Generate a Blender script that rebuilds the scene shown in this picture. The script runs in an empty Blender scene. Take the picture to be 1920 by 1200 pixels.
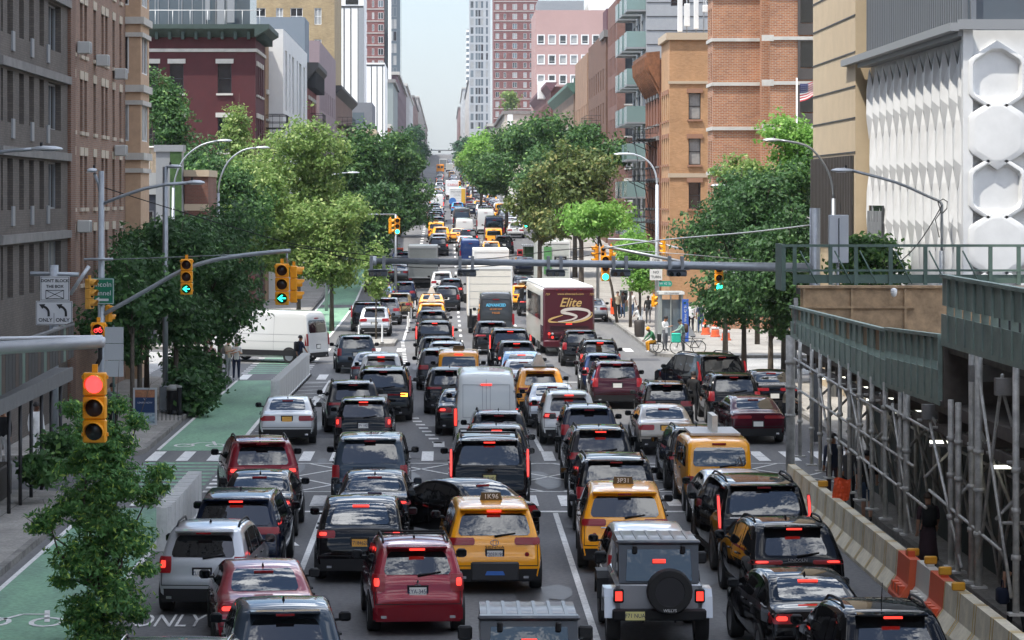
import bpy, math, random
import numpy as np
from mathutils import Vector, Matrix
sc = bpy.context.scene
C = sc.collection
R = math.radians
F = 5400.0; HC = 7.9; VX = 835.0; VY = 370.0     # camera: focal length in photo pixels, height, vanishing point
# ---------------- camera ----------------
cam = bpy.data.objects.new('camera', bpy.data.cameras.new('camera'))
C.objects.link(cam); sc.camera = cam
cam.location = (0, 0, HC); cam.rotation_euler = (R(90), 0, 0)
cam.data.sensor_width = 36.0; cam.data.lens = F / 1920.0 * 36.0
cam.data.shift_x = (960 - VX) / 1920.0; cam.data.shift_y = -(600 - VY) / 1920.0
cam.data.clip_start = 0.5; cam.data.clip_end = 9000
# ---------------- sky and sun ----------------
SUN_D = Vector((-0.78 * math.cos(R(63)), -0.62 * math.cos(R(63)), math.sin(R(63)))).normalized()
w = bpy.data.worlds.new('World'); sc.world = w; w.use_nodes = True
nt = w.node_tree; nt.nodes.clear()
out = nt.nodes.new('ShaderNodeOutputWorld'); bg = nt.nodes.new('ShaderNodeBackground')
sky = nt.nodes.new('ShaderNodeTexSky'); sky.sky_type = 'NISHITA'; sky.sun_disc = False
sky.sun_elevation = math.asin(SUN_D.z); sky.sun_rotation = math.atan2(SUN_D.x, SUN_D.y)
sky.air_density = 1.0; sky.dust_density = .8; sky.ozone_density = 2.5; sky.altitude = 10
tc = nt.nodes.new('ShaderNodeTexCoord')
mp = nt.nodes.new('ShaderNodeMapping'); mp.inputs['Scale'].default_value = (1, 1, 2.2)
nz = nt.nodes.new('ShaderNodeTexNoise'); nz.inputs['Scale'].default_value = 9; nz.inputs['Detail'].default_value = 7; nz.inputs['Roughness'].default_value = .58
rp = nt.nodes.new('ShaderNodeValToRGB'); rp.color_ramp.elements[0].position = .50; rp.color_ramp.elements[1].position = .60
sp = nt.nodes.new('ShaderNodeSeparateXYZ'); mr = nt.nodes.new('ShaderNodeMapRange')
mr.inputs['From Min'].default_value = .10; mr.inputs['From Max'].default_value = .28
mul = nt.nodes.new('ShaderNodeMath'); mul.operation = 'MULTIPLY'
mx = nt.nodes.new('ShaderNodeMix'); mx.data_type = 'RGBA'; mx.inputs['B'].default_value = (17, 17.4, 18, 1)
L = nt.links.new
L(tc.outputs['Generated'], mp.inputs['Vector']); L(mp.outputs[0], nz.inputs['Vector']); L(nz.outputs['Fac'], rp.inputs['Fac'])
L(tc.outputs['Generated'], sp.inputs[0]); L(sp.outputs['Z'], mr.inputs['Value']); L(rp.outputs['Color'], mul.inputs[0]); L(mr.outputs[0], mul.inputs[1])
hz = nt.nodes.new('ShaderNodeMapRange'); hz.inputs['From Min'].default_value = .0; hz.inputs['From Max'].default_value = .22; hz.inputs['To Min'].default_value = .9; hz.inputs['To Max'].default_value = 0
mh = nt.nodes.new('ShaderNodeMix'); mh.data_type = 'RGBA'; mh.inputs['B'].default_value = (2.4, 2.62, 2.9, 1)       # pale summer haze low in the sky
L(sp.outputs['Z'], hz.inputs['Value']); L(hz.outputs[0], mh.inputs['Factor']); L(sky.outputs[0], mh.inputs['A'])
L(mul.outputs[0], mx.inputs['Factor']); L(mh.outputs['Result'], mx.inputs['A']); L(mx.outputs['Result'], bg.inputs['Color'])
bg.inputs['Strength'].default_value = 0.118
L(bg.outputs[0], out.inputs['Surface'])
sl = bpy.data.lights.new('sun', 'SUN'); sl.energy = 2.75; sl.angle = R(0.6); sl.color = (1.0, .955, .88)
so = bpy.data.objects.new('sun', sl); C.objects.link(so)
so.rotation_euler = SUN_D.to_track_quat('Z', 'Y').to_euler()
# ---------------- exposure ----------------
vs = sc.view_settings; vs.view_transform = 'Standard'; vs.look = 'None'; vs.exposure = 1.12; vs.gamma = 1.0; vs.use_curve_mapping = False
sc.cycles.use_denoising = True
sc.cycles.max_bounces = 6; sc.cycles.diffuse_bounces = 3; sc.cycles.glossy_bounces = 3; sc.cycles.transmission_bounces = 4; sc.cycles.transparent_max_bounces = 6
sc.cycles.sample_clamp_indirect = 6
# ---------------- ground profile and pixel helpers ----------------
_zy = np.array([-60, 195, 215, 235, 257, 284, 310, 340, 400, 450, 600, 900, 1500, 2000, 2060, 2600], float)
_zz = np.array([0, 0, .3, 1.15, 2.3, 3.35, 4.05, 4.7, 5.7, 6.4, 9.3, 15.3, 27.5, 38.0, 39.0, 40.0], float)
def zr(y): return float(np.interp(y, _zy, _zz))
def sY(y): return F / y
def PX(px, y): return (px - VX) * y / F
def PZ(py, y): return HC - (py - VY) * y / F
def P(px, py, y): return Vector((PX(px, y), y, PZ(py, y)))
def GY(py): return F * HC / (py - VY)
# ---------------- materials ----------------
MAT = {}
def rgb(h):
    h = h.lstrip('#'); v = [int(h[i:i + 2], 16) / 255 for i in (0, 2, 4)]
    return tuple((c / 12.92 if c <= .04045 else ((c + .055) / 1.055) ** 2.4) for c in v)
def mat(name, col=(.5, .5, .5), rough=.6, metal=0.0, coat=0.0, emit=0.0, spec=.5, var=0.0, vscale=3.0, bump=0.0, bscale=20.0, ior=None, ecol=None):
    if name in MAT: return MAT[name]
    m = bpy.data.materials.new(name); m.use_nodes = True
    n = m.node_tree; b = n.nodes['Principled BSDF']; l = n.links.new
    if isinstance(col, str): col = rgb(col)
    b.inputs['Base Color'].default_value = (*col, 1); b.inputs['Roughness'].default_value = rough; b.inputs['Metallic'].default_value = metal
    b.inputs['Coat Weight'].default_value = coat; b.inputs['Coat Roughness'].default_value = .04; b.inputs['Specular IOR Level'].default_value = spec
    if ior: b.inputs['IOR'].default_value = ior
    if emit: b.inputs['Emission Color'].default_value = (*(ecol or col), 1); b.inputs['Emission Strength'].default_value = emit
    if var or bump:
        t = n.nodes.new('ShaderNodeTexCoord')
        if var:
            z = n.nodes.new('ShaderNodeTexNoise'); z.inputs['Scale'].default_value = vscale; z.inputs['Detail'].default_value = 5; z.inputs['Roughness'].default_value = .65
            h = n.nodes.new('ShaderNodeMix'); h.data_type = 'RGBA'
            h.inputs['A'].default_value = (*[c * (1 - var) for c in col], 1); h.inputs['B'].default_value = (*[min(1, c * (1 + var)) for c in col], 1)
            q = n.nodes.new('ShaderNodeMapRange'); q.inputs['From Min'].default_value = .3; q.inputs['From Max'].default_value = .7
            l(t.outputs['Object'], z.inputs['Vector']); l(z.outputs['Fac'], q.inputs['Value']); l(q.outputs[0], h.inputs['Factor']); l(h.outputs['Result'], b.inputs['Base Color'])
        if bump:
            z2 = n.nodes.new('ShaderNodeTexNoise'); z2.inputs['Scale'].default_value = bscale; z2.inputs['Detail'].default_value = 4
            u = n.nodes.new('ShaderNodeBump'); u.inputs['Strength'].default_value = bump; u.inputs['Distance'].default_value = .02
            l(t.outputs['Object'], z2.inputs['Vector']); l(z2.outputs['Fac'], u.inputs['Height']); l(u.outputs[0], b.inputs['Normal'])
    MAT[name] = m
    return m
def brick(name, c1, c2, mortar, bw=.22, bh=.075, ms=.012, rough=.85, stain=.25):
    if name in MAT: return MAT[name]
    m = bpy.data.materials.new(name); m.use_nodes = True; n = m.node_tree; b = n.nodes['Principled BSDF']; l = n.links.new
    t = n.nodes.new('ShaderNodeTexCoord'); s = n.nodes.new('ShaderNodeSeparateXYZ'); a = n.nodes.new('ShaderNodeMath'); c = n.nodes.new('ShaderNodeCombineXYZ')
    k = n.nodes.new('ShaderNodeTexBrick'); k.inputs['Scale'].default_value = 1.0
    k.inputs['Brick Width'].default_value = bw; k.inputs['Row Height'].default_value = bh; k.inputs['Mortar Size'].default_value = ms
    k.inputs['Color1'].default_value = (*rgb(c1), 1); k.inputs['Color2'].default_value = (*rgb(c2), 1); k.inputs['Mortar'].default_value = (*rgb(mortar), 1)
    z = n.nodes.new('ShaderNodeTexNoise'); z.inputs['Scale'].default_value = .55; z.inputs['Detail'].default_value = 6; z.inputs['Roughness'].default_value = .7
    h = n.nodes.new('ShaderNodeMix'); h.data_type = 'RGBA'; h.blend_type = 'MULTIPLY'; h.inputs['Factor'].default_value = 1.0
    q = n.nodes.new('ShaderNodeMapRange'); q.inputs['From Min'].default_value = .3; q.inputs['From Max'].default_value = .7; q.inputs['To Min'].default_value = 1 - stain; q.inputs['To Max'].default_value = 1 + stain * .5
    l(t.outputs['Object'], s.inputs[0]); l(s.outputs['X'], a.inputs[0]); l(s.outputs['Y'], a.inputs[1]); l(a.outputs[0], c.inputs['X']); l(s.outputs['Z'], c.inputs['Y'])
    l(c.outputs[0], k.inputs['Vector']); l(t.outputs['Object'], z.inputs['Vector']); l(z.outputs['Fac'], q.inputs['Value'])
    l(k.outputs['Color'], h.inputs['A']); l(q.outputs[0], h.inputs['B']); l(h.outputs['Result'], b.inputs['Base Color'])
    b.inputs['Roughness'].default_value = rough; MAT[name] = m
    return m
def leafmat(name, c1, c2, scale=.9, trans=.35):
    if name in MAT: return MAT[name]
    m = bpy.data.materials.new(name); m.use_nodes = True; n = m.node_tree; b = n.nodes['Principled BSDF']; l = n.links.new
    t = n.nodes.new('ShaderNodeTexCoord'); z = n.nodes.new('ShaderNodeTexNoise'); z.inputs['Scale'].default_value = scale; z.inputs['Detail'].default_value = 8; z.inputs['Roughness'].default_value = .8
    q = n.nodes.new('ShaderNodeMapRange'); q.inputs['From Min'].default_value = .36; q.inputs['From Max'].default_value = .64
    h = n.nodes.new('ShaderNodeMix'); h.data_type = 'RGBA'; h.inputs['A'].default_value = (*rgb(c1), 1); h.inputs['B'].default_value = (*rgb(c2), 1)
    tr = n.nodes.new('ShaderNodeBsdfTranslucent'); ms = n.nodes.new('ShaderNodeMixShader'); ms.inputs[0].default_value = trans
    l(t.outputs['Object'], z.inputs['Vector']); l(z.outputs['Fac'], q.inputs['Value']); l(q.outputs[0], h.inputs['Factor'])
    l(h.outputs['Result'], b.inputs['Base Color']); l(h.outputs['Result'], tr.inputs['Color'])
    b.inputs['Roughness'].default_value = .55; b.inputs['Specular IOR Level'].default_value = .35
    o = n.nodes['Material Output']; l(b.outputs[0], ms.inputs[1]); l(tr.outputs[0], ms.inputs[2]); l(ms.outputs[0], o.inputs['Surface'])
    MAT[name] = m
    return m
def surf(name, base, spots, scale=.25, fine=40., rough=.85, thr=(.45, .6), mixf=1.0, bump=.25, streak=None):
    """asphalt, paint and concrete: a base colour with worn patches, fine grain and a little bump"""
    if name in MAT: return MAT[name]
    m = bpy.data.materials.new(name); m.use_nodes = True; n = m.node_tree; b = n.nodes['Principled BSDF']; l = n.links.new
    t = n.nodes.new('ShaderNodeTexCoord'); mpn = n.nodes.new('ShaderNodeMapping'); mpn.inputs['Scale'].default_value = streak or (1, 1, 1)
    z = n.nodes.new('ShaderNodeTexNoise'); z.inputs['Scale'].default_value = scale; z.inputs['Detail'].default_value = 9; z.inputs['Roughness'].default_value = .68
    q = n.nodes.new('ShaderNodeMapRange'); q.inputs['From Min'].default_value = thr[0]; q.inputs['From Max'].default_value = thr[1]; q.inputs['To Max'].default_value = mixf
    h = n.nodes.new('ShaderNodeMix'); h.data_type = 'RGBA'; h.inputs['A'].default_value = (*rgb(base), 1); h.inputs['B'].default_value = (*rgb(spots), 1)
    z2 = n.nodes.new('ShaderNodeTexNoise'); z2.inputs['Scale'].default_value = fine; z2.inputs['Detail'].default_value = 3
    q2 = n.nodes.new('ShaderNodeMapRange'); q2.inputs['From Min'].default_value = .25; q2.inputs['From Max'].default_value = .75; q2.inputs['To Min'].default_value = .72; q2.inputs['To Max'].default_value = 1.28
    h2 = n.nodes.new('ShaderNodeMix'); h2.data_type = 'RGBA'; h2.blend_type = 'MULTIPLY'; h2.inputs['Factor'].default_value = 1
    u = n.nodes.new('ShaderNodeBump'); u.inputs['Strength'].default_value = bump; u.inputs['Distance'].default_value = .01
    l(t.outputs['Object'], mpn.inputs[0]); l(mpn.outputs[0], z.inputs['Vector']); l(z.outputs['Fac'], q.inputs['Value']); l(q.outputs[0], h.inputs['Factor'])
    l(t.outputs['Object'], z2.inputs['Vector']); l(z2.outputs['Fac'], q2.inputs['Value']); l(h.outputs['Result'], h2.inputs['A']); l(q2.outputs[0], h2.inputs['B'])
    l(h2.outputs['Result'], b.inputs['Base Color']); l(z2.outputs['Fac'], u.inputs['Height']); l(u.outputs[0], b.inputs['Normal'])
    b.inputs['Roughness'].default_value = rough; MAT[name] = m
    return m
# ---------------- mesh helpers ----------------
class MB:
    """collects shapes into one mesh; .mi is the material slot for what is added next"""
    def __init__(s): s.v = []; s.f = []; s.m = []; s.sm = []; s.mi = 0; s.smooth = False
    def add(s, vs, fs):
        o = len(s.v); s.v += [tuple(p) for p in vs]
        for f in fs: s.f.append(tuple(i + o for i in f)); s.m.append(s.mi); s.sm.append(s.smooth)
        return s
    def box(s, x0, x1, y0, y1, z0, z1, M=None, bev=0):
        if bev:
            b = bev
            vs = []
            for (z, i) in ((z0, b), (z0 + b, 0), (z1 - b, 0), (z1, b)):
                a0, a1, c0, c1 = x0 + i, x1 - i, y0 + i, y1 - i
                k = b if i == 0 else b * .4
                vs += [(a0 + k, c0, z), (a1 - k, c0, z), (a1, c0 + k, z), (a1, c1 - k, z), (a1 - k, c1, z), (a0 + k, c1, z), (a0, c1 - k, z), (a0, c0 + k, z)]
            fs = [tuple(range(7, -1, -1)), tuple(range(24, 32))]
            for r in range(3):
                for i in range(8): fs.append((r * 8 + i, r * 8 + (i + 1) % 8, r * 8 + 8 + (i + 1) % 8, r * 8 + 8 + i))
        else:
            vs = [(x0, y0, z0), (x1, y0, z0), (x1, y1, z0), (x0, y1, z0), (x0, y0, z1), (x1, y0, z1), (x1, y1, z1), (x0, y1, z1)]
            fs = [(3, 2, 1, 0), (4, 5, 6, 7), (0, 1, 5, 4), (1, 2, 6, 5), (2, 3, 7, 6), (3, 0, 4, 7)]
        if M is not None: vs = [tuple(M @ Vector(p)) for p in vs]
        return s.add(vs, fs)
    def quad(s, a, b, c, d): return s.add([a, b, c, d], [(0, 1, 2, 3)])
    def tube(s, pts, r, n=8, caps=True):
        pts = [Vector(p) for p in pts]; rs = r if isinstance(r, (list, tuple)) else [r] * len(pts)
        vs = []; fs = []; up = Vector((0, 0, 1))
        t0 = (pts[1] - pts[0]).normalized(); ref = Vector((1, 0, 0)) if abs(t0.dot(up)) > .9 else up
        for i, p in enumerate(pts):
            t = (pts[min(i + 1, len(pts) - 1)] - pts[max(i - 1, 0)]).normalized()
            a = t.cross(ref).normalized(); b = t.cross(a).normalized()
            for k in range(n):
                g = 2 * math.pi * k / n; vs.append(p + (a * math.cos(g) + b * math.sin(g)) * rs[i])
        for i in range(len(pts) - 1):
            for k in range(n): fs.append((i * n + k, i * n + (k + 1) % n, (i + 1) * n + (k + 1) % n, (i + 1) * n + k))
        if caps: fs += [tuple(range(n - 1, -1, -1)), tuple(range((len(pts) - 1) * n, len(pts) * n))]
        o = s.smooth; s.smooth = True; s.add(vs, fs); s.smooth = o
        return s
    def lathe(s, prof, n=16, M=None, axis='z'):
        """prof: (radius, height) pairs"""
        vs = []; fs = []
        for (r, z) in prof:
            for k in range(n):
                g = 2 * math.pi * k / n; c, d = r * math.cos(g), r * math.sin(g)
                vs.append((c, d, z) if axis == 'z' else ((z, c, d) if axis == 'x' else (c, z, d)))
        for i in range(len(prof) - 1):
            for k in range(n): fs.append((i * n + k, i * n + (k + 1) % n, (i + 1) * n + (k + 1) % n, (i + 1) * n + k))
        fs += [tuple(range(n - 1, -1, -1)), tuple(range((len(prof) - 1) * n, len(prof) * n))]
        if M is not None: vs = [tuple(M @ Vector(p)) for p in vs]
        return s.add(vs, fs)
    def prism(s, poly, a, b, plane='xz', M=None):
        """extrude a polygon: plane 'xz' goes along y from a to b, 'yz' along x, 'xy' along z"""
        n = len(poly)
        def mk(p, t): return (p[0], t, p[1]) if plane == 'xz' else ((t, p[0], p[1]) if plane == 'yz' else (p[0], p[1], t))
        vs = [mk(p, a) for p in poly] + [mk(p, b) for p in poly]
        fs = [tuple(range(n)), tuple(range(2 * n - 1, n - 1, -1))] + [((i + 1) % n, i, n + i, n + (i + 1) % n) for i in range(n)]
        if M is not None: vs = [tuple(M @ Vector(p)) for p in vs]
        return s.add(vs, fs)
    def grid(s, rows):
        n = len(rows[0]); vs = [p for r in rows for p in r]; fs = []
        for i in range(len(rows) - 1):
            for k in range(n - 1): fs.append((i * n + k, i * n + k + 1, (i + 1) * n + k + 1, (i + 1) * n + k))
        return s.add(vs, fs)
    def mesh(s, name, mats, sharp=None, fix=False):
        me = bpy.data.meshes.new(name); me.from_pydata(s.v, [], s.f)
        for m in (mats if isinstance(mats, (list, tuple)) else [mats]): me.materials.append(m)
        me.polygons.foreach_set('material_index', s.m); me.polygons.foreach_set('use_smooth', s.sm if sharp is None else [True] * len(s.f))
        if fix:
            import bmesh
            bm = bmesh.new(); bm.from_mesh(me); bmesh.ops.recalc_face_normals(bm, faces=bm.faces); bm.to_mesh(me); bm.free()
        me.update()
        if sharp is not None: me.set_sharp_from_angle(angle=R(sharp))
        return me
    def build(s, name, mats, parent=None, sharp=None, fix=False): return link(name, s.mesh(name, mats, sharp, fix), parent)
def link(name, me, parent=None, loc=None, rot=None, scale=None):
    o = bpy.data.objects.new(name, me); C.objects.link(o)
    if parent is not None: o.parent = parent
    if loc is not None: o.location = loc
    if rot is not None: o.rotation_euler = rot
    if scale is not None: o.scale = scale
    return o
def tag(o, label, cat, group=None, kind=None):
    if label: o['label'] = label
    if cat: o['category'] = cat
    if group: o['group'] = group
    if kind: o['kind'] = kind
    return o
def empty(name, loc, label, cat, rz=0, group=None):
    o = bpy.data.objects.new(name, None); C.objects.link(o); o.location = loc; o.rotation_euler = (0, 0, rz); o.empty_display_size = .3
    return tag(o, label, cat, group)
def copy_tree(o, parent=None, loc=None, rz=None):
    c = o.copy(); C.objects.link(c)
    if parent is not None: c.parent = parent
    for ch in o.children: copy_tree(ch, c)
    if loc is not None: c.location = loc
    if rz is not None: c.rotation_euler = (0, 0, rz)
    return c
def setmat(o, i, m):
    s = o.material_slots[i]; s.link = 'OBJECT'; s.material = m
_fc = {}
def text_mesh(body, size, depth=.006, align='CENTER', shear=0.0, bold=0.0):
    k = (body, size, depth, align, shear, bold)
    if k in _fc: return _fc[k]
    cu = bpy.data.curves.new('lettering', 'FONT'); cu.body = body; cu.size = size; cu.extrude = depth; cu.align_x = align; cu.align_y = 'CENTER'; cu.shear = shear; cu.offset = bold; cu.resolution_u = 3
    o = bpy.data.objects.new('lettering', cu); C.objects.link(o)
    me = bpy.data.meshes.new_from_object(o.evaluated_get(bpy.context.evaluated_depsgraph_get()))
    bpy.data.objects.remove(o); _fc[k] = me
    return me
def text(body, size, m, parent, loc, rot=(R(90), 0, 0), name='lettering', sx=1.0, **kw):
    me = text_mesh(body, size, **kw).copy(); me.materials.clear(); me.materials.append(m)
    return link(name, me, parent, loc, rot, (sx, 1, 1))
# ================= ground, road, pavements, markings =================
A_ROAD = surf('asphalt', '#525254', '#6c6b69', scale=.22, fine=9, rough=.8, thr=(.40, .64), streak=(1.6, .12, 1), bump=.2)
A_WHITE = surf('road_white', '#d4d3cf', '#77777a', scale=1.4, fine=14, rough=.75, thr=(.55, .78))
A_GREEN = surf('road_green', '#7ba585', '#5d766a', scale=.35, fine=9, rough=.82, thr=(.40, .70), streak=(1, .25, 1))
A_GREEN2 = surf('road_green_faded', '#749f83', '#5d6a62', scale=.8, fine=9, rough=.82, thr=(.45, .7))
A_PAVE = surf('pavement', '#9a968f', '#7f7b75', scale=.5, fine=12, rough=.85, thr=(.4, .65))
A_KERB = surf('kerb_stone', '#86837d', '#5d5b58', scale=1.1, fine=14, rough=.85, thr=(.45, .65))
YS = sorted(set([40, 60, 80, 100, 120, 140, 160, 180] + [float(a) for a in _zy if a > 100]))
def strip(mb, xa, xb, y0, y1, dz):
    """a sheet between the lines x = xa and x = xb that follows the ground"""
    fa = xa if callable(xa) else (lambda y: xa); fb = xb if callable(xb) else (lambda y: xb)
    ys = [y0] + [y for y in YS if y0 < y < y1] + [y1]
    mb.grid([[(fa(y), y, zr(y) + dz), (fb(y), y, zr(y) + dz)] for y in ys])
g = MB(); strip(g, -900, 900, -60, 2600, 0)
tag(g.build('road', A_ROAD), 'grey asphalt avenue and cross streets', None, kind='structure')
def pavement(poly, name='pavement'):
    m = MB(); m.mi = 0; z = .15
    m.add([(x, y, z) for x, y in poly], [tuple(range(len(poly)))])
    n = len(poly); m.mi = 1
    for i in range(n):
        a, b = poly[i], poly[(i + 1) % n]; m.quad((a[0], a[1], -.1), (b[0], b[1], -.1), (b[0], b[1], z), (a[0], a[1], z))
    cx = sum(p[0] for p in poly) / n; cy = sum(p[1] for p in poly) / n
    # kerb stones, a strip proud of the slab
    for i in range(n):
        a, b = Vector(poly[i]), Vector(poly[(i + 1) % n])
        if max(abs(a.x), abs(b.x)) > 60: continue
        d = (b - a).normalized(); nn = Vector((-d.y, d.x))
        if nn.dot(Vector((cx, cy)) - a) < 0: nn = -nn
        m.quad((a.x, a.y, z + .004), (b.x, b.y, z + .004), (*(b + nn * .17), z + .004), (*(a + nn * .17), z + .004))
    return tag(m.build(name, [A_PAVE, A_KERB]), None, None, kind='structure')
def corner(cx, cy, r, a0, n=6): return [(cx + r * math.cos(R(a0 + 90 * i / n)), cy + r * math.sin(R(a0 + 90 * i / n))) for i in range(n + 1)]
KL = -9.25
pavement([(-300, -40), (KL, -40)] + corner(KL - 2.5, 74, 2.5, 0) + [(-300, 76.5)])
pavement([(-300, 86.5)] + corner(KL - 2.5, 89, 2.5, 270) + corner(KL - 2.5, 122, 2.5, 0) + [(-300, 124.5)])
pavement([(-300, 149.5)] + corner(KL - 2.5, 152, 2.5, 270) + [(KL, 195), (-300, 195)])
pavement([(300, 76.5)] + corner(10.4 + 2, 74.5, 2, 90) + [(10.4, -40), (300, -40)])
pavement([(300, 124.5)] + corner(12.8 + 2.5, 122, 2.5, 90) + corner(12.8 + 2.5, 89, 2.5, 180) + [(300, 86.5)])
pavement([(300, 195), (10.5, 195)] + corner(10.5 + 2.2, 143.6, 2.2, 180) + [(300, 141.4)])
for xa, xb, nm in ((-60, KL, 'pavement'), (10.5, 60, 'pavement')):
    m = MB(); strip(m, xa, xb, 195, 2060, .15)
    k = xb if xa < 0 else xa; ys = [195] + [y for y in YS if y > 195]
    m.mi = 1
    m.grid([[(k, y, zr(y) - .1), (k, y, zr(y) + .15)] for y in ys if y < 2100])
    strip(m, k - .1, k + .1, 195, 2060, .155)
    tag(m.build(nm, [A_PAVE, A_KERB]), None, None, kind='structure')
# pavement joints
m = MB()
for (xa, xb, ya, yb) in ((-13.6, -9.5, 86.9, 124), (10.9, 15.8, 150, 195), (-13.6, -9.5, 40, 76), (13, 15.8, 88, 123), (15.8, 26, 149.8, 168)):
    for y in np.arange(ya, yb, 1.5): m.quad((xa, y, .156), (xb, y, .156), (xb, y + .02, .156), (xa, y + .02, .156))
    for x in np.arange(xa + 1.4, xb, 1.4): m.quad((x, ya, .157), (x + .02, ya, .157), (x + .02, yb, .157), (x, yb, .157))
tag(m.build('pavement_joints', mat('joint', '#55524e', .9)), None, None, kind='structure')
# bike lane
m = MB()
BL, BR = -8.95, -6.6
for ya, yb in ((-20, 73.2), (89.8, 124.2), (150.6, 203), (207, 262), (266, 420)): strip(m, BL, BR, ya, yb, .004)
tag(m.build('bike_lane_paint', A_GREEN), None, None, kind='structure')
m = MB()
for y in np.arange(76.9, 86, 1.05): strip(m, BL, BR, y, y + .5, .004)
for y in np.arange(129, 147, 1.5): strip(m, BL, BR, y, y + .75, .004)
tag(m.build('bike_crossing_paint', A_GREEN2), None, None, kind='structure')
# white markings
m = MB(); W = .014
def line(x0, y0, x1, y1, wd=.11):
    d = Vector((x1 - x0, y1 - y0)); n = Vector((-d.y, d.x)).normalized() * wd / 2; k = max(1, int(d.length / 12)) if max(y0, y1) > 190 else 1
    for i in range(k):
        a = Vector((x0, y0)) + d * (i / k); b = Vector((x0, y0)) + d * ((i + 1) / k)
        m.quad((*(a - n), zr(a.y) + W), (*(a + n), zr(a.y) + W), (*(b + n), zr(b.y) + W), (*(b - n), zr(b.y) + W))
for ya, yb in ((-20, 73), (90, 124), (150.6, 420)):
    line(BL - .02, ya, BL - .02, yb); line(BR + .02, ya, BR + .02, yb, .14)
def cross(xa, xb, ya, yb, pitch=.92, wd=.36):
    x = xa
    while x < xb: m.quad((x, ya, W), (x + wd, ya, W), (x + wd, yb, W), (x, yb, W)); x += pitch
cross(-9.0, 10.2, 73.6, 76.2); cross(-9.0, 12.5, 86.2, 89.4); cross(-9.0, 12.5, 124.6, 128.2, 1.7, .42); cross(-9.0, 10.3, 147.2, 150.4, 1.3, .45)
cross(-8.9, -6.7, 203.6, 206.6, 1.0, .4); cross(-8.9, -6.7, 262.5, 265.5, 1.0, .4)
# crosswalks over the side streets
for xa, xb in ((-16.6, -13.2), (13.2, 16.6)):
    for y in np.arange(129, 141 if xa > 0 else 147, .95): m.quad((xa, y, W), (xb, y, W), (xb, y + .42, W), (xa, y + .42, W))
    for y in np.arange(77.5, 86, .95): m.quad((xa, y, W), (xb, y, W), (xb, y + .42, W), (xa, y + .42, W))
for y in (72.3,): line(-6.3, y, 9.2, y, .3)
line(-6.3, 122.9, 10, 122.9, .3)
for y in (77.2, 85.4): line(-6.4, y, 10.4, y, .12)
for i in range(7): line(-6.4 + i * 2.4, 77.3, -6.4 + i * 2.4 + 4.2, 85.3, .1); line(-2.2 + i * 2.4, 77.3, -6.4 + i * 2.4, 85.3, .1)
for y in np.arange(90.5, 101, 1.6): line(-6.4, y, -4.9, y + .5, .12)
for y in np.arange(104, 122, 2.2): line(-6.4, y, -5.1, y + .9, .12)
line(-3.05, 50, -3.05, 72, .13); line(-5.0, 104, -4.95, 124, .15); line(6.0, 50, 6.05, 72, .13); line(2.7, 50, 2.75, 72, .13)
line(3.0, 89.5, 2.9, 96, .13); line(-.2, 91, -.2, 93, .35)
for i, y in enumerate(np.arange(92.4, 104, 1.45)): line(-.25 - i * .12, y, -.28 - i * .12, y + .55, .32)
for y in np.arange(130.5, 158, 1.5): line(-1.75 - (y - 130) * .022, y, -1.75 - (y - 130) * .022, y + .6, .2)
line(-2.3, 158, -2.3, 176, .14)
for y in np.arange(150, 420, 6.5):
    for x in (.88, 4.3): line(x, y, x, y + 2.4, .16)
for y in np.arange(235, 420, 6): line(-2.35, y, -2.35, y + 2.2, .3)
line(-2.3, 180, -2.3, 226, .14)
for y in np.arange(129, 147, 1.5): line(-6.3, y, -6.3, y + .5, .3); line(-9, y, -9, y + .5, .3)
for y in np.arange(77, 86, 1.05): line(-6.35, y, -6.35, y + .45, .3)
# turn arrow and worn word in the bus lane
m.add([(-3.72, 63.2, W), (-3.5, 63.2, W), (-3.5, 65.2, W), (-3.3, 65.2, W), (-3.6, 66.6, W), (-3.92, 65.2, W), (-3.72, 65.2, W)], [tuple(range(7))])
m.add([(-5.2, 112, W), (-5.05, 112, W), (-5.05, 113.4, W), (-4.4, 113.4, W), (-4.4, 113.0, W), (-3.9, 113.8, W), (-4.4, 114.6, W), (-4.4, 114.2, W), (-5.2, 114.2, W)], [tuple(range(9))])
# bike symbols
def bikemark(cx, cy):
    for sx in (-.5, .5):
        for k in range(12):
            a0, a1 = 2 * math.pi * k / 12, 2 * math.pi * (k + 1) / 12
            m.add([(cx + sx + .34 * math.cos(a), cy + .6 * math.sin(a), W) if r else (cx + sx + .24 * math.cos(a), cy + .45 * math.sin(a), W) for a, r in ((a0, 1), (a1, 1), (a1, 0), (a0, 0))], [(0, 1, 2, 3)])
    line(cx - .5, cy, cx - .1, cy + 1.0, .1); line(cx - .1, cy + 1.0, cx + .4, cy + 1.0, .1); line(cx + .5, cy, cx + .3, cy + 1.5, .1)
bikemark(-7.9, 53.5); bikemark(-7.8, 91.6); bikemark(-7.8, 160)
tag(m.build('road_markings', A_WHITE), None, None, kind='structure')
tm = text_mesh('ONLY', 1.0, depth=.001).copy(); tm.materials.clear(); tm.materials.append(A_WHITE)
o = link('road_lettering', tm, None, (-5.15, 53.6, W), (0, 0, 0), (.5, 2.2, 1)); tag(o, None, None, kind='structure')
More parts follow.
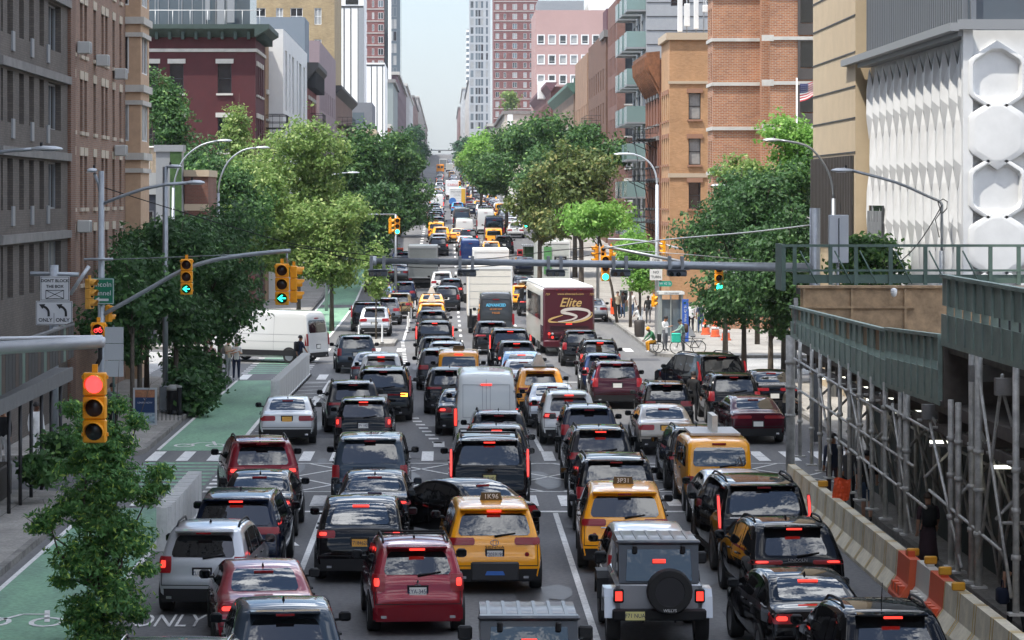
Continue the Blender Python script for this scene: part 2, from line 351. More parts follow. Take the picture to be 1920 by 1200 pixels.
# worn patches, seams, manholes
m = MB(); rnd = random.Random(21)
for i in range(34):
    x, y = rnd.uniform(-6, 10), rnd.uniform(44, 200); n_ = rnd.randint(3, 7); q = [(x, y)]; along = rnd.random() < .6
    for k in range(n_): q.append((q[-1][0] + rnd.uniform(-.25, .25) * (1 if along else 4), q[-1][1] + (rnd.uniform(.8, 2.2) if along else rnd.uniform(-.3, .5))))
    for a, b_ in zip(q[:-1], q[1:]): d = Vector((b_[0] - a[0], b_[1] - a[1])); nn = Vector((-d.y, d.x)).normalized() * rnd.uniform(.02, .05); z = .0095 + i * .0001; m.quad((a[0] - nn.x, a[1] - nn.y, z), (a[0] + nn.x, a[1] + nn.y, z), (b_[0] + nn.x, b_[1] + nn.y, z), (b_[0] - nn.x, b_[1] - nn.y, z))
tag(m.build('tar_seams', mat('tar', (.02, .02, .022), .6)), None, None, kind='structure')
m = MB()
for cx in (-4.0, -1.1, 2.2, 5.0, 8.0):
    for i in range(16): x, y, a, b_ = cx + rnd.gauss(0, .25), rnd.uniform(44, 195), rnd.uniform(.15, .45), rnd.uniform(.4, 2.2); m.add([(x + a * math.cos(k * .6283) * rnd.uniform(.75, 1.1), y + b_ * math.sin(k * .6283) * rnd.uniform(.75, 1.1), .005 + .00005 * (i + 16 * int(cx + 5))) for k in range(10)], [tuple(range(10))])
tag(m.build('oil_stains', mat('oil_stain', (.045, .045, .046), .5, var=.4, vscale=3)), None, None, kind='structure')
m = MB()
rnd = random.Random(5)
for i in range(26):
    x = rnd.uniform(-6, 10); y = rnd.uniform(45, 190); a = rnd.uniform(.5, 1.4); b = rnd.uniform(1.5, 7)
    z = .002 + i * .0001; m.quad((x, y, z), (x + a, y, z), (x + a, y + b, z), (x, y + b, z))
tag(m.build('road_patches', surf('patch', '#3d3d40', '#4d4d50', scale=.6, fine=12, rough=.85)), None, None, kind='structure')
m = MB(); rnd = random.Random(8)
for (x, y) in ((7.9, 58), (3.2, 69), (-2.2, 79.5), (6.3, 81), (-.6, 99.5), (8.4, 116), (1.9, 139), (-4.5, 141), (8.6, 165)):
    m.add([(x + .38 * math.cos(k * .5236), y + .38 * math.sin(k * .5236), .0135) for k in range(12)], [tuple(range(12))])
tag(m.build('manhole_covers', mat('cast_iron', (.06, .058, .055), .55, .6, var=.3, vscale=9)), None, None, kind='structure')

# ================= buildings =================
GLASS = mat('window_glass', (.018, .022, .026), .04, ior=1.9)
GLASS_B = mat('window_blind', (.30, .30, .29), .35, var=.25, vscale=2.5)
GLASS_S = mat('window_sky', (.10, .13, .15), .05, ior=2.0)
FR_D = mat('frame_dark', (.03, .03, .032), .5); FR_W = mat('frame_white', (.72, .72, .70), .5); FR_T = mat('frame_tan', (.42, .36, .28), .6); FR_G = mat('frame_grey', (.25, .26, .27), .5)
STONE = mat('limestone', (.47, .45, .41), .85, var=.15, vscale=1.5); STONE_D = mat('stone_dark', (.20, .19, .18), .85, var=.2, vscale=1.2)
ROOF = mat('roof_felt', (.12, .12, .12), .9, var=.2, vscale=.5)
_wc = {}
def win_mesh(wd, ht, style, fr, trim):
    k = (round(wd, 2), round(ht, 2), style, fr.name, trim.name if trim else '')
    if k in _wc: return _wc[k]
    m = MB(); t = .06 if wd > .6 else .045; a, b = -wd / 2, wd / 2; d = .07
    m.mi = 0
    m.box(a, a + t, -d, 0, 0, ht); m.box(b - t, b, -d, 0, 0, ht); m.box(a + t, b - t, -d, 0, 0, t); m.box(a + t, b - t, -d, 0, ht - t, ht)
    if style == 'dh': m.box(a + t, b - t, -d + .01, 0, ht * .5 - .03, ht * .5 + .03)
    if style == 'dh2': m.box(a + t, b - t, -d + .01, 0, ht * .5 - .03, ht * .5 + .03); m.box(-.035, .035, -d + .004, 0, t, ht - t)
    if style.startswith('m'):
        n = int(style[1:])
        for i in range(1, n): x = a + wd * i / n; m.box(x - .03, x + .03, -d + .01, 0, t, ht - t)
    if style == 'hop': m.box(a + t, b - t, -d + .01, 0, ht * .28, ht * .28 + .06)
    m.mi = 1; m.quad((a + t, -.02, t), (b - t, -.02, t), (b - t, -.02, ht - t), (a + t, -.02, ht - t))
    if trim:
        m.mi = 2; m.box(a - .1, b + .1, -.37, -.1, -.14, -.003); m.box(a - .14, b + .14, -.33, -.1, ht + .003, ht + .32)
    _wc[k] = m.mesh('window', [fr, GLASS, trim or STONE]); return _wc[k]
class Bldg:
    def __init__(s, name, label, x0, x1, y0, y1, z1, wall, z0=None, cat='building', seed=0):
        s.b = (x0, x1, y0, y1); s.z0 = (zr(y0) - .5 if z0 is None else z0); s.z1 = z1; s.wall = wall
        s.loc = Vector(((x0 + x1) / 2, y0, s.z0)); s.root = empty(name, s.loc, label, cat); s.m = MB(); s.rnd = random.Random(seed + int(x0 * 7 + y0)); s.done = set(); s.nw = 0; s.extra = None
    def L(s, p): return Vector(p) - s.loc
    def part(s, name, mb, mats, sharp=None):
        mb.v = [(p[0] - s.loc.x, p[1] - s.loc.y, p[2] - s.loc.z) for p in mb.v]
        return mb.build(name, mats, s.root, sharp)
    def face(s, side, cols=(), rows=(), style='dh', fr=FR_D, trim=None, depth=.2, blind=.25, skip=(), sky=0.0, span=None, zspan=None):
        x0, x1, y0, y1 = s.b
        if side == 'S': O, U, N, wd, rz = Vector((x0, y0, 0)), Vector((1, 0, 0)), Vector((0, -1, 0)), x1 - x0, 0
        elif side == 'E': O, U, N, wd, rz = Vector((x1, y0, 0)), Vector((0, 1, 0)), Vector((1, 0, 0)), y1 - y0, R(90)
        else: O, U, N, wd, rz = Vector((x0, y1, 0)), Vector((0, -1, 0)), Vector((-1, 0, 0)), y1 - y0, R(-90)
        s.done.add(side); cols = sorted(cols); rows = sorted(rows)
        def pt(u, z, d=0): q = O + U * u - N * d; return (q.x, q.y, z)
        def q(u0, u1, a, b):
            if u1 - u0 > 1e-4 and b - a > 1e-4: s.m.quad(pt(u0, a), pt(u1, a), pt(u1, b), pt(u0, b))
        z = s.z0
        for ri, (a, b) in enumerate(rows):
            q(0, wd, z, a); u = 0
            for ci, (c, d) in enumerate(cols):
                if (ci, ri) in skip: continue
                q(u, c, a, b); u = d
                s.m.quad(pt(c, a), pt(c, a, depth), pt(c, b, depth), pt(c, b)); s.m.quad(pt(d, a, depth), pt(d, a), pt(d, b), pt(d, b, depth))
                s.m.quad(pt(c, a), pt(d, a), pt(d, a, depth), pt(c, a, depth)); s.m.quad(pt(c, b, depth), pt(d, b, depth), pt(d, b), pt(c, b))
                s.win(Vector(pt((c + d) / 2, a, depth - .005)), d - c, b - a, style, fr, trim, rz, blind, sky, ci, ri)
            q(u, wd, a, b); z = b
        q(0, wd, z, s.z1)
        return s
    def win(s, p, wd, ht, style, fr, trim, rz, blind, sky, ci=0, ri=0):
        me = win_mesh(wd, ht, style, fr, trim); s.nw += 1
        if s.nw > 100:
            if s.extra is None: s.extra = MB()
            M = Matrix.Translation(p) @ Matrix.Rotation(rz, 4, 'Z')
            for po in me.polygons:
                s.extra.mi = po.material_index; s.extra.add([tuple(M @ me.vertices[i].co) for i in po.vertices], [tuple(range(len(po.vertices)))])
            s.exm = [fr, GLASS, trim or STONE]; return
        o = link('window', me, s.root, s.L(p), (0, 0, rz)); r = s.rnd.random()
        if r < blind: setmat(o, 1, GLASS_B)
        elif r < blind + sky: setmat(o, 1, GLASS_S)
    def finish(s, roofmat=ROOF, parapet=.5, wallname='wall'):
        x0, x1, y0, y1 = s.b; a, b = s.z0, s.z1
        if 'S' not in s.done: s.m.quad((x0, y0, a), (x1, y0, a), (x1, y0, b), (x0, y0, b))
        if 'E' not in s.done: s.m.quad((x1, y0, a), (x1, y1, a), (x1, y1, b), (x1, y0, b))
        if 'W' not in s.done: s.m.quad((x0, y1, a), (x0, y0, a), (x0, y0, b), (x0, y1, b))
        s.m.quad((x1, y1, a), (x0, y1, a), (x0, y1, b), (x1, y1, b))
        t = .3
        s.m.quad((x0, y0, b), (x1, y0, b), (x1, y0 + t, b), (x0, y0 + t, b)); s.m.quad((x0, y1 - t, b), (x1, y1 - t, b), (x1, y1, b), (x0, y1, b))
        s.m.quad((x0, y0 + t, b), (x0 + t, y0 + t, b), (x0 + t, y1 - t, b), (x0, y1 - t, b)); s.m.quad((x1 - t, y0 + t, b), (x1, y0 + t, b), (x1, y1 - t, b), (x1 - t, y1 - t, b))
        s.part(wallname, s.m, s.wall)
        r = MB(); r.box(x0 + t, x1 - t, y0 + t, y1 - t, b - parapet - .3, b - parapet); s.part('roof', r, roofmat)
        if s.extra is not None:
            e = s.part('window', s.extra, s.exm); e['kind'] = 'stuff'
        return s
def cols(a, b, pitch, wd, off=None):
    o = []; x = a + (off if off is not None else (pitch - wd) / 2)
    while x + wd < b: o.append((x, x + wd)); x += pitch
    return o
def rows(z0, z1, pitch, ht):
    o = []; z = z0
    while z + ht < z1: o.append((z, z + ht)); z += pitch
    return o
XL, XR = -13.6, 15.8
B_GREY = brick('brick_greybrown', '#5b534d', '#6b625a', '#55504b'); B_BRN = brick('brick_brown', '#9a735d', '#82604d', '#8b8075')
# unseen tower added past the frame, sized to shade the junction
b = Bldg('shade_tower', 'tall unseen brown brick tower added at the near corner to shade the junction', -46, XL, 8, 75, 80, B_GREY)
b.face('E', cols(0, 67, 3.2, 1.4), rows(5, 76, 3.1, 1.7), 'dh', blind=.3); b.finish()
# grey-brown block
b = Bldg('apartment_block', 'dark grey brown apartment block with stone bands and narrow windows', -34, XL, 87.6, 103.7, 46, B_GREY)
cs = [(.5, .95), (1.8, 3.0), (4.3, 5.35), (6.5, 7.6), (8.9, 10.0), (11.1, 14.3)]
b.face('E', cs, rows(4.75, 44, 2.75, 1.62), 'm3', FR_G, depth=.28, blind=.25)
b.finish()
m = MB()
for k in range(14): z = 6.45 + k * 2.75; m.box(XL + .003, XL + .16, 87.6, 103.7, z, z + .28)
b.part('stone_band', m, STONE_D)
m = MB()
for k in range(5):
    z = 7.0 + k * 2.75
    for y in (90.2, 94.4, 98.2): m.box(XL + .003, XL + .06, y, y + .5, z, z + .62)
b.part('vent_panel', m, FR_G)
# brown brick block with narrow slots
b = Bldg('brick_apartment_block', 'long brown brick block with narrow slot windows and pale lintels', -34, XL - .05, 103.7, 122.9, 44, B_BRN)
cs = []
for u in (1.6, 3.9, 5.2, 8.0, 10.6, 11.9, 14.4, 16.9): cs.append((u, u + .78))
b.face('E', cs, rows(4.65, 42, 2.86, 1.95), 'dh', FR_D, trim=mat('lintel_tan', (.50, .43, .34), .85), depth=.3, blind=.15)
b.finish()
m = MB(); m.box(XL - .05, XL + .12, 103.72, 105.0, 0, 44); b.part('pilaster', m, brick('brick_pil', '#7d5540', '#6d4937', '#7a6e64'))
for (y, z) in ((106.5, 13.2), (112.2, 13.0), (118.5, 12.75), (106.5, 6.6), (118.5, 9.6)):
    m = MB(); m.mi = 0; m.box(XL + .02, XL + .5, y - .32, y + .32, z, z + .45, bev=.03); m.mi = 1; m.box(XL + .5, XL + .51, y - .27, y + .27, z + .05, z + .4)
    b.part('air_conditioner', m, [mat('ac_case', (.45, .45, .43), .5), FR_G])
# narrow tan bay at the corner of the cross street
b = Bldg('bay_fronted_building', 'slim tan and white bay of windows at the corner past the brown brick block', -18, -13.0, 122.9, 126.4, 30, mat('tan_panel', (.46, .31, .2), .8, var=.12))
b.face('S', [(3.6, 4.5)], rows(10.3, 28, 2.9, 1.7), 'm2', FR_W, depth=.1); b.face('E', [(.5, 2.9)], rows(10.3, 28, 2.9, 1.7), 'm2', FR_W, depth=.1, blind=.5); b.finish()
m = MB()
for k in range(7): z = 9.5 + k * 2.9; m.box(-18, -12.85, 122.75, 126.4, z, z + .3); m.box(-18, -12.9, 122.8, 126.4, z - .55, z - .36)
b.part('stone_band', m, STONE)
# low terrace building across the cross street
b = Bldg('terrace_building', 'low dark navy building with a roof terrace behind a timber screen', -26, -13.9, 152, 166, 9.15, mat('navy_cladding', (.035, .04, .055), .5, var=.2))
b.face('S', [(8.6, 10.6)], [(6.3, 7.2)], 'm3', FR_G, depth=.1); b.finish(STONE, .05)
m = MB(); m.box(-26, -13.85, 151.9, 152.3, 8.05, 9.2); b.part('fascia', m, mat('fascia_grey', (.33, .34, .34), .6))
m = MB()
for i in range(26): x = -20.6 + i * .21; m.box(x, x + .19, 156, 156.05, 9.15, 10.6)
m.mi = 1
for x in (-20.2, -18.5, -17.0, -15.6): m.box(x, x + .06, 155.93, 155.99, 9.15, 10.7)
m.box(-20.7, -15.2, 155.9, 156.06, 10.6, 10.68); b.part('timber_screen', m, [mat('timber_grey', (.27, .215, .16), .8, var=.3, vscale=5), FR_W])
m = MB(); m.box(-16.9, -16.3, 153.2, 153.8, 9.15, 10.05); m.box(-17.2, -17.1, 153.2, 153.3, 9.15, 9.9); m.box(-15.9, -15.75, 153.2, 153.35, 9.15, 9.8); b.part('roof_unit', m, FR_W)
b = Bldg('ivy_pillar', 'tall grey pillar with one ivy green side beside the roof terrace', -15.2, -13.85, 151.2, 152.5, 10.6, FR_G); b.finish(FR_G, .05)
m = MB(); m.box(-14.45, -13.84, 151.14, 151.196, 0, 10.3); b.part('ivy_panel', m, leafmat('ivy', '#31492b', '#4d6b3c', 3, .1))
m = MB(); m.box(-15.3, -13.75, 151.1, 152.6, 10.3, 10.65); b.part('coping', m, FR_G)
b = Bldg('brick_outbuilding', 'small red brown brick wall with stone coping beside the ivy pillar', -13.8, -12.55, 152.4, 158, 9.3, brick('brick_rb', '#7a4a3c', '#6a3e33', '#6b5c52')); b.finish()
for q in ((-13.85, -12.5, 152.3, 158, 9.0, 9.35), (-13.82, -12.52, 152.33, 152.5, 7.2, 7.55)): m = MB(); m.box(*q); b.part('stone_band', m, mat('sandstone', (.45, .36, .26), .85))
# red painted corner building
RED = mat('red_paint', '#471a1e', .8, var=.14, vscale=1.2, bump=.15, bscale=14)
b = Bldg('red_corner_building', 'dark red painted corner building with dark green cornice and white lintels', -24, -13.05, 198, 208, 19.7, RED)
cs = [(3.35, 4.25), (5.05, 6.0), (8.35, 9.3)]
b.face('S', cs, [(3.2, 5.6), (7.1, 9.5), (11.0, 13.4), (15.05, 17.1)], 'dh', FR_D, trim=STONE, depth=.25, blind=.3)
b.face('E', cols(.6, 9.6, 1.9, .95), [(7.1, 9.5), (11.0, 13.4), (15.0, 17.0)], 'dh', FR_D, trim=STONE, depth=.25); b.finish()
m = MB()
m.box(-24.1, -12.95, 197.9, 198.0, 17.9, 18.12); m.box(-24.1, -12.95, 197.88, 198.0, 9.9, 10.5); m.box(-13.05, -12.93, 198.02, 208, 17.9, 18.12); m.box(-13.05, -12.92, 198.02, 208, 9.9, 10.5)
b.part('string_course', m, STONE)
m = MB(); m.prism([(198.0, 18.9), (197.0, 19.45), (197.0, 19.75), (208, 19.75), (208, 18.9)], -24.3, -13.05, 'yz'); m.prism([(-13.05, 18.9), (-12.05, 19.45), (-12.05, 19.75), (-13.05, 19.75)], 197.0, 208.2, 'xz')
for i in range(12): m.box(-23.5 + i * .9, -23.3 + i * .9, 197.35, 197.99, 18.75, 19.3)
for i in range(10): m.box(-13.04, -12.45, 198.5 + i, 198.7 + i, 18.75, 19.3)
b.part('cornice', m, mat('cornice_green', '#35443f', .6, var=.2))
b = Bldg('penthouse', 'glass penthouse with grey frames on top of the dark red building', -23.5, -13.6, 200.5, 207.5, 25, GLASS_S, z0=19.2, seed=3)
b.face('S', cols(.1, 9.9, 1.65, 1.5), [(19.6, 22.1), (22.5, 24.6)], 'm2', FR_G, depth=.08, blind=.1, sky=.6); b.finish()
m = MB()
for x in np.arange(-23.6, -12.8, 1.2): m.tube([(x, 198.6, 19.7), (x, 198.6, 20.8)], .02, 5)
m.tube([(-23.8, 198.6, 20.8), (-12.7, 198.6, 20.8)], .025, 5); b.part('railing', m, FR_W)
m = MB(); m.box(-15.8, -15.3, 199.3, 199.8, 19.7, 22.6); m.box(-15.1, -14.6, 199.3, 199.6, 20.0, 22.9); m.box(-16.6, -16.3, 199.3, 199.6, 20.2, 22.0); b.part('antenna_panel', m, FR_G)
def fire_escape(b, x, y0, y1, zs, side=1, dep=1.1):
    m = MB(); xo = x + side * dep
    for k, z in enumerate(zs):
        m.box(min(x, xo), max(x, xo), y0, y1, z, z + .05)
        for h in (.45, .95): m.tube([(x, y0, z + h), (xo, y0, z + h), (xo, y1, z + h), (x, y1, z + h)], .022, 4)
        for y in np.arange(y0, y1 + .01, (y1 - y0) / 7): m.tube([(xo, y, z), (xo, y, z + .95)], .014, 4)
        for xx in np.arange(0, 1.01, .34): m.tube([(x + side * dep * xx, y0, z), (x + side * dep * xx, y0, z + .95)], .014, 4)
        m.tube([(x, y0 + .3, z - .7), (xo, y0 + .3, z)], .03, 4); m.tube([(x, y1 - .3, z - .7), (xo, y1 - .3, z)], .03, 4)
        if k < len(zs) - 1:
            for d in (.25, .75): m.tube([(x + side * dep * d, y0 + .8, z), (x + side * dep * d, y1 - .6, zs[k + 1])], .03, 4)
    b.part('fire_escape', m, mat('iron_black', (.02, .02, .022), .6))
b = Bldg('tan_brick_building', 'narrow tan brick front with an iron fire escape beside the dark red building', -22, -13.0, 208, 212, 19.3, brick('brick_tan', '#9b7a55', '#87684a', '#80705f'))
b.face('E', [(.8, 1.7), (2.4, 3.3)], rows(4, 18, 3.2, 1.8), 'dh', trim=STONE); b.finish(); fire_escape(b, -13.0, 208.3, 211.5, [6.5, 9.7, 12.9], 1, 1.5)
WHP = mat('white_panel', (.66, .66, .65), .5, var=.06, vscale=.8)
b = Bldg('white_panel_building', 'modern white panelled building with tall dark window strips', -20, -11.95, 212.2, 249, 20.3, WHP)
b.face('E', [(3, 5.4), (8.5, 10), (12.5, 15.5), (19.5, 21), (23.5, 27), (30.5, 33)], [(5, 8.7), (9.6, 13.6), (14.4, 18.9)], 'm2', FR_D, depth=.3, blind=.05); b.finish(FR_G)
m = MB()
for z in (9.15, 14.0): m.box(-20.03, -11.9, 212.15, 249.0, z, z + .06)
for x in (-16, -13.2): m.box(x, x + .05, 212.16, 212.2, 4, 20.3)
b.part('panel_joint', m, FR_G)
b = Bldg('bulkhead_building', 'plain grey windowless block on a roof before the tan tower', -17.2, -12.4, 254, 262, 23.8, mat('grey_blue', (.17, .20, .23), .8)); b.finish()
b = Bldg('red_rowhouse', 'red brick row house with a heavy black cornice and fire escape', -20, -12.0, 250, 268, 19.2, brick('brick_red2', '#7d2f2f', '#6c2828', '#6e4a45'))
b.face('E', cols(.5, 17.5, 3, 1.1), rows(5, 18, 3.2, 1.9), 'dh', trim=STONE); b.finish(); fire_escape(b, -12.0, 256, 262, [8, 11.2, 14.4])
m = MB(); m.prism([(-12, 18.0), (-11.0, 19.2), (-11.0, 19.6), (-12.6, 19.6), (-12.6, 18)], 249.6, 268, 'xz')
for y in np.arange(250.2, 268, 1.6): m.box(-12, -11.25, y, y + .35, 17.4, 18.9)
b.part('cornice', m, mat('iron_black', (.02, .02, .022), .6))
b = Bldg('mauve_building', 'mauve pink stucco building with tall grey windows above the row house', -26, -11.8, 270, 310, 22.6, mat('mauve', '#8d7c7f', .85, var=.1, vscale=.5))
b.face('E', cols(1, 39, 4.6, 1.7), rows(6, 21, 3.4, 2.1), 'dh', FR_W); b.face('S', [(9.2, 9.8)], [(19.6, 21.2)], 'dh'); b.finish()
TAN = brick('brick_yellow', '#a9946f', '#988362', '#97876c', .3, .1)
b = Bldg('tan_tower', 'tall tan brick tower with white framed paired windows', -24, -12.7, 330, 352, 46, TAN)
b.face('S', [(2.0, 3.4), (4.6, 5.4), (6.25, 7.65), (9.0, 9.8)], rows(20.5, 44, 3.6, 1.9), 'dh2', FR_W, depth=.15, blind=.35); b.finish()
b = Bldg('brown_rowhouse', 'brown brick house with black cornice brackets and dark windows', -22, -11.9, 311, 368, 19.8, brick('brick_bro2', '#7c5a4b', '#6b4c40', '#6e6056'))
b.face('E', cols(1, 56, 4.2, 1.4), rows(6, 18, 3.4, 2.0), 'dh', trim=STONE); b.finish(); fire_escape(b, -11.9, 318, 330, [9, 12.4, 15.8], 1, 1.6); fire_escape(b, -11.9, 345, 357, [9, 12.4, 15.8], 1, 1.6)
m = MB(); m.prism([(-11.9, 19.0), (-11.2, 19.7), (-11.2, 20.0), (-12.5, 20.0), (-12.5, 19.0)], 311, 368, 'xz'); b.part('cornice', m, MAT['iron_black'])
b = Bldg('sandstone_building', 'low sandstone building with moulded bands and a grey upper storey', -14.5, -9.75, 402, 425, 17.4, mat('sandstone', (.45, .36, .26), .85)); b.face('S', [(1.2, 2.0), (2.9, 3.7)], [(10, 12)], 'dh', FR_T); b.finish()
for q in ((-14.6, -9.6, 401.6, 402, 16.7, 17.4), (-14.55, -9.7, 401.8, 402, 14.9, 15.4)): m = MB(); m.box(*q); b.part('stone_band', m, MAT['sandstone'])
m = MB(); m.box(-14.4, -10.3, 404, 424, 16.5, 21.2); m.mi = 1; m.box(-13.0, -11.4, 403.95, 404, 18.3, 19.8); b.part('upper_storey', m, [mat('slate_grey', (.15, .155, .17), .8), GLASS_S])
WST = mat('white_render', (.78, .77, .74), .7)
b = Bldg('striped_tower', 'tall white tower scored by thin dark vertical stripes', -17.6, -12.2, 430, 446, 40, WST); b.finish()
m = MB()
for x in (-16.2, -15.2, -14.2, -13.1): m.box(x, x + .16, 429.95, 430, 6, 36.2)
m.box(-17.6, -12.2, 429.94, 430, 36.2, 36.5); m.mi = 1; m.box(-17.3, -15.6, 429.95, 430, 36.7, 38.5); m.box(-14.9, -13.0, 429.95, 430, 36.7, 38.5); m.mi = 2; m.box(-13.0, -12.1, 429.9, 430, 6, 36.2); b.part('facade_stripe', m, [FR_D, GLASS, FR_G])
b = Bldg('striped_block', 'wide white block scored by dark vertical stripes below the striped tower', -22, -10.95, 520, 545, 32.2, WST); b.finish()
m = MB()
for i in range(11): x = -21.6 + i * 1.02; m.box(x, x + .16, 519.95, 520, 8, 31.6)
m.box(-22, -10.95, 519.94, 520, 31.6, 31.9); b.part('facade_stripe', m, FR_D)
BR_R = brick('brick_tower_red', '#7b4642', '#6c3d3a', '#80655f', .6, .2, .02)
b = Bldg('red_brick_tower', 'tall red brick tower with white floor lines above the striped block', -20, -13.1, 660, 690, 92, BR_R)
zz = rows(24, 90, 2.75, 1.5); b.face('S', [(1.3, 2.05), (3.2, 3.7), (4.6, 5.8)], zz, 'm2', FR_W, depth=.08, blind=.45, sky=.2); b.finish()
m = MB()
for (a, c) in zz: m.box(-20.05, -13.0, 659.9, 660, a - .55, a - .35)
b.part('floor_line', m, STONE)
m = MB(); m.mi = 0; m.box(-14.0, -13.05, 659.85, 659.9, 23, 92); m.mi = 1; m.box(-13.1, -12.4, 659.8, 661, 23, 92); b.part('corner_strip', m, [GLASS, WST])
b = Bldg('blue_glass_tower', 'slim blue glass tower edge behind the red brick tower', -17, -11.9, 760, 790, 100, GLASS_S)
b.face('S', cols(.2, 5, 1.0, .85), rows(30, 98, 3.2, 2.5), 'fix', FR_G, depth=.06, blind=.2, sky=.5); b.finish()
def plain_row(side, data):
    for (name, label, xf, dep, y0, y1, z1, m_, cpx, rst) in data:
        x0, x1 = (xf - dep, xf) if side == 'E' else (xf, xf + dep)
        b = Bldg(name, label, x0, x1, y0, y1, z1, m_)
        if cpx: b.face(side, cols(1, y1 - y0 - 1, cpx, 1.4), rows(zr(y0) + 4, z1 - 2, 3.3, 1.8), 'dh', FR_D, depth=.15); b.face('S', cols(.6, dep - .4, 2.6, 1.1), rows(rst, z1 - 1.2, 3.3, 1.7), 'dh', FR_D, depth=.15)
        b.finish()
        m = MB(); e = .5
        m.box(x0 - (e if side == 'W' else 0), x1 + (e if side == 'E' else 0), y0 - .4, y1, z1 - .6, z1 + .15); b.part('cornice', m, [STONE_D, STONE][len(label) % 2])
plain_row('E', [
 ('rowhouse', 'grey green building with glazed top beyond the striped block', -11.6, 7, 640, 700, 34, mat('grey_green', (.22, .25, .24), .8), 0, 20),
 ('rowhouse', 'thin orange brick house beside the big tree down the avenue', -11.0, 3, 560, 580, 22, brick('brick_org2', '#b4694e', '#9d5a43', '#8f7466'), 0, 18),
 ('rowhouse', 'purple brown brick terrace with pale window bands down the avenue', -11.7, 8, 705, 860, 38.5, brick('brick_pur', '#6d5357', '#5d474b', '#6b5e60', .6, .2), 9, 22),
 ('rowhouse', 'pale grey terrace with a flat roof line down the avenue', -11.9, 8, 865, 1060, 42, mat('pale_grey', (.42, .42, .41), .85, var=.1, vscale=.3), 12, 26),
 ('rowhouse', 'pink brown house with a roof plant down the avenue', -11.9, 8, 1065, 1250, 45.5, brick('brick_pnk', '#8a6a64', '#7a5d58', '#80706a', .6, .2), 12, 30),
 ('rowhouse', 'farthest grey brown terrace at the end of the street wall', -11.9, 9, 1255, 1900, 52, mat('grey_brown', (.33, .30, .28), .85), 20, 36)])
# ---- buildings on the sunny side ----
b = Bldg('old_walkup', 'orange sandstone walk-up with dark sash windows and rooftop antennas', XR, 24, 203, 210.6, 19.4, brick('brick_orange', '#bd9068', '#ab7f58', '#a98a68'))
b.face('S', [(1.35, 2.2), (4.6, 5.45)], [(4.0, 5.85), (7.1, 8.95), (10.2, 12.05), (13.4, 15.25)], 'dh', FR_D, trim=mat('brownstone', (.30, .16, .1), .85), depth=.22, blind=.35)
b.face('W', [(.8, 1.6), (2.6, 3.4), (4.4, 5.2), (6.1, 6.9)], rows(4, 17, 3.12, 1.85), 'dh', FR_D, trim=MAT['brownstone'], depth=.25); b.finish()
for q in ((XR - .25, 24.1, 202.75, 210.6, 19.0, 19.5), (XR - .1, 24.1, 202.9, 203, 9.3, 9.6), (XR - .1, 24.1, 202.9, 203, 15.9, 16.1)): m = MB(); m.box(*q); b.part('stone_band', m, MAT['sandstone'])
m = MB()
for (x, z0, h, wd) in ((16.6, 19.6, 2.5, .35), (17.1, 20.0, 1.6, .4), (17.75, 19.8, 2.3, .34), (18.4, 21, .5, .4)): m.box(x - wd / 2, x + wd / 2, 203.6, 203.85, z0, z0 + h, bev=.03)
m.mi = 1
for x in (16.6, 17.1, 17.75, 18.3): m.tube([(x, 203.9, 19.2), (x, 203.9, 22.6)], .04, 5)
m.tube([(18.4, 203.8, 21.8), (19, 203.8, 19.4)], .05, 5); b.part('antenna_panel', m, [FR_W, FR_G])
b = Bldg('brownstone_walkup', 'rust orange walk-up with a leaning rusty cornice and fire escapes', XR - .1, 24, 210.8, 226, 18.0, brick('brick_rust', '#8a5138', '#7a4630', '#7b5f4e'))
b.face('W', cols(.4, 14.8, 3, 1.1), rows(4, 16.5, 3.1, 1.9), 'dh', FR_D, trim=STONE_D, depth=.2); b.finish(); fire_escape(b, XR - .1, 213, 223, [6, 9.1, 12.2], -1, 1.5)
m = MB(); m.prism([(XR - .1, 15.8), (XR - 1.0, 17.4), (XR - 1.1, 18.5), (XR - .1, 18.6)], 210.75, 226, 'xz')
for y in np.arange(211, 226, 1.4): m.prism([(XR - .12, 15.4), (XR - 1.15, 17.3), (XR - 1.2, 18.2), (XR - .12, 18.2)], y, y + .35, 'xz')
b.part('cornice', m, mat('rust', (.20, .085, .04), .85, var=.4, vscale=3))
b = Bldg('balcony_building', 'slim grey panelled block with stacked green glass balconies', XR, 25, 226.2, 243, 30, mat('zinc', (.30, .31, .32), .55, var=.06))
b.face('W', cols(.6, 16, 3.2, 2.0), rows(5, 28, 2.95, 2.3), 'm2', FR_G, depth=.15, blind=.2, sky=.4); b.face('S', [(1.9, 3.4)], [(22.9, 25)], 'fix', FR_G); b.finish()
m = MB()
for z in np.arange(10, 30, 1.1): m.box(XR, 25, 226.15, 226.2, z, z + .04)
b.part('panel_joint', m, FR_D)
GB = mat('balcony_glass', (.20, .29, .28), .12, ior=1.6)
for k in range(8):
    z = 5.0 + k * 2.95
    for y0 in (227, 233, 238.6):
        m = MB(); m.mi = 0; m.box(XR - 1.5, XR - .01, y0, y0 + 3.6, z - .14, z); m.mi = 1; m.box(XR - 1.5, XR - 1.47, y0, y0 + 3.6, z + .01, z + 1.25); m.box(XR - 1.46, XR - .01, y0, y0 + .03, z + .01, z + 1.25); m.box(XR - 1.46, XR - .01, y0 + 3.57, y0 + 3.6, z + .01, z + 1.25)
        b.part('balcony', m, [FR_G, GB])
b = Bldg('brown_brick_block', 'brown brick apartment block with wide dark windows beside the glass balconies', XR, 30, 265, 280, 26.2, brick('brick_br3', '#7d5144', '#6d453a', '#74645c'))
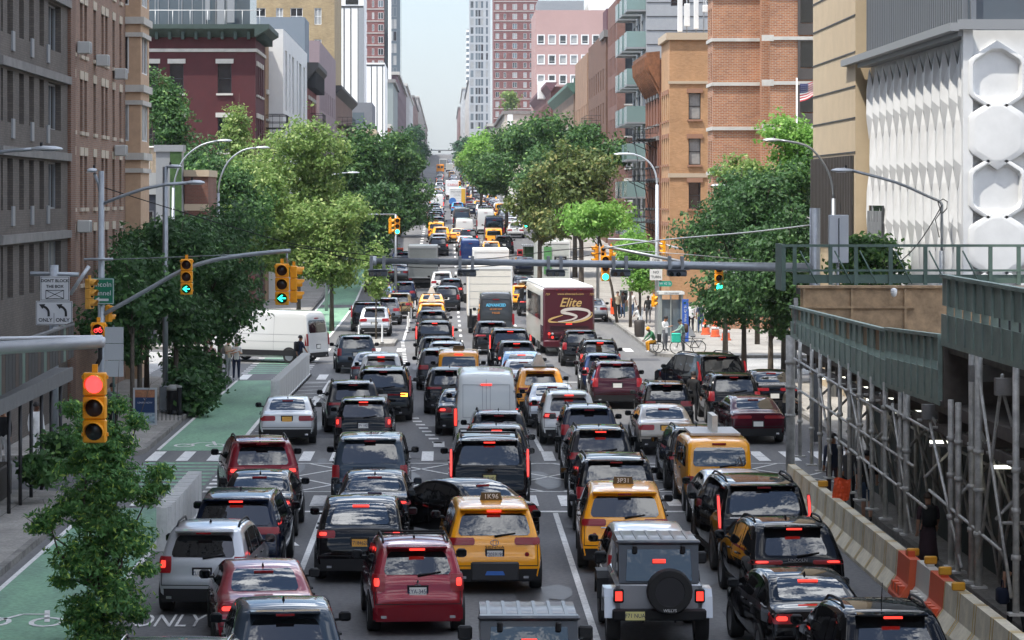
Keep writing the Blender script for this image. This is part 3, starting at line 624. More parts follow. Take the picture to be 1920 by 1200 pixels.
b.face('S', [(.75, 2.5), (4.5, 6.2)], rows(4.7, 25, 2.95, 1.7), 'fix', FR_D, trim=STONE, depth=.25, blind=.4); b.face('W', cols(.8, 14.5, 2.2, 1.0), rows(4.7, 25, 2.95, 1.7), 'dh', depth=.25); b.finish()
m = MB(); m.box(17.0, 19.0, 264.6, 264.9, 26.4, 27.6); b.part('roof_unit', m, FR_W)
b = Bldg('dark_brick_loft', 'dark brown brick loft with arched top band and a coloured roof box', XR - .1, 30, 282, 316, 24.2, brick('brick_br4', '#75503f', '#674535', '#6d5c50'))
b.face('W', cols(1, 33, 4.4, 1.6), rows(5, 22, 3.4, 2.1), 'dh', depth=.25); b.finish(); fire_escape(b, XR - .1, 290, 302, [8.4, 11.8, 15.2], -1, 1.5)
m = MB(); m.box(XR - .3, 18.8, 281.6, 290, 23.6, 24.3); m.mi = 1; m.box(XR, 18.6, 282.2, 289, 24.3, 26.4); m.mi = 2; m.box(16.6, 17.4, 282.1, 282.2, 24.6, 26.2); m.mi = 3; m.box(17.6, 18.4, 282.1, 282.2, 24.6, 26.2)
b.part('roof_box', m, [STONE_D, mat('maroon_box', (.12, .05, .06), .7), mat('blue_mural', (.08, .16, .38), .6), mat('red_mural', (.4, .1, .1), .6)])
b = Bldg('tan_loft', 'tan brick loft with plain side wall between brown loft and green cornice', XR - .2, 26, 317, 346, 23.8, brick('brick_tan4', '#a67f63', '#957057', '#8f7d6c')); b.face('W', cols(1, 28, 4, 1.4), rows(6, 21, 3.4, 2), 'dh', depth=.2); b.finish()
b = Bldg('green_cornice_building', 'brick building crowned by a deep green copper cornice', XR - .3, 28, 348, 414, 21.5, brick('brick_tan5', '#8d7361', '#7d6554', '#7d6f62'))
b.face('W', cols(1, 65, 5, 1.8), rows(7, 20, 3.6, 2.2), 'dh', trim=STONE, depth=.2); b.finish()
m = MB(); m.prism([(XR - .3, 20.4), (XR - 1.1, 21.3), (XR - 1.1, 21.7), (XR + 1.5, 21.9), (XR + 1.5, 20.4)], 347.6, 414, 'xz'); m.box(XR - .3, 22.0, 347, 348, 20.6, 22.3); b.part('cornice', m, mat('copper_green', '#4d6b5f', .6, var=.2))
b = Bldg('dark_red_rowhouse', 'dark red house with a bracketed maroon cornice and white roof huts', XR - .5, 28, 418, 500, 24.0, brick('brick_dr', '#6e3a36', '#5d302d', '#6b534d'))
b.face('W', cols(1, 80, 6, 1.8), rows(9, 22, 3.6, 2.1), 'dh', depth=.2); b.face('S', cols(.5, 8, 2.4, 1.1), rows(12, 22, 3.4, 1.8), 'dh', depth=.2); b.finish()
m = MB(); m.prism([(XR - .5, 23.2), (XR - 1.2, 24.2), (XR - 1.2, 24.6), (XR + .5, 24.6)], 417.5, 500, 'xz'); b.part('cornice', m, MAT['maroon_box'])
m = MB(); m.box(14.2, 15.6, 440, 444, 23, 25.6); m.box(16, 18, 470, 476, 23, 27); m.box(20, 22.4, 450, 454, 23, 26.5); m.box(12.2, 13.1, 560, 566, 14, 24); b.part('roof_hut', m, WST)
b = Bldg('pink_block', 'broad pink tower with a grid of white framed square windows', 19.4, 44, 620, 650, 48.2, mat('pink_render', '#a88983', .8, var=.05, vscale=.2))
b.face('S', cols(0, 20, 2.37, 1.3), rows(15.2, 47, 4.3, 1.75), 'hop', FR_W, trim=None, depth=.14, blind=.5); b.finish()
m = MB()
for i in range(8):
    for (a, c) in rows(15.2, 47, 4.3, 1.75):
        u = 19.4 + .535 + i * 2.37
        for (p, q_, r, s_) in ((u - .2, u, a - .2, c + .2), (u + 1.3, u + 1.5, a - .2, c + .2), (u, u + 1.3, a - .2, a), (u, u + 1.3, c, c + .2)): m.box(p, q_, 619.93, 619.998, r, s_)
b.part('window_surround', m, FR_W)
m = MB(); m.box(20, 30, 624, 640, 48, 50.5); m.mi = 1; m.box(31, 42, 622, 642, 47.8, 54); b.part('roof_plant', m, [FR_G, WST])
b = Bldg('brick_high_rise', 'very tall red brick high-rise with white floor lines and mixed windows', 15.2, 29, 900, 930, 110, BR_R)
zz = rows(30, 106, 3.05, 1.7); b.face('S', [(.5, 1.6), (3.0, 3.8), (5.8, 7.2), (9.2, 10.2), (11.2, 12.5)], zz, 'm2', FR_W, depth=.1, blind=.45, sky=.15); b.finish()
m = MB()
for (a, c) in zz: m.box(15.1, 29.1, 899.9, 900, a - .62, a - .42)
b.part('floor_line', m, STONE)
b = Bldg('glass_high_rise', 'slender grey and blue glass high-rise beside the red brick one', 9.3, 17.2, 1100, 1130, 125, mat('concrete_grey', (.36, .37, .38), .8))
b.face('S', [(.3, 1.5), (2.2, 3.1), (3.25, 4.15), (4.3, 5.2), (6.2, 7.0)], rows(34, 122, 3.3, 2.6), 'fix', FR_G, depth=.1, blind=.15, sky=.6); b.finish()
plain_row('W', [
 ('rowhouse', 'low cream and white houses in front of the brick high-rise', 13.2, 9, 640, 760, 27, mat('cream', (.52, .47, .40), .85, var=.15, vscale=.2), 9, 16),
 ('rowhouse', 'low grey house with a tan roof line beneath the glass high-rise', 11.6, 9, 770, 890, 27.5, mat('grey_brown', (.33, .30, .28), .85), 11, 19),
 ('rowhouse', 'pale beige tower slab at the far end of the street', 9.6, 8, 1180, 1400, 56, mat('pale_beige', (.46, .43, .39), .85), 14, 30),
 ('rowhouse', 'pale grey tower slab beyond the beige one', 8.6, 8, 1420, 1640, 62, mat('pale_grey', (.42, .42, .41), .85, var=.1, vscale=.3), 16, 36),
 ('rowhouse', 'thin pink brick house ending the sunny street wall', 7.6, 6, 1660, 1900, 60, brick('brick_pnk', '#8a6a64', '#7a5d58', '#80706a', .6, .2), 18, 42)])
b = Bldg('banded_tower', 'small white and blue banded tower far down the avenue', 13.5, 22, 1850, 1880, 116, GLASS_S); b.finish()
m = MB()
for z in np.arange(60, 116, 3.6): m.box(13.4, 22.1, 1849.8, 1880, z, z + 1.6)
b.part('floor_line', m, WST)
# ---- brick tower on the far corner ----
BT = brick('brick_tower', '#ae7048', '#945636', '#a39684', .3, .1, .016)
b = Bldg('corner_brick_tower', 'orange brown brick tower with pale grey floor bands and a dark window strip', XR, 19.0, 170, 173.4, 36, BT)
b.face('W', [(.5, 1.2), (1.9, 2.6)], rows(4.4, 34, 2.62, 1.6), 'fix', FR_D, depth=.3); b.finish()
m = MB(); m.box(19.0, 30, 168.4, 190, -.2, 36); m.box(18.55, 18.999, 168.9, 170.0, -.2, 36); b.part('wing_wall', m, BT)
m = MB()
for k in range(13):
    z = 4.0 + k * 2.62
    m.box(XR - .1, 18.55, 169.85, 170, z, z + .2); m.box(18.5, 19.2, 168.3, 168.4, z - .06, z + .3); m.box(19.2, 30, 168.26, 168.4, z, z + .2); m.box(XR - .1, XR, 170.02, 173.4, z, z + .2)
b.part('stone_band', m, STONE)
m = MB()
for k in range(12):
    z = 4.3 + k * 2.62
    m.mi = 1; m.box(20.75, 22.0, 168.33, 168.399, z + .72, z + 2.25); m.mi = 0; m.box(20.75, 22.0, 168.31, 168.399, z, z + .66); m.box(20.6, 20.75, 168.28, 168.399, z, z + 2.3); m.box(22.0, 22.15, 168.28, 168.399, z, z + 2.3); m.box(20.75, 22.0, 168.28, 168.399, z + 2.25, z + 2.31)
b.part('window_strip', m, [mat('bronze', (.07, .06, .055), .5), GLASS])
# ---- white sculpted building ----
WALLW = mat('white_precast', (.68, .68, .67), .5, var=.09, vscale=.9)
y0, y1 = 87.6, 109.0
root = empty('sculpted_white_building', (XR, y0, 0), 'white precast building with pleated diamond facade and big rounded hexagon panels', 'building')
off = Vector((XR, y0, 0))
def prt(name, mb, mats, sharp=None):
    mb.v = [(p[0] - off.x, p[1] - off.y, p[2] - off.z) for p in mb.v]; return mb.build(name, mats, root, sharp)
m = MB(); m.box(XR + .3, 40, y0 + .3, y1, -.2, 13.0); prt('wall', m, WALLW)
m = MB(); nb = 13; pit = (y1 - y0 - .4) / nb; rh = 1.95
for r in range(7):
    zt = 12.75 - r * rh
    for i in range(-1, nb + 1):
        yc = y0 + .4 + (i + .5 + (.5 if r % 2 else 0)) * pit
        ya, yb = yc - pit / 2, yc + pit / 2
        if ya < y0 + .2 or yb > y1 + .1: continue
        # one shield: a soft ridge down its middle and a deep slit at the upper near side
        A = (XR + .14, ya, zt - .75); T = (XR + .12, yc, zt); B_ = (XR + .14, yb, zt - .75); Cc = (XR + .14, yb, zt - rh); D = (XR + .12, yc, zt - rh - .75); E = (XR + .14, ya, zt - rh)
        r1 = (XR + .06, yc - .05, zt - .5); r2 = (XR + .0, yc - .06, zt - 1.7); s1 = (XR + .15, ya + .24, zt - .74); s2 = (XR + .21, yc - .38, zt - .48); s3 = (XR + .17, yc - .50, zt - 1.15)
        m.add([A, T, B_, Cc, D, E, r1, r2, s1, s2, s3], [(1, 2, 6), (2, 3, 7, 6), (3, 4, 7), (4, 5, 7), (5, 0, 10, 7), (0, 8, 10), (0, 1, 9, 8), (8, 9, 10), (1, 6, 9), (9, 6, 7, 10)])
prt('pleated_facade', m, WALLW)
def tile(m, cx, cz, rec, hx=.87, hz=1.12):
    n = 36; hexo = [(0, -hz), (hx, -hz * .5), (hx, hz * .5), (0, hz), (-hx, hz * .5), (-hx, -hz * .5)]; out, inn = [], []
    for k in range(n):
        a = 2 * math.pi * k / n; d = Vector((math.cos(a), math.sin(a))); best = 9
        for i in range(6):
            p, q = Vector(hexo[i]), Vector(hexo[(i + 1) % 6]); e = q - p; den = d.x * e.y - d.y * e.x
            if abs(den) > 1e-9:
                t = (p.x * e.y - p.y * e.x) / den; u = (p.x * d.y - p.y * d.x) / den
                if t > 0 and -1e-6 <= u <= 1 + 1e-6: best = min(best, t)
        rd = 1 / ((abs(d.x) / (hx * .86)) ** 5 + (abs(d.y) / (hz * .78)) ** 5) ** (1 / 5); out.append(d * best * .995); inn.append(d * min(rd, best * .88))
    rings = [[(cx + q.x, y0 + .3, cz + q.y) for q in out], [(cx + q.x, y0 - .06, cz + q.y) for q in out], [(cx + q.x * .97, y0 - .075, cz + q.y * .97) for q in out], [(cx + q.x, y0 - .075, cz + q.y) for q in inn], [(cx + q.x * .97, y0 - (.05 if rec else .085), cz + q.y * .97) for q in inn], [(cx + q.x * .9, y0 + (.12 if rec else -.088), cz + q.y * .9) for q in inn]]
    vs = [q for r_ in rings for q in r_]; fs = [(r_ * n + k, r_ * n + (k + 1) % n, (r_ + 1) * n + (k + 1) % n, (r_ + 1) * n + k) for r_ in range(5) for k in range(n)] + [tuple(range(5 * n, 6 * n))]; m.add(vs, fs)
m = MB()
for c_ in range(9):
    for r_ in range(8): tile(m, 16.78 + c_ * 1.76, 11.55 - r_ * 1.70 - (.85 if c_ % 2 else 0) * 0, (r_ + c_) % 2 == 0)
prt('hexagon_panel', m, WALLW, 35)
m = MB(); m.box(XR - .05, XR + .24, y0 - .02, y0 + .3, 0, 13.0); prt('corner_return', m, WALLW)
m = MB(); m.box(XR + .25, 40, y0 + .8, y1, 13.02, 30); prt('glass_box', m, mat('curtain_glass', (.10, .125, .15), .06, ior=2.0))
m = MB()
for y in np.arange(y0 + .9, y1, .42): m.box(XR + .1, XR + .25, y, y + .1, 13.0, 30)
for x in np.arange(XR + .3, 34, 1.9): m.box(x, x + .16, y0 + .6, y0 + .8, 13.0, 30)
prt('glass_fin', m, mat('fin_grey', (.20, .215, .235), .4, .3))
m = MB(); m.box(XR - .5, XR - .22, y0 - .3, y1 + 2.5, 12.95, 13.2); m.box(XR - .22, 38, y0 - .3, y0 - .05, 13.0, 13.3); m.box(XR - .2, XR + .24, y0, y1, 12.8, 13.0); prt('canopy_beam', m, FR_G)
m = MB(); m.box(XR + .02, XR + .1, 104.4, 107.6, 5.2, 7.6); m.mi = 1
for i in range(9): m.box(XR - .06, XR + .02, 104.5 + i * .35, 104.68 + i * .35, 5.2 + (i % 3) * .5, 7.4 - (i % 2) * .4)
prt('screen_window', m, [GLASS, FR_G])
b = Bldg('beige_panel_building', 'beige stone panelled block with dark louvred bands next to the white building', XR - .25, 30, 109.2, 121.8, 34, mat('beige_stone', (.52, .41, .27), .75, var=.07, vscale=1.0))
b.finish()
m = MB()
for z in (9.6, 10.9, 12.1, 13.4, 14.8, 16.0): m.box(XR - .28, XR - .25, 109.2, 121.8, z, z + .05)
b.part('panel_joint', m, FR_D)
m = MB()
for (a, c) in ((6.0, 9.5), (2.0, 3.4)):
    m.mi = 0; m.box(XR - .32, XR - .25, 109.6, 121.8, a, c); m.mi = 1
    for y in np.arange(109.7, 121.7, .45): m.box(XR - .40, XR - .32, y, y + .12, a, c)
b.part('louvre_band', m, [GLASS, mat('bronze', (.07, .06, .055), .5)])
# ================= vehicles =================
def chaikin(p, it=2):
    p = [tuple(map(float, q)) for q in p]
    for _ in range(it):
        o = [p[0]]
        for a, b in zip(p[:-1], p[1:]):
            o += [(a[0] * .75 + b[0] * .25, a[1] * .75 + b[1] * .25), (a[0] * .25 + b[0] * .75, a[1] * .25 + b[1] * .75)]
        o.append(p[-1]); p = o
    return np.array(p)
PLAN = [(0, .90), (.06, .945), (.2, .975), (.55, 1), (.8, .985), (.93, .93), (.985, .82), (1, .72)]
class Shape:
    def __init__(s, Ln, Wd, top, side, plan=PLAN, r=.10, crown=.03, zb=.27, it=2):
        s.Ln, s.Wd = Ln, Wd; s.top = chaikin(top, it); s.side = chaikin(side, 1); s.plan = np.array(plan) * [Ln, 1]; s.r = r; s.crown = crown; s._zb = zb; s.H = s.top[:, 1].max()
    def zt(s, y): return float(np.interp(y, s.top[:, 0], s.top[:, 1]))
    def zbot(s, y): return float(np.interp(y, [0, .25, s.Ln - .3, s.Ln], [s._zb + .12, s._zb, s._zb, s._zb + .1]))
    def hw(s, y, z): return s.Wd / 2 * float(np.interp(y, s.plan[:, 0], s.plan[:, 1])) * float(np.interp(z, s.side[:, 0], s.side[:, 1]))
    def rr(s, y): return min(s.r, (s.zt(y) - s.zbot(y)) * .45)
    def cap(s, y, x):
        r = s.rr(y); zt = s.zt(y); h = s.hw(y, zt - r); a = abs(x); d = s.crown * min(1, (a / h) ** 2)
        if a > h - r: d += r * (1 - math.sqrt(max(0, 1 - ((min(a, h) - h + r) / r) ** 2)))
        return zt - d
    def section(s, y):
        zb, zt = s.zbot(y), s.zt(y); r = s.rr(y); h = s.hw(y, zt - r); p = [(0, zb), (s.hw(y, zb) * .7, zb), (s.hw(y, zb + .03) * .95, zb + .01)]
        for i in range(1, 10): z = zb + .05 + (zt - r - zb - .05) * i / 9; p.append((s.hw(y, z), z))
        for i in range(1, 4): g = math.pi / 2 * i / 4; p.append((h - r + r * math.cos(g), zt - s.crown - r + r * math.sin(g)))
        for f in (1.0, .75, .5, .25, 0): x = (h - r) * f; p.append((x, s.cap(y, x)))
        return p
    def hull(s):
        Ln = s.Ln; ys = [0, .006, .02, .04, .065, .09, .12, .15, .19, .24, .3, .37, .44, .52, .6, .7] + list(np.arange(.85, Ln - .7, .17)) + [Ln - .6, Ln - .45, Ln - .32, Ln - .2, Ln - .11, Ln - .05, Ln - .02, Ln]
        m = MB(); rowsv = []
        for y in ys:
            h = s.section(y); full = [(x, y, z) for x, z in h] + [(-x, y, z) for x, z in reversed(h[1:-1])]; rowsv.append(full)
        n = len(rowsv[0]); vs = [p for r in rowsv for p in r]; fs = []
        for i in range(len(rowsv) - 1):
            for k in range(n): fs.append((i * n + k, i * n + (k + 1) % n, (i + 1) * n + (k + 1) % n, (i + 1) * n + k))
        fs += [tuple(range(n)), tuple(range((len(rowsv) - 1) * n, len(rowsv) * n))]
        m.add(vs, fs); return m
    def rear_y(s, x, z):
        ys = np.linspace(0.0, s.Ln * .62, 420)
        if not hasattr(s, '_cc'): s._cc = {}
        k = round(abs(x), 3)
        if k not in s._cc: s._cc[k] = np.array([s.cap(y, k) for y in ys])
        c = s._cc[k]; i = int(np.argmax(c >= z))
        if c[i] < z: return float(ys[int(np.argmax(c))])
        if i == 0: return 0.0
        t = (z - c[i - 1]) / max(1e-6, c[i] - c[i - 1]); return float(ys[i - 1] + t * (ys[i] - ys[i - 1]))
    def front_y(s, x, z):
        ys = np.linspace(s.Ln, s.Ln * .35, 300); c = [s.cap(y, x) for y in ys]
        for i in range(1, len(ys)):
            if c[i] >= z: t = (z - c[i - 1]) / max(1e-6, c[i] - c[i - 1]); return float(ys[i - 1] + t * (ys[i] - ys[i - 1]))
        return float(ys[-1])
    def patch(s, m, z0, z1, xl, xr, off=.008, front=False, nx=10, nz=7, rnd=.05, skirt=.03):
        """panel lying on the tail (or nose): xl, xr are (at z0, at z1) pairs"""
        rows_ = []; fn = s.front_y if front else s.rear_y; sg = 1 if front else -1
        for j in range(nz + 1):
            t = j / nz; z = z0 + (z1 - z0) * t; a = xl[0] + (xl[1] - xl[0]) * t; b = xr[0] + (xr[1] - xr[0]) * t; k = rnd * abs(2 * t - 1) ** 6 * (b - a) / 2; a += k; b -= k; row = []
            for i in range(nx + 1):
                x = a + (b - a) * i / nx; xx = max(-s.Wd / 2 * .985, min(s.Wd / 2 * .985, x)); row.append((xx, fn(xx, z) + sg * off, z + off * .5))
            rows_.append(row)
        m.grid(rows_)
        edge = rows_[0] + [r[-1] for r in rows_[1:]] + list(reversed(rows_[-1][:-1])) + [r[0] for r in reversed(rows_[1:-1])]
        n = len(edge); m.add(edge + [(p[0], p[1] - sg * skirt, p[2]) for p in edge], [(i, (i + 1) % n, n + (i + 1) % n, n + i) for i in range(n)])
    def sidepatch(s, m, y0, y1, zlo, ztop_off, sx, off=.006, ny=8, nz=5, lean0=0, lean1=0, zmax=9):
        rows_ = []
        for j in range(nz + 1):
            row = []
            for i in range(ny + 1):
                t = j / nz; y = y0 + (y1 - y0) * i / ny + (lean0 * (1 - i / ny) + lean1 * (i / ny)) * t
                zu = min(s.zt(y) - ztop_off, zmax); lo = zlo if not callable(zlo) else zlo(y); zu = max(zu, lo + .02); z = lo + (zu - lo) * t
                row.append((sx * (s.hw(y, z) + off), y, z))
            rows_.append(row)
        m.grid(rows_)
PAINT = {}
def paint(key, col, metal=.0, rough=.32):
    if key not in PAINT:
        dk = sum(rgb(col)) < .15; PAINT[key] = mat('paint_' + key, col, rough, metal, coat=1.0, spec=.0 if dk else .2)
        q = PAINT[key].node_tree.nodes['Principled BSDF']; q.inputs['Coat IOR'].default_value = 1.30 if dk else 1.38; q.inputs['Coat Roughness'].default_value = .03
    return PAINT[key]
paint('black', '#0b0b0d'); paint('jet', '#0e0e10'); paint('navy', '#111a2c', .3); paint('darkblue', '#16233f', .3); paint('charcoal', '#1e2023', .3); paint('grey', '#5a5d62', .6); paint('silver', '#a9acb0', .6, .36)
paint('white', '#bfc0be'); paint('pearl', '#b9bbbb', .1); paint('red', '#7e1020', .35); paint('darkred', '#64151d', .4); paint('maroon', '#371019', .4); paint('wine', '#42131f', .4); paint('taxi', '#f5a30a'); paint('amber', '#e0920c'); paint('blue', '#2676a8', .3); paint('slate', '#323c46', .4); paint('beige', '#8b8378', .6); paint('vangrey', '#c2c4c1', .1, .4); paint('dkgrey', '#3b3d3f', .3); paint('bronze', '#6d5a35', .5); paint('schoolbus', '#e08a10'); paint('kabackblue', '#1d2f5a')
CG = mat('car_glass', (.005, .006, .007), .02, ior=1.75, bump=.25, bscale=1.6); PRIV = mat('car_glass_tinted', (.005, .005, .006), .03, ior=1.65, bump=.25, bscale=1.6)
PLAS = mat('black_plastic', (.018, .018, .019), .55, spec=.2); TYRE = mat('tyre_rubber', (.018, .018, .018), .85, bump=.3, bscale=60); RIM = mat('alloy', (.42, .43, .45), .3, .9); RIMD = mat('dark_alloy', (.06, .06, .065), .35, .7)
CHROME = mat('chrome', (.75, .75, .77), .12, 1.0)
TL = mat('tail_red', (.24, .006, .010), .3, coat=.15, spec=.3); TLON = mat('tail_red_lit', (.9, .03, .02), .3, emit=.9, ecol=(1, .045, .03)); TLCL = mat('lamp_clear', (.5, .5, .5), .12, spec=.8); AMB = mat('amber_lit', (1, .35, .03), .3, emit=3.0, ecol=(1, .38, .04))
P_NY = mat('plate_white', (.74, .74, .70), .45); P_OR = mat('plate_orange', (.80, .42, .08), .45); P_NJ = mat('plate_yellow', (.75, .68, .28), .45); INK = mat('ink_blue', (.02, .03, .10), .5); INKW = mat('ink_white', (.85, .85, .83), .5)
SIDE_C = [(.2, .90), (.40, .955), (.62, 1.0), (.85, .995), (1.02, .965), (1.12, .93), (1.45, .82), (1.62, .76), (1.8, .72)]
SIDE_S = [(.2, .91), (.40, .96), (.62, 1.0), (.82, .99), (.95, .955), (1.02, .915), (1.25, .80), (1.4, .72), (1.5, .68)]
SIDE_B = [(.2, .92), (.45, .975), (.7, 1.0), (1.05, .99), (1.24, .955), (1.5, .885), (1.75, .82), (1.95, .78)]
SIDE_V = [(.2, .94), (.5, .985), (.8, 1.0), (1.2, .985), (1.9, .91), (2.4, .86), (2.8, .84)]
S = {}
S['suv'] = dict(sh=Shape(4.62, 1.87, [(0, .5), (.006, .70), (.05, .76), (.10, .92), (.12, 1.03), (.20, 1.12), (.53, 1.52), (.58, 1.61), (.85, 1.655), (1.5, 1.685), (2.3, 1.66), (2.65, 1.58), (3.38, 1.12), (3.6, 1.07), (4.25, .94), (4.52, .78), (4.62, .45)], SIDE_C), win=(1.09, 1.50, .63, .53), tl=(.86, 1.04, .46, .90), plate=.74, wb=(.86, 3.55), wr=.36, sw=[(.75, 1.35), (1.42, 2.25), (2.32, 3.05)], belt=1.08, top_off=.13, spo=(.50, 1.585, .56))
S['big'] = dict(sh=Shape(5.3, 2.05, [(0, .5), (.006, .74), (.05, .82), (.08, 1.1), (.12, 1.24), (.36, 1.74), (.42, 1.84), (.75, 1.91), (2, 1.94), (2.9, 1.9), (3.2, 1.82), (3.85, 1.32), (4.1, 1.26), (4.95, 1.14), (5.22, .95), (5.3, .5)], SIDE_B, r=.09), win=(1.26, 1.72, .76, .68), tl=(.95, 1.66, .895, .968), plate=.95, wb=(1.05, 4.2), wr=.41, sw=[(.65, 1.75), (1.85, 2.75), (2.85, 3.6)], belt=1.24, top_off=.14, spo=(.38, 1.82, .70))
S['rover'] = dict(sh=Shape(5.0, 2.0, [(0, .5), (.006, .72), (.05, .78), (.08, 1.0), (.10, 1.14), (.38, 1.68), (.45, 1.78), (.8, 1.84), (1.8, 1.87), (2.7, 1.83), (3.0, 1.75), (3.6, 1.28), (3.8, 1.22), (4.7, 1.1), (4.92, .9), (5.0, .5)], SIDE_B, r=.09), win=(1.20, 1.68, .73, .64), tl=(.82, 1.16, .76, .95), plate=.90, wb=(1.0, 3.95), wr=.40, sw=[(.65, 1.55), (1.65, 2.5), (2.6, 3.35)], belt=1.2, top_off=.14, spo=(.42, 1.76, .66))
S['sedan'] = dict(sh=Shape(4.85, 1.85, [(0, .42), (.006, .66), (.04, .76), (.07, .92), (.10, 1.02), (.50, 1.06), (.62, 1.075), (1.30, 1.36), (1.65, 1.425), (2.2, 1.45), (2.7, 1.42), (3.0, 1.35), (3.8, 1.0), (4.1, .95), (4.6, .82), (4.8, .66), (4.85, .4)], SIDE_S, r=.09), win=(1.09, 1.375, .60, .52), tl=(.78, .94, .40, .90), plate=.84, wb=(.98, 3.82), wr=.34, sw=[(1.1, 1.5), (1.55, 2.25), (2.32, 3.1)], belt=1.0, top_off=.10, spo=None)
S['coupe'] = dict(sh=Shape(4.75, 1.92, [(0, .46), (.006, .70), (.05, .84), (.09, 1.05), (.16, 1.13), (.32, 1.165), (.85, 1.43), (1.4, 1.58), (2.0, 1.62), (2.6, 1.58), (3.6, 1.08), (4.3, .93), (4.65, .72), (4.75, .42)], SIDE_C), win=(1.18, 1.52, .62, .50), tl=(.93, 1.08, .52, .92), plate=.84, wb=(.95, 3.84), wr=.36, sw=[(.95, 1.5), (1.56, 2.3), (2.36, 3.2)], belt=1.07, top_off=.12, spo=None)
S['minivan'] = dict(sh=Shape(5.17, 1.99, [(0, .4), (.006, .74), (.05, .80), (.10, 1.0), (.14, 1.10), (.44, 1.58), (.5, 1.67), (.8, 1.715), (1.8, 1.745), (2.9, 1.70), (3.2, 1.62), (4.2, 1.10), (4.8, .92), (5.1, .7), (5.17, .4)], SIDE_C), win=(1.16, 1.57, .74, .63), tl=(.98, 1.12, .40, .91), plate=.80, wb=(1.05, 4.11), wr=.36, sw=[(.7, 1.75), (1.85, 2.75), (2.85, 3.75)], belt=1.12, top_off=.13, spo=(.46, 1.635, .68))
S['smallvan'] = dict(sh=Shape(4.72, 1.74, [(0, .42), (.006, .60), (.05, .66), (.06, 1.1), (.09, 1.25), (.22, 1.72), (.30, 1.81), (.6, 1.86), (2, 1.875), (3, 1.84), (3.3, 1.74), (3.95, 1.15), (4.5, .95), (4.68, .7), (4.72, .42)], SIDE_V, r=.10), win=(1.20, 1.66, .67, .63), tl=(.68, .96, .74, .955), plate=.76, wb=(.85, 3.78), wr=.33, sw=[(.5, 1.5), (1.6, 2.5), (2.6, 3.4)], belt=1.15, top_off=.22, spo=None)
S['van'] = dict(sh=Shape(5.95, 2.05, [(0, .5), (.006, .62), (.05, .68), (.07, 1.3), (.11, 1.6), (.22, 2.30), (.3, 2.42), (.6, 2.50), (3, 2.53), (4, 2.49), (4.4, 2.35), (5.1, 1.45), (5.3, 1.3), (5.75, 1.08), (5.92, .8), (5.95, .45)], SIDE_V, r=.14), win=(1.45, 2.05, .78, .74), tl=(.85, 1.42, .865, .985), plate=.8, wb=(1.1, 4.85), wr=.36, sw=[(4.05, 4.85)], belt=1.4, top_off=.35, spo=None)
S['hatch'] = dict(sh=Shape(4.3, 1.78, [(0, .5), (.006, .68), (.05, .74), (.09, .90), (.11, 1.02), (.17, 1.10), (.46, 1.48), (.5, 1.56), (.8, 1.61), (1.5, 1.645), (2.2, 1.62), (2.5, 1.54), (3.15, 1.1), (3.35, 1.05), (3.95, .93), (4.22, .76), (4.3, .45)], SIDE_C), win=(1.09, 1.47, .62, .52), tl=(.80, 1.10, .66, .93), plate=.80, wb=(.78, 3.33), wr=.35, sw=[(.68, 1.2), (1.27, 2.05), (2.12, 2.85)], belt=1.07, top_off=.13, spo=(.42, 1.535, .55))
def variant(src, **kw): d = dict(S[src]); d.update(kw); return d
S['suvb'] = variant('suv', sh=Shape(4.68, 1.88, [(0, .5), (.006, .70), (.05, .77), (.08, .95), (.10, 1.06), (.15, 1.14), (.40, 1.56), (.47, 1.63), (.8, 1.685), (1.5, 1.705), (2.3, 1.67), (2.65, 1.59), (3.35, 1.14), (3.6, 1.09), (4.3, .97), (4.58, .8), (4.68, .45)], SIDE_C, r=.08), win=(1.12, 1.53, .66, .58), tl=(.80, 1.12, .72, .92), plate=.86, spo=(.44, 1.60, .60))
S['suvc'] = variant('suv', sh=Shape(4.6, 1.89, [(0, .5), (.006, .68), (.06, .76), (.12, .92), (.13, 1.00), (.24, 1.10), (.66, 1.50), (.74, 1.585), (1.0, 1.63), (1.5, 1.66), (2.2, 1.64), (2.6, 1.56), (3.4, 1.10), (3.65, 1.05), (4.25, .92), (4.5, .76), (4.6, .45)], SIDE_C), win=(1.08, 1.47, .60, .49), tl=(.92, 1.0, .30, .92), plate=.66, sw=[(.95, 1.4), (1.47, 2.25), (2.32, 3.08)], spo=(.64, 1.555, .54))
S['sedanb'] = variant('sedan', tl=(.82, .92, .22, .92), plate=.66)
def wheel_meshes(r, wd=.24, style=0):
    k = ('w', round(r, 3), style)
    if k in _wc: return _wc[k]
    t = MB(); t.smooth = True; t.lathe([(r * .62, -wd / 2 + .02), (r * .66, -wd / 2), (r * .93, -wd / 2), (r * .985, -wd / 2 + .03), (r, -wd / 2 + .07), (r, wd / 2 - .07), (r * .985, wd / 2 - .03), (r * .93, wd / 2), (r * .66, wd / 2), (r * .62, wd / 2 - .02)], 24, axis='x')
    m = MB(); m.mi = 1; m.lathe([(.02, -.09), (r * .6, -.09), (r * .6, .03), (.02, .03)], 20, axis='x'); m.mi = 0
    for sg in (-1, 1):
        m.lathe([(r * .57, sg * .06), (r * .64, sg * .06), (r * .64, sg * .11), (r * .57, sg * .11)], 20, axis='x'); m.lathe([(.0, sg * .05), (r * .17, sg * .05), (r * .15, sg * .09), (.0, sg * .09)], 12, axis='x')
        for i in range(5):
            M = Matrix.Rotation(i * 2 * math.pi / 5, 4, 'X'); m.box(sg * .075 - .015, sg * .075 + .015, -.035, .035, r * .12, r * .6, M=M)
    _wc[k] = (t.mesh('tyre', [TYRE], 40), m.mesh('rim', [RIMD if style else RIM, PLAS])); return _wc[k]
_proto = {}
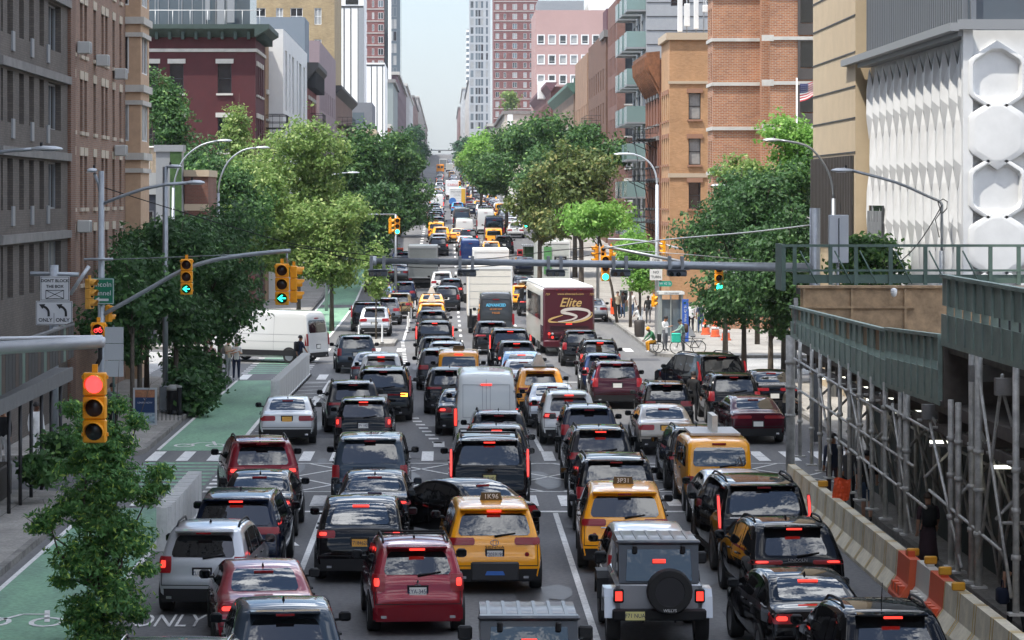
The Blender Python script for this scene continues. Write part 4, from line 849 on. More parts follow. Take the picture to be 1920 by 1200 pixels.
def proto(kind):
    """part meshes of one kind of vehicle: name -> list of (mesh, location, children)"""
    if kind in _proto: return _proto[kind]
    d = S[kind]; sh = d['sh']; Ln, Wd = sh.Ln, sh.Wd; pr = []
    y0 = -Ln / 2                                     # the thing's base sits at mid length
    def add(name, mb, mats, sharp=35, key=None, extra=None):
        mb.v = [(p[0], p[1] + y0, p[2]) for p in mb.v]; pr.append((name, mb.mesh(name, mats, sharp), (0, 0, 0), key, extra))
    add('body', sh.hull(), [PAINT['black']], 28, 'paint')
    z0, z1, a, b_ = d['win']
    m = MB(); sh.patch(m, z0, z1, (-a, -b_), (a, b_), nx=14, nz=9, rnd=.10); add('rear_window', m, [CG], 60, 'rwin')
    m = MB(); sh.patch(m, max(1.02, d['belt'] + .04), sh.zt(Ln * .53) - .1, (-Wd * .37, -Wd * .31), (Wd * .37, Wd * .31), front=True, nz=8); add('windshield', m, [CG], 60)
    for sx in (-1, 1):
        for i, (ya, yb) in enumerate(d['sw']):
            m = MB(); sh.sidepatch(m, ya, yb, d['belt'], d['top_off'], sx, lean0=(.16 if i == 0 and kind != 'van' else 0), lean1=(-.28 if i == len(d['sw']) - 1 and kind != 'van' else 0)); add('side_window', m, [PRIV], 60)
    z0, z1, a, b_ = d['tl']
    for sx in (-1, 1):
        m = MB(); ar = a * Wd / 2 if b_ <= 1 and a > .7 else a * Wd / 2; x0, x1 = ar, b_ * Wd / 2
        sh.patch(m, z0, z1, (sx * x0, sx * x0) if sx > 0 else (sx * x1, sx * x1), (sx * x1, sx * x1) if sx > 0 else (sx * x0, sx * x0), off=.012, nx=6, nz=5, rnd=.12)
        add('taillight', m, [TL], 60, 'tail'); ti = len(pr) - 1
        m = MB(); w_ = x1 - x0; c0, c1 = (x0 + w_ * .45, x0 + w_ * .85) if kind not in ('big', 'van') else (x0 + w_ * .15, x0 + w_ * .8); h_ = z1 - z0
        sh.patch(m, z0 + h_ * (.3 if kind not in ('big', 'van') else .05), z0 + h_ * (.75 if kind not in ('big', 'van') else .95), (sx * c0, sx * c0) if sx > 0 else (sx * c1, sx * c1), (sx * c1, sx * c1) if sx > 0 else (sx * c0, sx * c0), off=.022, nx=4, nz=4, rnd=.25)
        m.v = [(p[0], p[1] + y0, p[2]) for p in m.v]; pr.append(('lit_bulb', m.mesh('lit_bulb', [TLON], 60), (0, 0, 0), 'bulb', ti))
        if b_ > .85:      # the part of the lamp that wraps round the flank
            n0 = sh.rear_y(x1, (z0 + z1) / 2); sh2 = MB(); sh.sidepatch(sh2, n0 + .01, n0 + .16, z0 + .01, max(0.02, sh.zt(n0 + .2) - z1 + .01), sx, off=.008, ny=3, nz=3, zmax=z1 - .01)
            sh2.v = [(p[0], p[1] + y0, p[2]) for p in sh2.v]; pr.append(('taillight_lens', sh2.mesh('taillight_lens', [TL], 60), (0, 0, 0), 'tailwrap', ti))
    pz = d['plate']; yp = sh.rear_y(0, pz)
    m = MB(); m.mi = 1; m.box(-.19, .19, yp - .012, yp + .03, pz - .11, pz + .11); m.mi = 0; m.box(-.155, .155, yp - .02, yp - .0125, pz - .078, pz + .078); add('licence_plate', m, [P_NY, PLAS], None, 'plate')
    # lower bumper cladding and exhaust tips
    m = MB(); zb = sh._zb
    rows_ = []
    for z in (zb + .03, .34, .46, .52):
        rows_.append([(x, (sh.rear_y(x, max(.52, z)) - .014 if abs(x) < Wd * .44 else sh.rear_y(x, .6) + .0), z) for x in np.linspace(-Wd * .455, Wd * .455, 15)])
    m.grid(rows_); m.box(-Wd * .43, Wd * .43, .0, .3, zb + .0, zb + .05)
    for sx in (-1, 1): m.mi = 1; m.box(sx * .62 - .05, sx * .62 + .05, -.02, .1, .33, .38); m.mi = 0
    add('rear_bumper', m, [PLAS, CHROME], 40, 'bumper')
    # seams of the tailgate and doors, dark sills
    m = MB(); zt_ = d['win'][0] - .04; zl = .58 if kind not in ('van', 'smallvan') else .5
    for sx in (-1, 1): x = sx * Wd * .43; sh.patch(m, zl, min(zt_, 1.0), (x - .007, x - .007), (x + .007, x + .007), off=.004, nx=1, nz=6, rnd=0, skirt=.01)
    sh.patch(m, zl - .008, zl + .008, (-Wd * .43, -Wd * .43), (Wd * .43, Wd * .43), off=.004, nx=10, nz=1, rnd=0, skirt=.01)
    for sx in (-1, 1):
        for ya, yb in d['sw'][1:]:
            for y in (ya - .035, yb if (ya, yb) == d['sw'][-1] else None):
                if y: sh.sidepatch(m, y - .008, y + .008, .42, sh.zt(y) - d['belt'] + .02, sx, off=.004, ny=1, nz=8)
    if kind == 'van':
        for sx in (-1, 1):
            for y in (2.0, 3.98, 5.0): sh.sidepatch(m, y - .009, y + .009, .5, .22, sx, off=.004, ny=1, nz=9)
            sh.sidepatch(m, .3, 5.2, 1.02, 0, sx, off=.004, ny=10, nz=1, zmax=1.04); sh.sidepatch(m, .3, 3.9, 1.36, 0, sx, off=.004, ny=10, nz=1, zmax=1.375)
    add('panel_seam', m, [PLAS if kind != 'van' else FR_G], None)
    if kind in ('suv', 'suvb', 'suvc', 'hatch', 'big'):
        for sx in (-1, 1): m = MB(); sh.sidepatch(m, .5, Ln - .5, zb + .02, 0, sx, off=.010, ny=14, nz=2, zmax=.44); add('side_cladding', m, [PLAS], None)
    if d['spo']:
        ys, zs, hx = d['spo']; m = MB(); m.box(-hx, hx, ys - .12, ys + .12, zs + .0, zs + .045, bev=.012); add('spoiler', m, [PAINT['black']], 40, 'paint')
        m = MB(); m.box(-.14, .14, ys - .15, ys - .10, zs - .02, zs + .012); add('brake_light', m, [TL], None, 'brake')
    else:
        zt = d['win'][1] - .04 if kind not in ('van', 'smallvan') else d['win'][1] + .08; yb = sh.rear_y(0, zt); m = MB(); m.box(-.17, .17, yb - .035, yb + .02, zt - .012, zt + .03); add('brake_light', m, [TL], None, 'brake')
    for sx in (-1, 1):
        m = MB(); ym = d['sw'][-1][1] - .1; zm = d['belt'] + .07; xm = sx * (sh.hw(ym, zm)); m.box(min(xm, xm + sx * .10), max(xm, xm + sx * .10), ym - .03, ym + .05, zm - .05, zm - .01)
        m.smooth = True; m.box(min(xm + sx * .07, xm + sx * .27), max(xm + sx * .07, xm + sx * .27), ym - .07, ym + .07, zm - .06, zm + .10, bev=.04); m.smooth = False
        m.mi = 1; m.box(min(xm + sx * .09, xm + sx * .255), max(xm + sx * .09, xm + sx * .255), ym - .075, ym - .0705, zm - .04, zm + .08); add('mirror', m, [PLAS, CG], 50, 'mirror')
    for sx in (-1, 1):
        m = MB(); zh = d['belt'] - .12
        for ya, yb in d['sw'][-2:]: xh = sx * (sh.hw(ya + .1, zh) + .004); m.box(min(xh, xh + sx * .03), max(xh, xh + sx * .03), ya + .02, ya + .22, zh, zh + .03)
        add('door_handle', m, [PLAS], None)
    for sx in (-1, 1):
        m = MB(); z0h, z1h = .66, .78; m_ = m; sh.patch(m_, z0h, z1h, (sx * Wd * .28, sx * Wd * .28) if sx > 0 else (sx * Wd * .42, sx * Wd * .42), (sx * Wd * .42, sx * Wd * .42) if sx > 0 else (sx * Wd * .28, sx * Wd * .28), front=True, nx=4, nz=3); add('headlight', m, [TLCL], 60)
    # door seams, arches
    m = MB()
    for sx in (-1, 1):
        for ya in d['wb']:
            ring = []
            for k in range(13):
                g = math.pi * k / 12; yy = ya + (d['wr'] + .065) * math.cos(g); zz = d['wr'] + (d['wr'] + .065) * math.sin(g) * .98; ring.append((sx * (sh.hw(max(0.02, min(Ln - .02, yy)), zz) + .006), yy, zz))
            n = len(ring); c = (sx * (sh.hw(ya, d['wr'] * 1.1) + .007), ya, .28); m.add(ring + [c], [(i, i + 1, n) for i in range(n - 1)])
    add('wheel_arch', m, [PLAS], None)
    t, rm = wheel_meshes(d['wr'], .24, 1 if kind in ('big', 'rover') else 0)
    for ya in d['wb']:
        for sx in (-1, 1): pr.append(('wheel', (t, rm), (sx * (Wd / 2 - .125), ya + y0, d['wr']), None, None))
    _proto[kind] = pr
    return pr
def rails(sh, kind, cross=False, mt=None):
    m = MB(); d = S[kind]; ya, yb = d['sw'][0][0] + .2, d['sw'][-1][1] - .55
    for sx in (-1, 1):
        pts = []
        for i in range(7): y = ya + (yb - ya) * i / 6; x = sx * (sh.hw(y, sh.zt(y) - sh.rr(y)) - .10); pts.append((x, y - sh.Ln / 2, sh.cap(y, x) + (.0 if i in (0, 6) else .055)))
        m.tube(pts, .022, 6)
    if cross:
        for y in (ya + .5, yb - .45): x = sh.hw(y, sh.zt(y) - .1) - .10; m.tube([(-x, y - sh.Ln / 2, sh.cap(y, x) + .075), (x, y - sh.Ln / 2, sh.cap(y, x) + .075)], .02, 6)
    return m
SHAPE = {}
def vehicle(kind, name, label, px, Y, col, yaw=0, cat='car', group=None, opts='', plate=None, sc_=(1, 1, 1), X=None, badge=None, far=False):
    """px: photo column of the tail's middle, Y: distance of the tail.  opts: b brake lights on, t tail lights on, r rails, x cross bars, a antenna, s taxi sign, d roof advert, w wiper, o orange plate, n no rear window"""
    if kind in ('suv', 'sedan') and label[:6] not in ('silver', 'white ', 'bronze'): kind = {'suv': ('suv', 'suvb', 'suvc'), 'sedan': ('sedan', 'sedanb')}[kind][sum(map(ord, label)) % (3 if kind == 'suv' else 2)]
    d = S[kind]; sh = d['sh']; x = PX(px, Y) if X is None else X; Ln = sh.Ln * sc_[1]; a = R(yaw)
    cx, cy = x - math.sin(a) * Ln / 2, Y + math.cos(a) * Ln / 2
    root = empty(name, (cx, cy, zr(cy)), label, cat, a, group)
    root.rotation_euler = (math.atan2(zr(cy + 2) - zr(cy - 2), 4) if cy > 195 else 0, 0, a); root.scale = sc_; SHAPE[root.name] = kind
    objs = []; pm = PAINT[col]
    for (nm, me, loc, key, ex) in proto(kind):
        if far and nm in ('door_handle', 'headlight', 'wheel_arch', 'windshield') : objs.append(None); continue
        if nm == 'wheel':
            objs.append(None); w_ = empty_part('wheel', root, loc); link('tyre', me[0], w_); link('rim', me[1], w_)
            continue
        if key == 'bulb' and 't' not in opts: objs.append(None); continue
        par = objs[ex] if key in ('tailwrap', 'bulb') else root
        if key == 'rwin' and 'n' in opts: objs.append(None); continue
        o = link(nm, me, par, loc); objs.append(o)
        if key == 'paint': setmat(o, 0, pm)
        if key == 'brake' and ('b' in opts): setmat(o, 0, TLON)
        if key == 'plate' and 'o' in opts: setmat(o, 0, P_OR)
        if key == 'plate' and 'j' in opts: setmat(o, 0, P_NJ)
        if key == 'bumper' and 'p' in opts: setmat(o, 0, pm)
        if key == 'mirror' and 'm' in opts: setmat(o, 0, pm)
    hl = sh.Ln / 2
    if 'r' in opts or 'x' in opts: rails(sh, kind, 'x' in opts).build('roof_rail', CHROME if 'c' in opts else PLAS, root)
    if 'a' in opts:
        y = d['sw'][0][1] + .05; m = MB(); z = sh.zt(y) - .01
        m.add([(-.025, y - hl, z), (.025, y - hl, z), (0, y - hl - .03, z + .085), (-.02, y - hl + .2, z), (.02, y - hl + .2, z)], [(0, 1, 2), (0, 2, 3), (1, 4, 2), (2, 4, 3)]); m.build('antenna', PLAS, root)
    if 'A' in opts: y = d['sw'][0][1]; z = sh.zt(y); m = MB(); m.tube([(0, y - hl, z - .02), (0, y - hl - .10, z + .32)], .008, 5); m.build('antenna', PLAS, root)
    if 'w' in opts:
        z0, z1 = d['win'][0], d['win'][1]; m = MB(); m.tube([(0, sh.rear_y(0, z0 - .01) - hl - .03, z0 - .01), (.42, sh.rear_y(.42, z0 + .05) - hl - .03, z0 + .05)], [.025, .012], 5); m.build('wiper', PLAS, root)
    if 's' in opts:
        y = 1.55 if kind != 'smallvan' else 1.6; z = sh.zt(y); m = MB(); m.prism([(-.23, z - .02), (.23, z - .02), (.19, z + .155), (-.19, z + .155)], y - .07 - hl, y + .07 - hl, 'xz'); m.build('roof_sign', mat('taxi_sign', (.10, .07, .03), .4), root)
        if badge: text(badge, .14, INKW, root.children[-1], (0, y - .08 - hl, z + .07), depth=.004)
    if 'd' in opts:
        y = 1.75; z = sh.zt(y); m = MB(); m.prism([(-.27, z + .02), (.27, z + .02), (.07, z + .46), (-.07, z + .46)], y - hl, y + 1.2 - hl, 'xz'); m.mi = 1; m.box(-.55, .55, y - hl - .08, y + 1.3 - hl, z - .02, z + .03); m.build('roof_advert', [mat('advert_cream', (.62, .60, .54), .5, var=.15), PLAS], root)
    if plate: pz = d['plate']; text(plate, .105, INK, [o for o in root.children if o.name.startswith('licence')][0], (0, sh.rear_y(0, pz) - hl - .024, pz), depth=.002, sx=.85)
    if badge and 's' not in opts: z, t_, sz, bm = badge; text(t_, sz, bm, root, (0, sh.rear_y(0, z) - hl - .016, z), depth=.004, name='badge')
    return root
def empty_part(name, parent, loc):
    o = bpy.data.objects.new(name, None); C.objects.link(o); o.parent = parent; o.location = loc; o.empty_display_size = .2; return o
def deco(root, name, mb, mats, sharp=None): return mb.build(name, mats, root, sharp)
def ring(m, cx, y, cz, rx, rz, t=.012, n=20):
    for k in range(n):
        a0, a1 = 2 * math.pi * k / n, 2 * math.pi * (k + 1) / n; p = lambda a, f: (cx + (rx + f) * math.cos(a), y, cz + (rz + f) * math.sin(a)); m.add([p(a0, 0), p(a1, 0), p(a1, t), p(a0, t)], [(0, 1, 2, 3)])
# ---- vehicle list: kind, name, label, px, Y, paint, yaw, opts ----
V = vehicle; suv, sed = 'suv', 'sedan'
N1, N2, N3 = 'suv_car', 'sedan_car', 'taxi'
GJ = 'cars queuing along the avenue'
# nearest rows
V('big', N1, 'dark grey SUV of which only the ribbed roof and rails show at the lower edge', 300, 36.6, 'grey', opts='rc')
r = V(suv, N1, 'charcoal estate SUV with upright red lamps behind the red sedan', 537, 43.4, 'slate', yaw=5, opts='aw', sc_=(1.0, .97, .99)); VOL = r
V(sed, N2, 'grey car roof between the charcoal estate and the ribbed hardtop', 628, 37.2, 'grey', opts='a', sc_=(1, .9, 1.05))
V(sed, N2, 'glossy red sedan with a wide sky reflecting back window and amber signal', 500, 49.2, 'red', yaw=6, opts='at'); 
V('hatch', N1, 'silver compact crossover with big upright red lamps next to the white ribbed barriers', 378, 54.3, 'silver', yaw=-3, opts='rawt', plate='ZLU-8260')
r = V('hatch', N1, 'bright red crossover with black roof bars and lit tail lamps nearest of its lane', 784, 51.8, 'red', yaw=4, opts='xabtwp', plate='KYA-3456', sc_=(1.0, 1, 1.0)); MIT = r
r = V('coupe', N2, 'black fastback with an orange plate and C shaped red lamps', 674, 58.8, 'jet', yaw=0, opts='bto', plate='T718462C'); TES = r
r = V('minivan', N3, 'yellow cab with lit sign 1K96 and a black rear bumper plate', 928, 57.2, 'taxi', yaw=2, cat='taxi', opts='sabw', plate='Y205919C', badge='1K96'); SIE = r
r = V(sed, N2, 'black sedan nosing sideways between the black fastback and the yellow cab', 0, 64.6, 'black', yaw=32, opts='', X=1.45, sc_=(.97, .9, 1))
r = V('big', N1, 'tall black SUV with thin upright red lamps and roof bars above the yellow cab', 918, 71.2, 'black', opts='xtbj', plate='DLB1451'); ESC = r
V(suv, N1, 'black SUV with a red glowing brake bar directly ahead of the tall black one', 932, 77.9, 'black', opts='bat')
V(suv, N1, 'dark grey SUV with roof rails just behind the pale grey van', 936, 83.2, 'charcoal', opts='raw', sc_=(.97, .98, 1.0))
r = V('van', 'cargo_van', 'pale grey windowless cargo van with red upright lamps in the middle of the jam', 912, 88.4, 'vangrey', cat='van', opts='nbt'); GVAN = r
V(sed, N2, 'black sedan with lit lamps peeking out from behind the pale grey van', 868, 95.2, 'black', opts='t')
V(suv, N1, 'black crossover with roof antenna two cars ahead of the pale grey van', 843, 104.6, 'jet', opts='aw')
V('smallvan', N3, 'orange boxy cab with a dark back window between black crossovers', 860, 112.6, 'amber', cat='taxi', opts='sb')
V(suv, N1, 'dark SUV half hidden by the orange boxy cab', 823, 117.6, 'charcoal', opts='a')
V(suv, N1, 'grey SUV with a pale roof ahead of the orange boxy cab', 837, 123.0, 'grey', opts='ra')
V(suv, N1, 'black SUV with dark red lamps behind the one with scarlet upright lamps', 821, 128.4, 'jet', opts='rxa')
r = V('big', N1, 'black SUV with scarlet upright lamps framing its back window', 815, 142.2, 'black', opts='btx', sc_=(.95, .93, .92)); CAD2 = r
V(suv, N1, 'black SUV with big round mirrors in front of two yellow cabs', 810, 158.4, 'black', opts='a')
V(suv, N3, 'yellow cab with a cream roof advert nearest of the pair past the junction', 809, 168.2, 'taxi', cat='taxi', opts='d')
V(sed, N3, 'yellow cab with a white wedge roof advert beyond the other yellow cab', 809, 191.5, 'taxi', cat='taxi', opts='d')
V(suv, N1, 'dark brown SUV beside the farther wedge topped cab', 838, 198.6, 'charcoal', opts='a')
V(suv, N1, 'black SUV with red lamps beside the rear of the white box lorry', 846, 211, 'black', opts='t')
V(suv, N1, 'white crossover beyond the dark SUV pair under the long mast', 829, 219.5, 'white', opts='')
# middle right columns
V(suv, N1, 'black crossover with chrome strip behind the lettered grey van', 922, 144.4, 'black', opts='aw')
V('big', N1, 'large black SUV with a lit brake bar close behind the coach corner', 957, 131.2, 'black', opts='bt', sc_=(.97, .93, .98))
V(suv, N1, 'black crossover squeezed between the large black SUV and the sky blue car', 969, 124.0, 'jet', opts='bt')
V('coupe', N2, 'sky blue fastback with ring shaped red lamps', 979, 118.4, 'blue', opts='bt', sc_=(.97, .97, .92))
V(sed, N2, 'silver sedan hidden between the sky blue fastback and the roof sign cab', 983, 113.2, 'silver', opts='', sc_=(1, .92, 1))
V(suv, N3, 'yellow cab with a pale roof rack and tall advert blade', 1014, 104.2, 'amber', cat='taxi', opts='dw')
V(sed, N2, 'silver white sedan tucked before the white crossover', 1038, 98.2, 'silver', opts='t')
V(suv, N1, 'white crossover with rails and a lit C shaped lamp', 1068, 91.5, 'white', opts='rbtA')
V('hatch', N1, 'dark blue crossover with a sticker in its back window', 1106, 85.9, 'navy', opts='raw', sc_=(1.03, 1, 1))
V(suv, N1, 'black SUV with chrome rear strip and oval emblem behind the dark blue crossover', 1128, 77.2, 'black', opts='rbwa', sc_=(1.03, 1.03, 1.0))
V('rover', N1, 'big black SUV with roof rails right in front of the second yellow cab', 1157, 67.4, 'black', opts='r', sc_=(1, .95, .95))
r = V('minivan', N3, 'yellow cab with lit sign 3P31 beside the off-road car', 1172, 60.5, 'taxi', yaw=-2, cat='taxi', opts='sw', badge='3P31'); SIE2 = r
V('hatch', N2, 'white hatchback hidden ahead of the off-road car', 1222, 55.2, 'white', opts='', sc_=(1, .94, .92))
# right lanes
V(suv, N1, 'black SUV with a wide chrome lamp bar alongside the concrete barriers', 1498, 54.6, 'black', yaw=3, opts='rbtwa', sc_=(1.03, 1.02, 1.0), badge=(1.0, 'LINCOLN', .085, CHROME)); LIN = r
r = V(sed, N2, 'glossy black sedan with C shaped red lamps by the concrete barriers', 1542, 48.0, 'black', yaw=4, opts='bat'); V60 = r
V(suv, N1, 'black SUV with a dotted red brake bar at the lower corner by the barriers', 1688, 43.0, 'black', yaw=3, opts='bAr')
V(suv, N1, 'grey SUV roof with black cross bars at the lower edge', 1400, 37.2, 'charcoal', opts='x', sc_=(1, .82, 1))
r = V('big', N1, 'long black SUV with ribbed roof and slim upright lamps by the first scaffold poles', 1436, 60.1, 'black', yaw=2, opts='rt'); ESC2 = r
V(sed, N2, 'silver sedan showing a sliver beside the long black SUV', 1388, 66.3, 'silver', opts='')
r = V('smallvan', N3, 'boxy yellow cab van with a cream advert board on its roof', 1350, 71.6, 'taxi', cat='taxi', opts='w'); NV = r
V(suv, N1, 'dark SUV with a ribbed blue grey roof ahead of the boxy yellow cab van', 1314, 77.2, 'jet', opts='ra')
V(sed, N2, 'bronze grey sedan with an orange plate and big red lamps', 1250, 88.0, 'beige', opts='o')
V(suv, N1, 'black estate with steel window edging ahead of the bronze grey sedan', 1253, 97.6, 'black', opts='raA', sc_=(.98, 1.02, .94))
V(sed, N2, 'wine red sedan stopped next to the scaffold', 1422, 92.0, 'wine', yaw=2, opts='')
V(suv, N1, 'black SUV with chrome trimmed tail and an open door beside the man in black', 1378, 100.0, 'black', opts='rw', sc_=(1.03, 1.05, 1.02))
V(sed, N2, 'black car behind the open door at the kerb by the dark trees', 1453, 104.2, 'black', opts='', sc_=(1, 1, 1.08))
V('big', N1, 'black long SUV standing askew at the mouth of the cross street', 0, 109.2, 'black', yaw=17, opts='r', X=10.6)
V(suv, N1, 'maroon SUV with silver plate holder in the lane beside the coach', 1158, 107.3, 'maroon', opts='rwa', sc_=(1.06, 1.05, 1.03))
V('hatch', N1, 'dark blue hatchback just ahead of the maroon SUV', 1132, 114.8, 'darkblue', opts='r')
V(suv, N1, 'black SUV with roof rails and bright tail lamps behind the coach', 1126, 124.5, 'black', opts='rbt')
V(suv, N1, 'black crossover tucked close under the tail of the coach', 1090, 134.2, 'jet', opts='w')
V(sed, N2, 'silver sedan parked at the kerb just past the coach', 1114, 182, 'silver')
V(suv, N3, 'yellow cab showing between the white box lorry and the coach', 979, 200.5, 'taxi', cat='taxi', opts='s')
V(suv, N1, 'dark SUV with red lamps in the gap ahead of the coach', 998, 191, 'jet', opts='t')
V(suv, N1, 'white car beyond the cab in the gap ahead of the coach', 992, 208.5, 'white')
V(sed, N2, 'black saloon just beyond the white car in the gap', 983, 218, 'black')
V(sed, N2, 'black saloon with a glowing lamp above the mast near the green signed lorry', 985, 240, 'navy', opts='t')
# left lanes
V(suv, N1, 'dark grey blue crossover alone in the kerb lane at the second crossing', 669, 129, 'slate', yaw=4, opts='aw')
V(sed, N2, 'grey sedan ahead of the silver SUV near the second crossing', 697, 118.6, 'grey', opts='a')
V(suv, N1, 'silver white SUV ahead of the large black one with an amber lamp', 714, 113, 'pearl', opts='b', sc_=(1, .98, 1.02))
r = V('big', N1, 'large black SUV with a full width lamp strip and glowing amber signal', 718, 101, 'black', opts='rw', sc_=(1, 1, .97)); NAVI = r
V(suv, N1, 'dark olive SUV with big mirrors behind the dark blue black one', 663, 96.2, 'charcoal', yaw=4, opts='r', sc_=(1.02, .97, 1.03))
V(suv, N1, 'black SUV with L shaped lit lamps and a white plate', 681, 89.2, 'black', opts='abtw', plate='EFV 1829', sc_=(1, 1, .96))
r = V('rover', N1, 'blue grey boxy SUV lettered across its tail with an orange plate', 693, 72.3, 'slate', opts='oa', plate='UPN-1837'); RR = r
V(sed, N2, 'black sedan with glowing mirror like roof behind the boxy blue grey SUV', 700, 66.2, 'jet', opts='at')
V(sed, N2, 'white sedan beside the green bike lane', 538, 91.6, 'pearl', yaw=2, opts='oa')
V(suv, N1, 'dark red SUV with round lamps at the first crossing', 494, 72.6, 'darkred', yaw=7, opts='rat', sc_=(1.06, 1.08, 1.04))
V(sed, N2, 'black sedan between the dark red SUV and the dark blue minivan', 480, 66.2, 'black', opts='at')
V('minivan', 'minivan', 'dark blue minivan with a wide tinted back window by the ribbed barriers', 440, 59.0, 'navy', cat='van', opts='ab')
# parked beyond the junction
V(suv, N1, 'silver SUV parked behind the little kerbside tree', 702, 163, 'silver', opts='r')
V('big', N1, 'dark SUV with an upright red lamp parked ahead of the silver SUV', 688, 168.6, 'jet', sc_=(.95, .9, .92))
V(suv, N1, 'grey SUV parked in the second row by the bike lane', 724, 178, 'grey')
V(suv, N1, 'golden brown SUV with a bicycle at its tail', 748, 187, 'bronze')
V(suv, N1, 'dark navy SUV whose driver leans out by the kerbside tree', 757, 206, 'darkblue')
V(sed, N2, 'grey sedan parked before the delivery lorry by the bike lane', 747, 232, 'grey')
V(suv, N1, 'dark SUV parked near the orange barrier by the bike lane', 752, 243, 'navy')
# distant queue
FQ = 'cars of the distant queue'
for (k, nm, lab, px, Y, c, o_) in (
 (suv, N1, 'black SUV with lit lamps ahead of the silver delivery lorry', 822, 263, 'black', 't'), (suv, N1, 'grey SUV with a bright reflection behind two far yellow cabs', 822.5, 270, 'grey', 'r'),
 (suv, N3, 'yellow cab with a silver back window in the far lane', 826.5, 283, 'taxi', ''), ('smallvan', N3, 'boxy yellow cab just ahead of the silver windowed one', 818, 291, 'taxi', 's'), (suv, N1, 'dark SUV behind the distant white van', 819, 312, 'navy', ''),
 (suv, N1, 'grey crossover directly ahead of the lettered blue van', 878, 262, 'grey', 'b'), (sed, N2, 'pale car with a red lamp two ahead of the lettered blue van', 873, 269, 'pearl', 'b'), (suv, N1, 'black SUV with a bright lamp three ahead of the lettered blue van', 879, 277.5, 'black', 'bt'),
 (sed, N3, 'yellow cab tucked behind the dark van far up the avenue', 859, 284, 'taxi', ''), (suv, N1, 'black SUV beside the two cabs near the red container', 945, 266, 'black', 'r'), (suv, N3, 'yellow cab with a dark hatch near the red container', 921, 256, 'taxi', ''),
 ('smallvan', N3, 'yellow boxy cab before the black coach van', 926, 276, 'taxi', ''), (sed, N2, 'white sedan in the far kerb lane beside the signal', 967, 296, 'white', ''), (suv, N1, 'light blue grey SUV before the multicoloured lorry', 858, 392, 'blue', 'b'),
 (suv, N1, 'dark SUV beside the multicoloured lorry', 884, 380, 'navy', ''), (sed, N3, 'yellow cab straight ahead of the distant white van', 815, 452, 'taxi', ''), (suv, N1, 'red car beside the multicoloured lorry', 881, 436, 'red', 't'), (suv, N3, 'yellow cab at the side of the multicoloured lorry', 875, 452, 'taxi', '')):
    V(k, nm, lab, px, Y, c, cat='taxi' if nm == N3 else 'car', opts=o_, far=True)
rnd = random.Random(11)
qy = {0: 330, 1: 470, 2: 325, 3: 318}
for i in range(120):
    ln_ = i % 4; Y = qy[ln_]; qy[ln_] += rnd.uniform(8, 14) * (1 if Y < 560 else 3.6); X = (-1.3, 1.9, 4.9, 7.4)[ln_] + rnd.uniform(-.3, .3)
    if (ln_ == 0 and 396 < Y < 466) or (ln_ == 1 and 490 < Y < 520) or (ln_ == 2 and 415 < Y < 465) or (ln_ < 2 and 880 < Y < 1010): continue
    c = ('black', 'white', 'grey', 'taxi', 'jet', 'silver', 'navy')[i * 5 % 7]; ct = 'taxi' if c == 'taxi' else 'car'
    lab = {'black': 'black', 'jet': 'black', 'white': 'white', 'grey': 'grey', 'silver': 'silver', 'navy': 'dark blue', 'taxi': 'yellow'}[c]
    V((suv, sed, 'smallvan')[i % 2 if c != 'taxi' else i % 3], 'queuing_car', 'tiny %s %s lost in the hazy far end of the traffic queue' % (lab, 'cab' if c == 'taxi' else 'car'), 0, Y, c, cat=ct, opts='t' if i % 4 == 0 else '', X=X, far=True, group='%s cars in the hazy far queue' % lab)
# vans of the far queue
V('van', 'cargo_van', 'lettered blue van with white words across its tail', 882, 251.5, 'kabackblue', cat='van', opts='n', sc_=(.94, .9, .86)); KB = C.objects[-1]
V('van', 'cargo_van', 'dark grey van with a big back window far up the middle lane', 866, 318, 'dkgrey', cat='van', far=True)
V('van', 'cargo_van', 'white van ahead of the lettered blue van in the far middle lane', 871, 292, 'white', cat='van', opts='n', far=True, sc_=(1, .95, .86))
V('van', 'cargo_van', 'black coach van with bikes on its tail in the far kerb lane', 927, 288.5, 'navy', cat='van', far=True)
V('van', 'cargo_van', 'tall white van ahead of the black coach van', 911, 306, 'white', cat='van', opts='n', far=True, sc_=(1, 1, 1.08))
V('van', 'cargo_van', 'white van with red corner lamps at the head of the far cab lane', 819, 408, 'white', cat='van', opts='nt', far=True)
GS = V('van', 'cargo_van', 'dark grey delivery van with blue and orange lettering on its back doors', 930, 157.4, 'dkgrey', cat='van', opts='n', sc_=(1, 1.0, 1.08))
WV = V('van', 'cargo_van', 'long white van turning across the green bike crossing', 0, 137.2, 'white', cat='van', opts='', yaw=61, X=-6.0, sc_=(1, .98, 1.0))
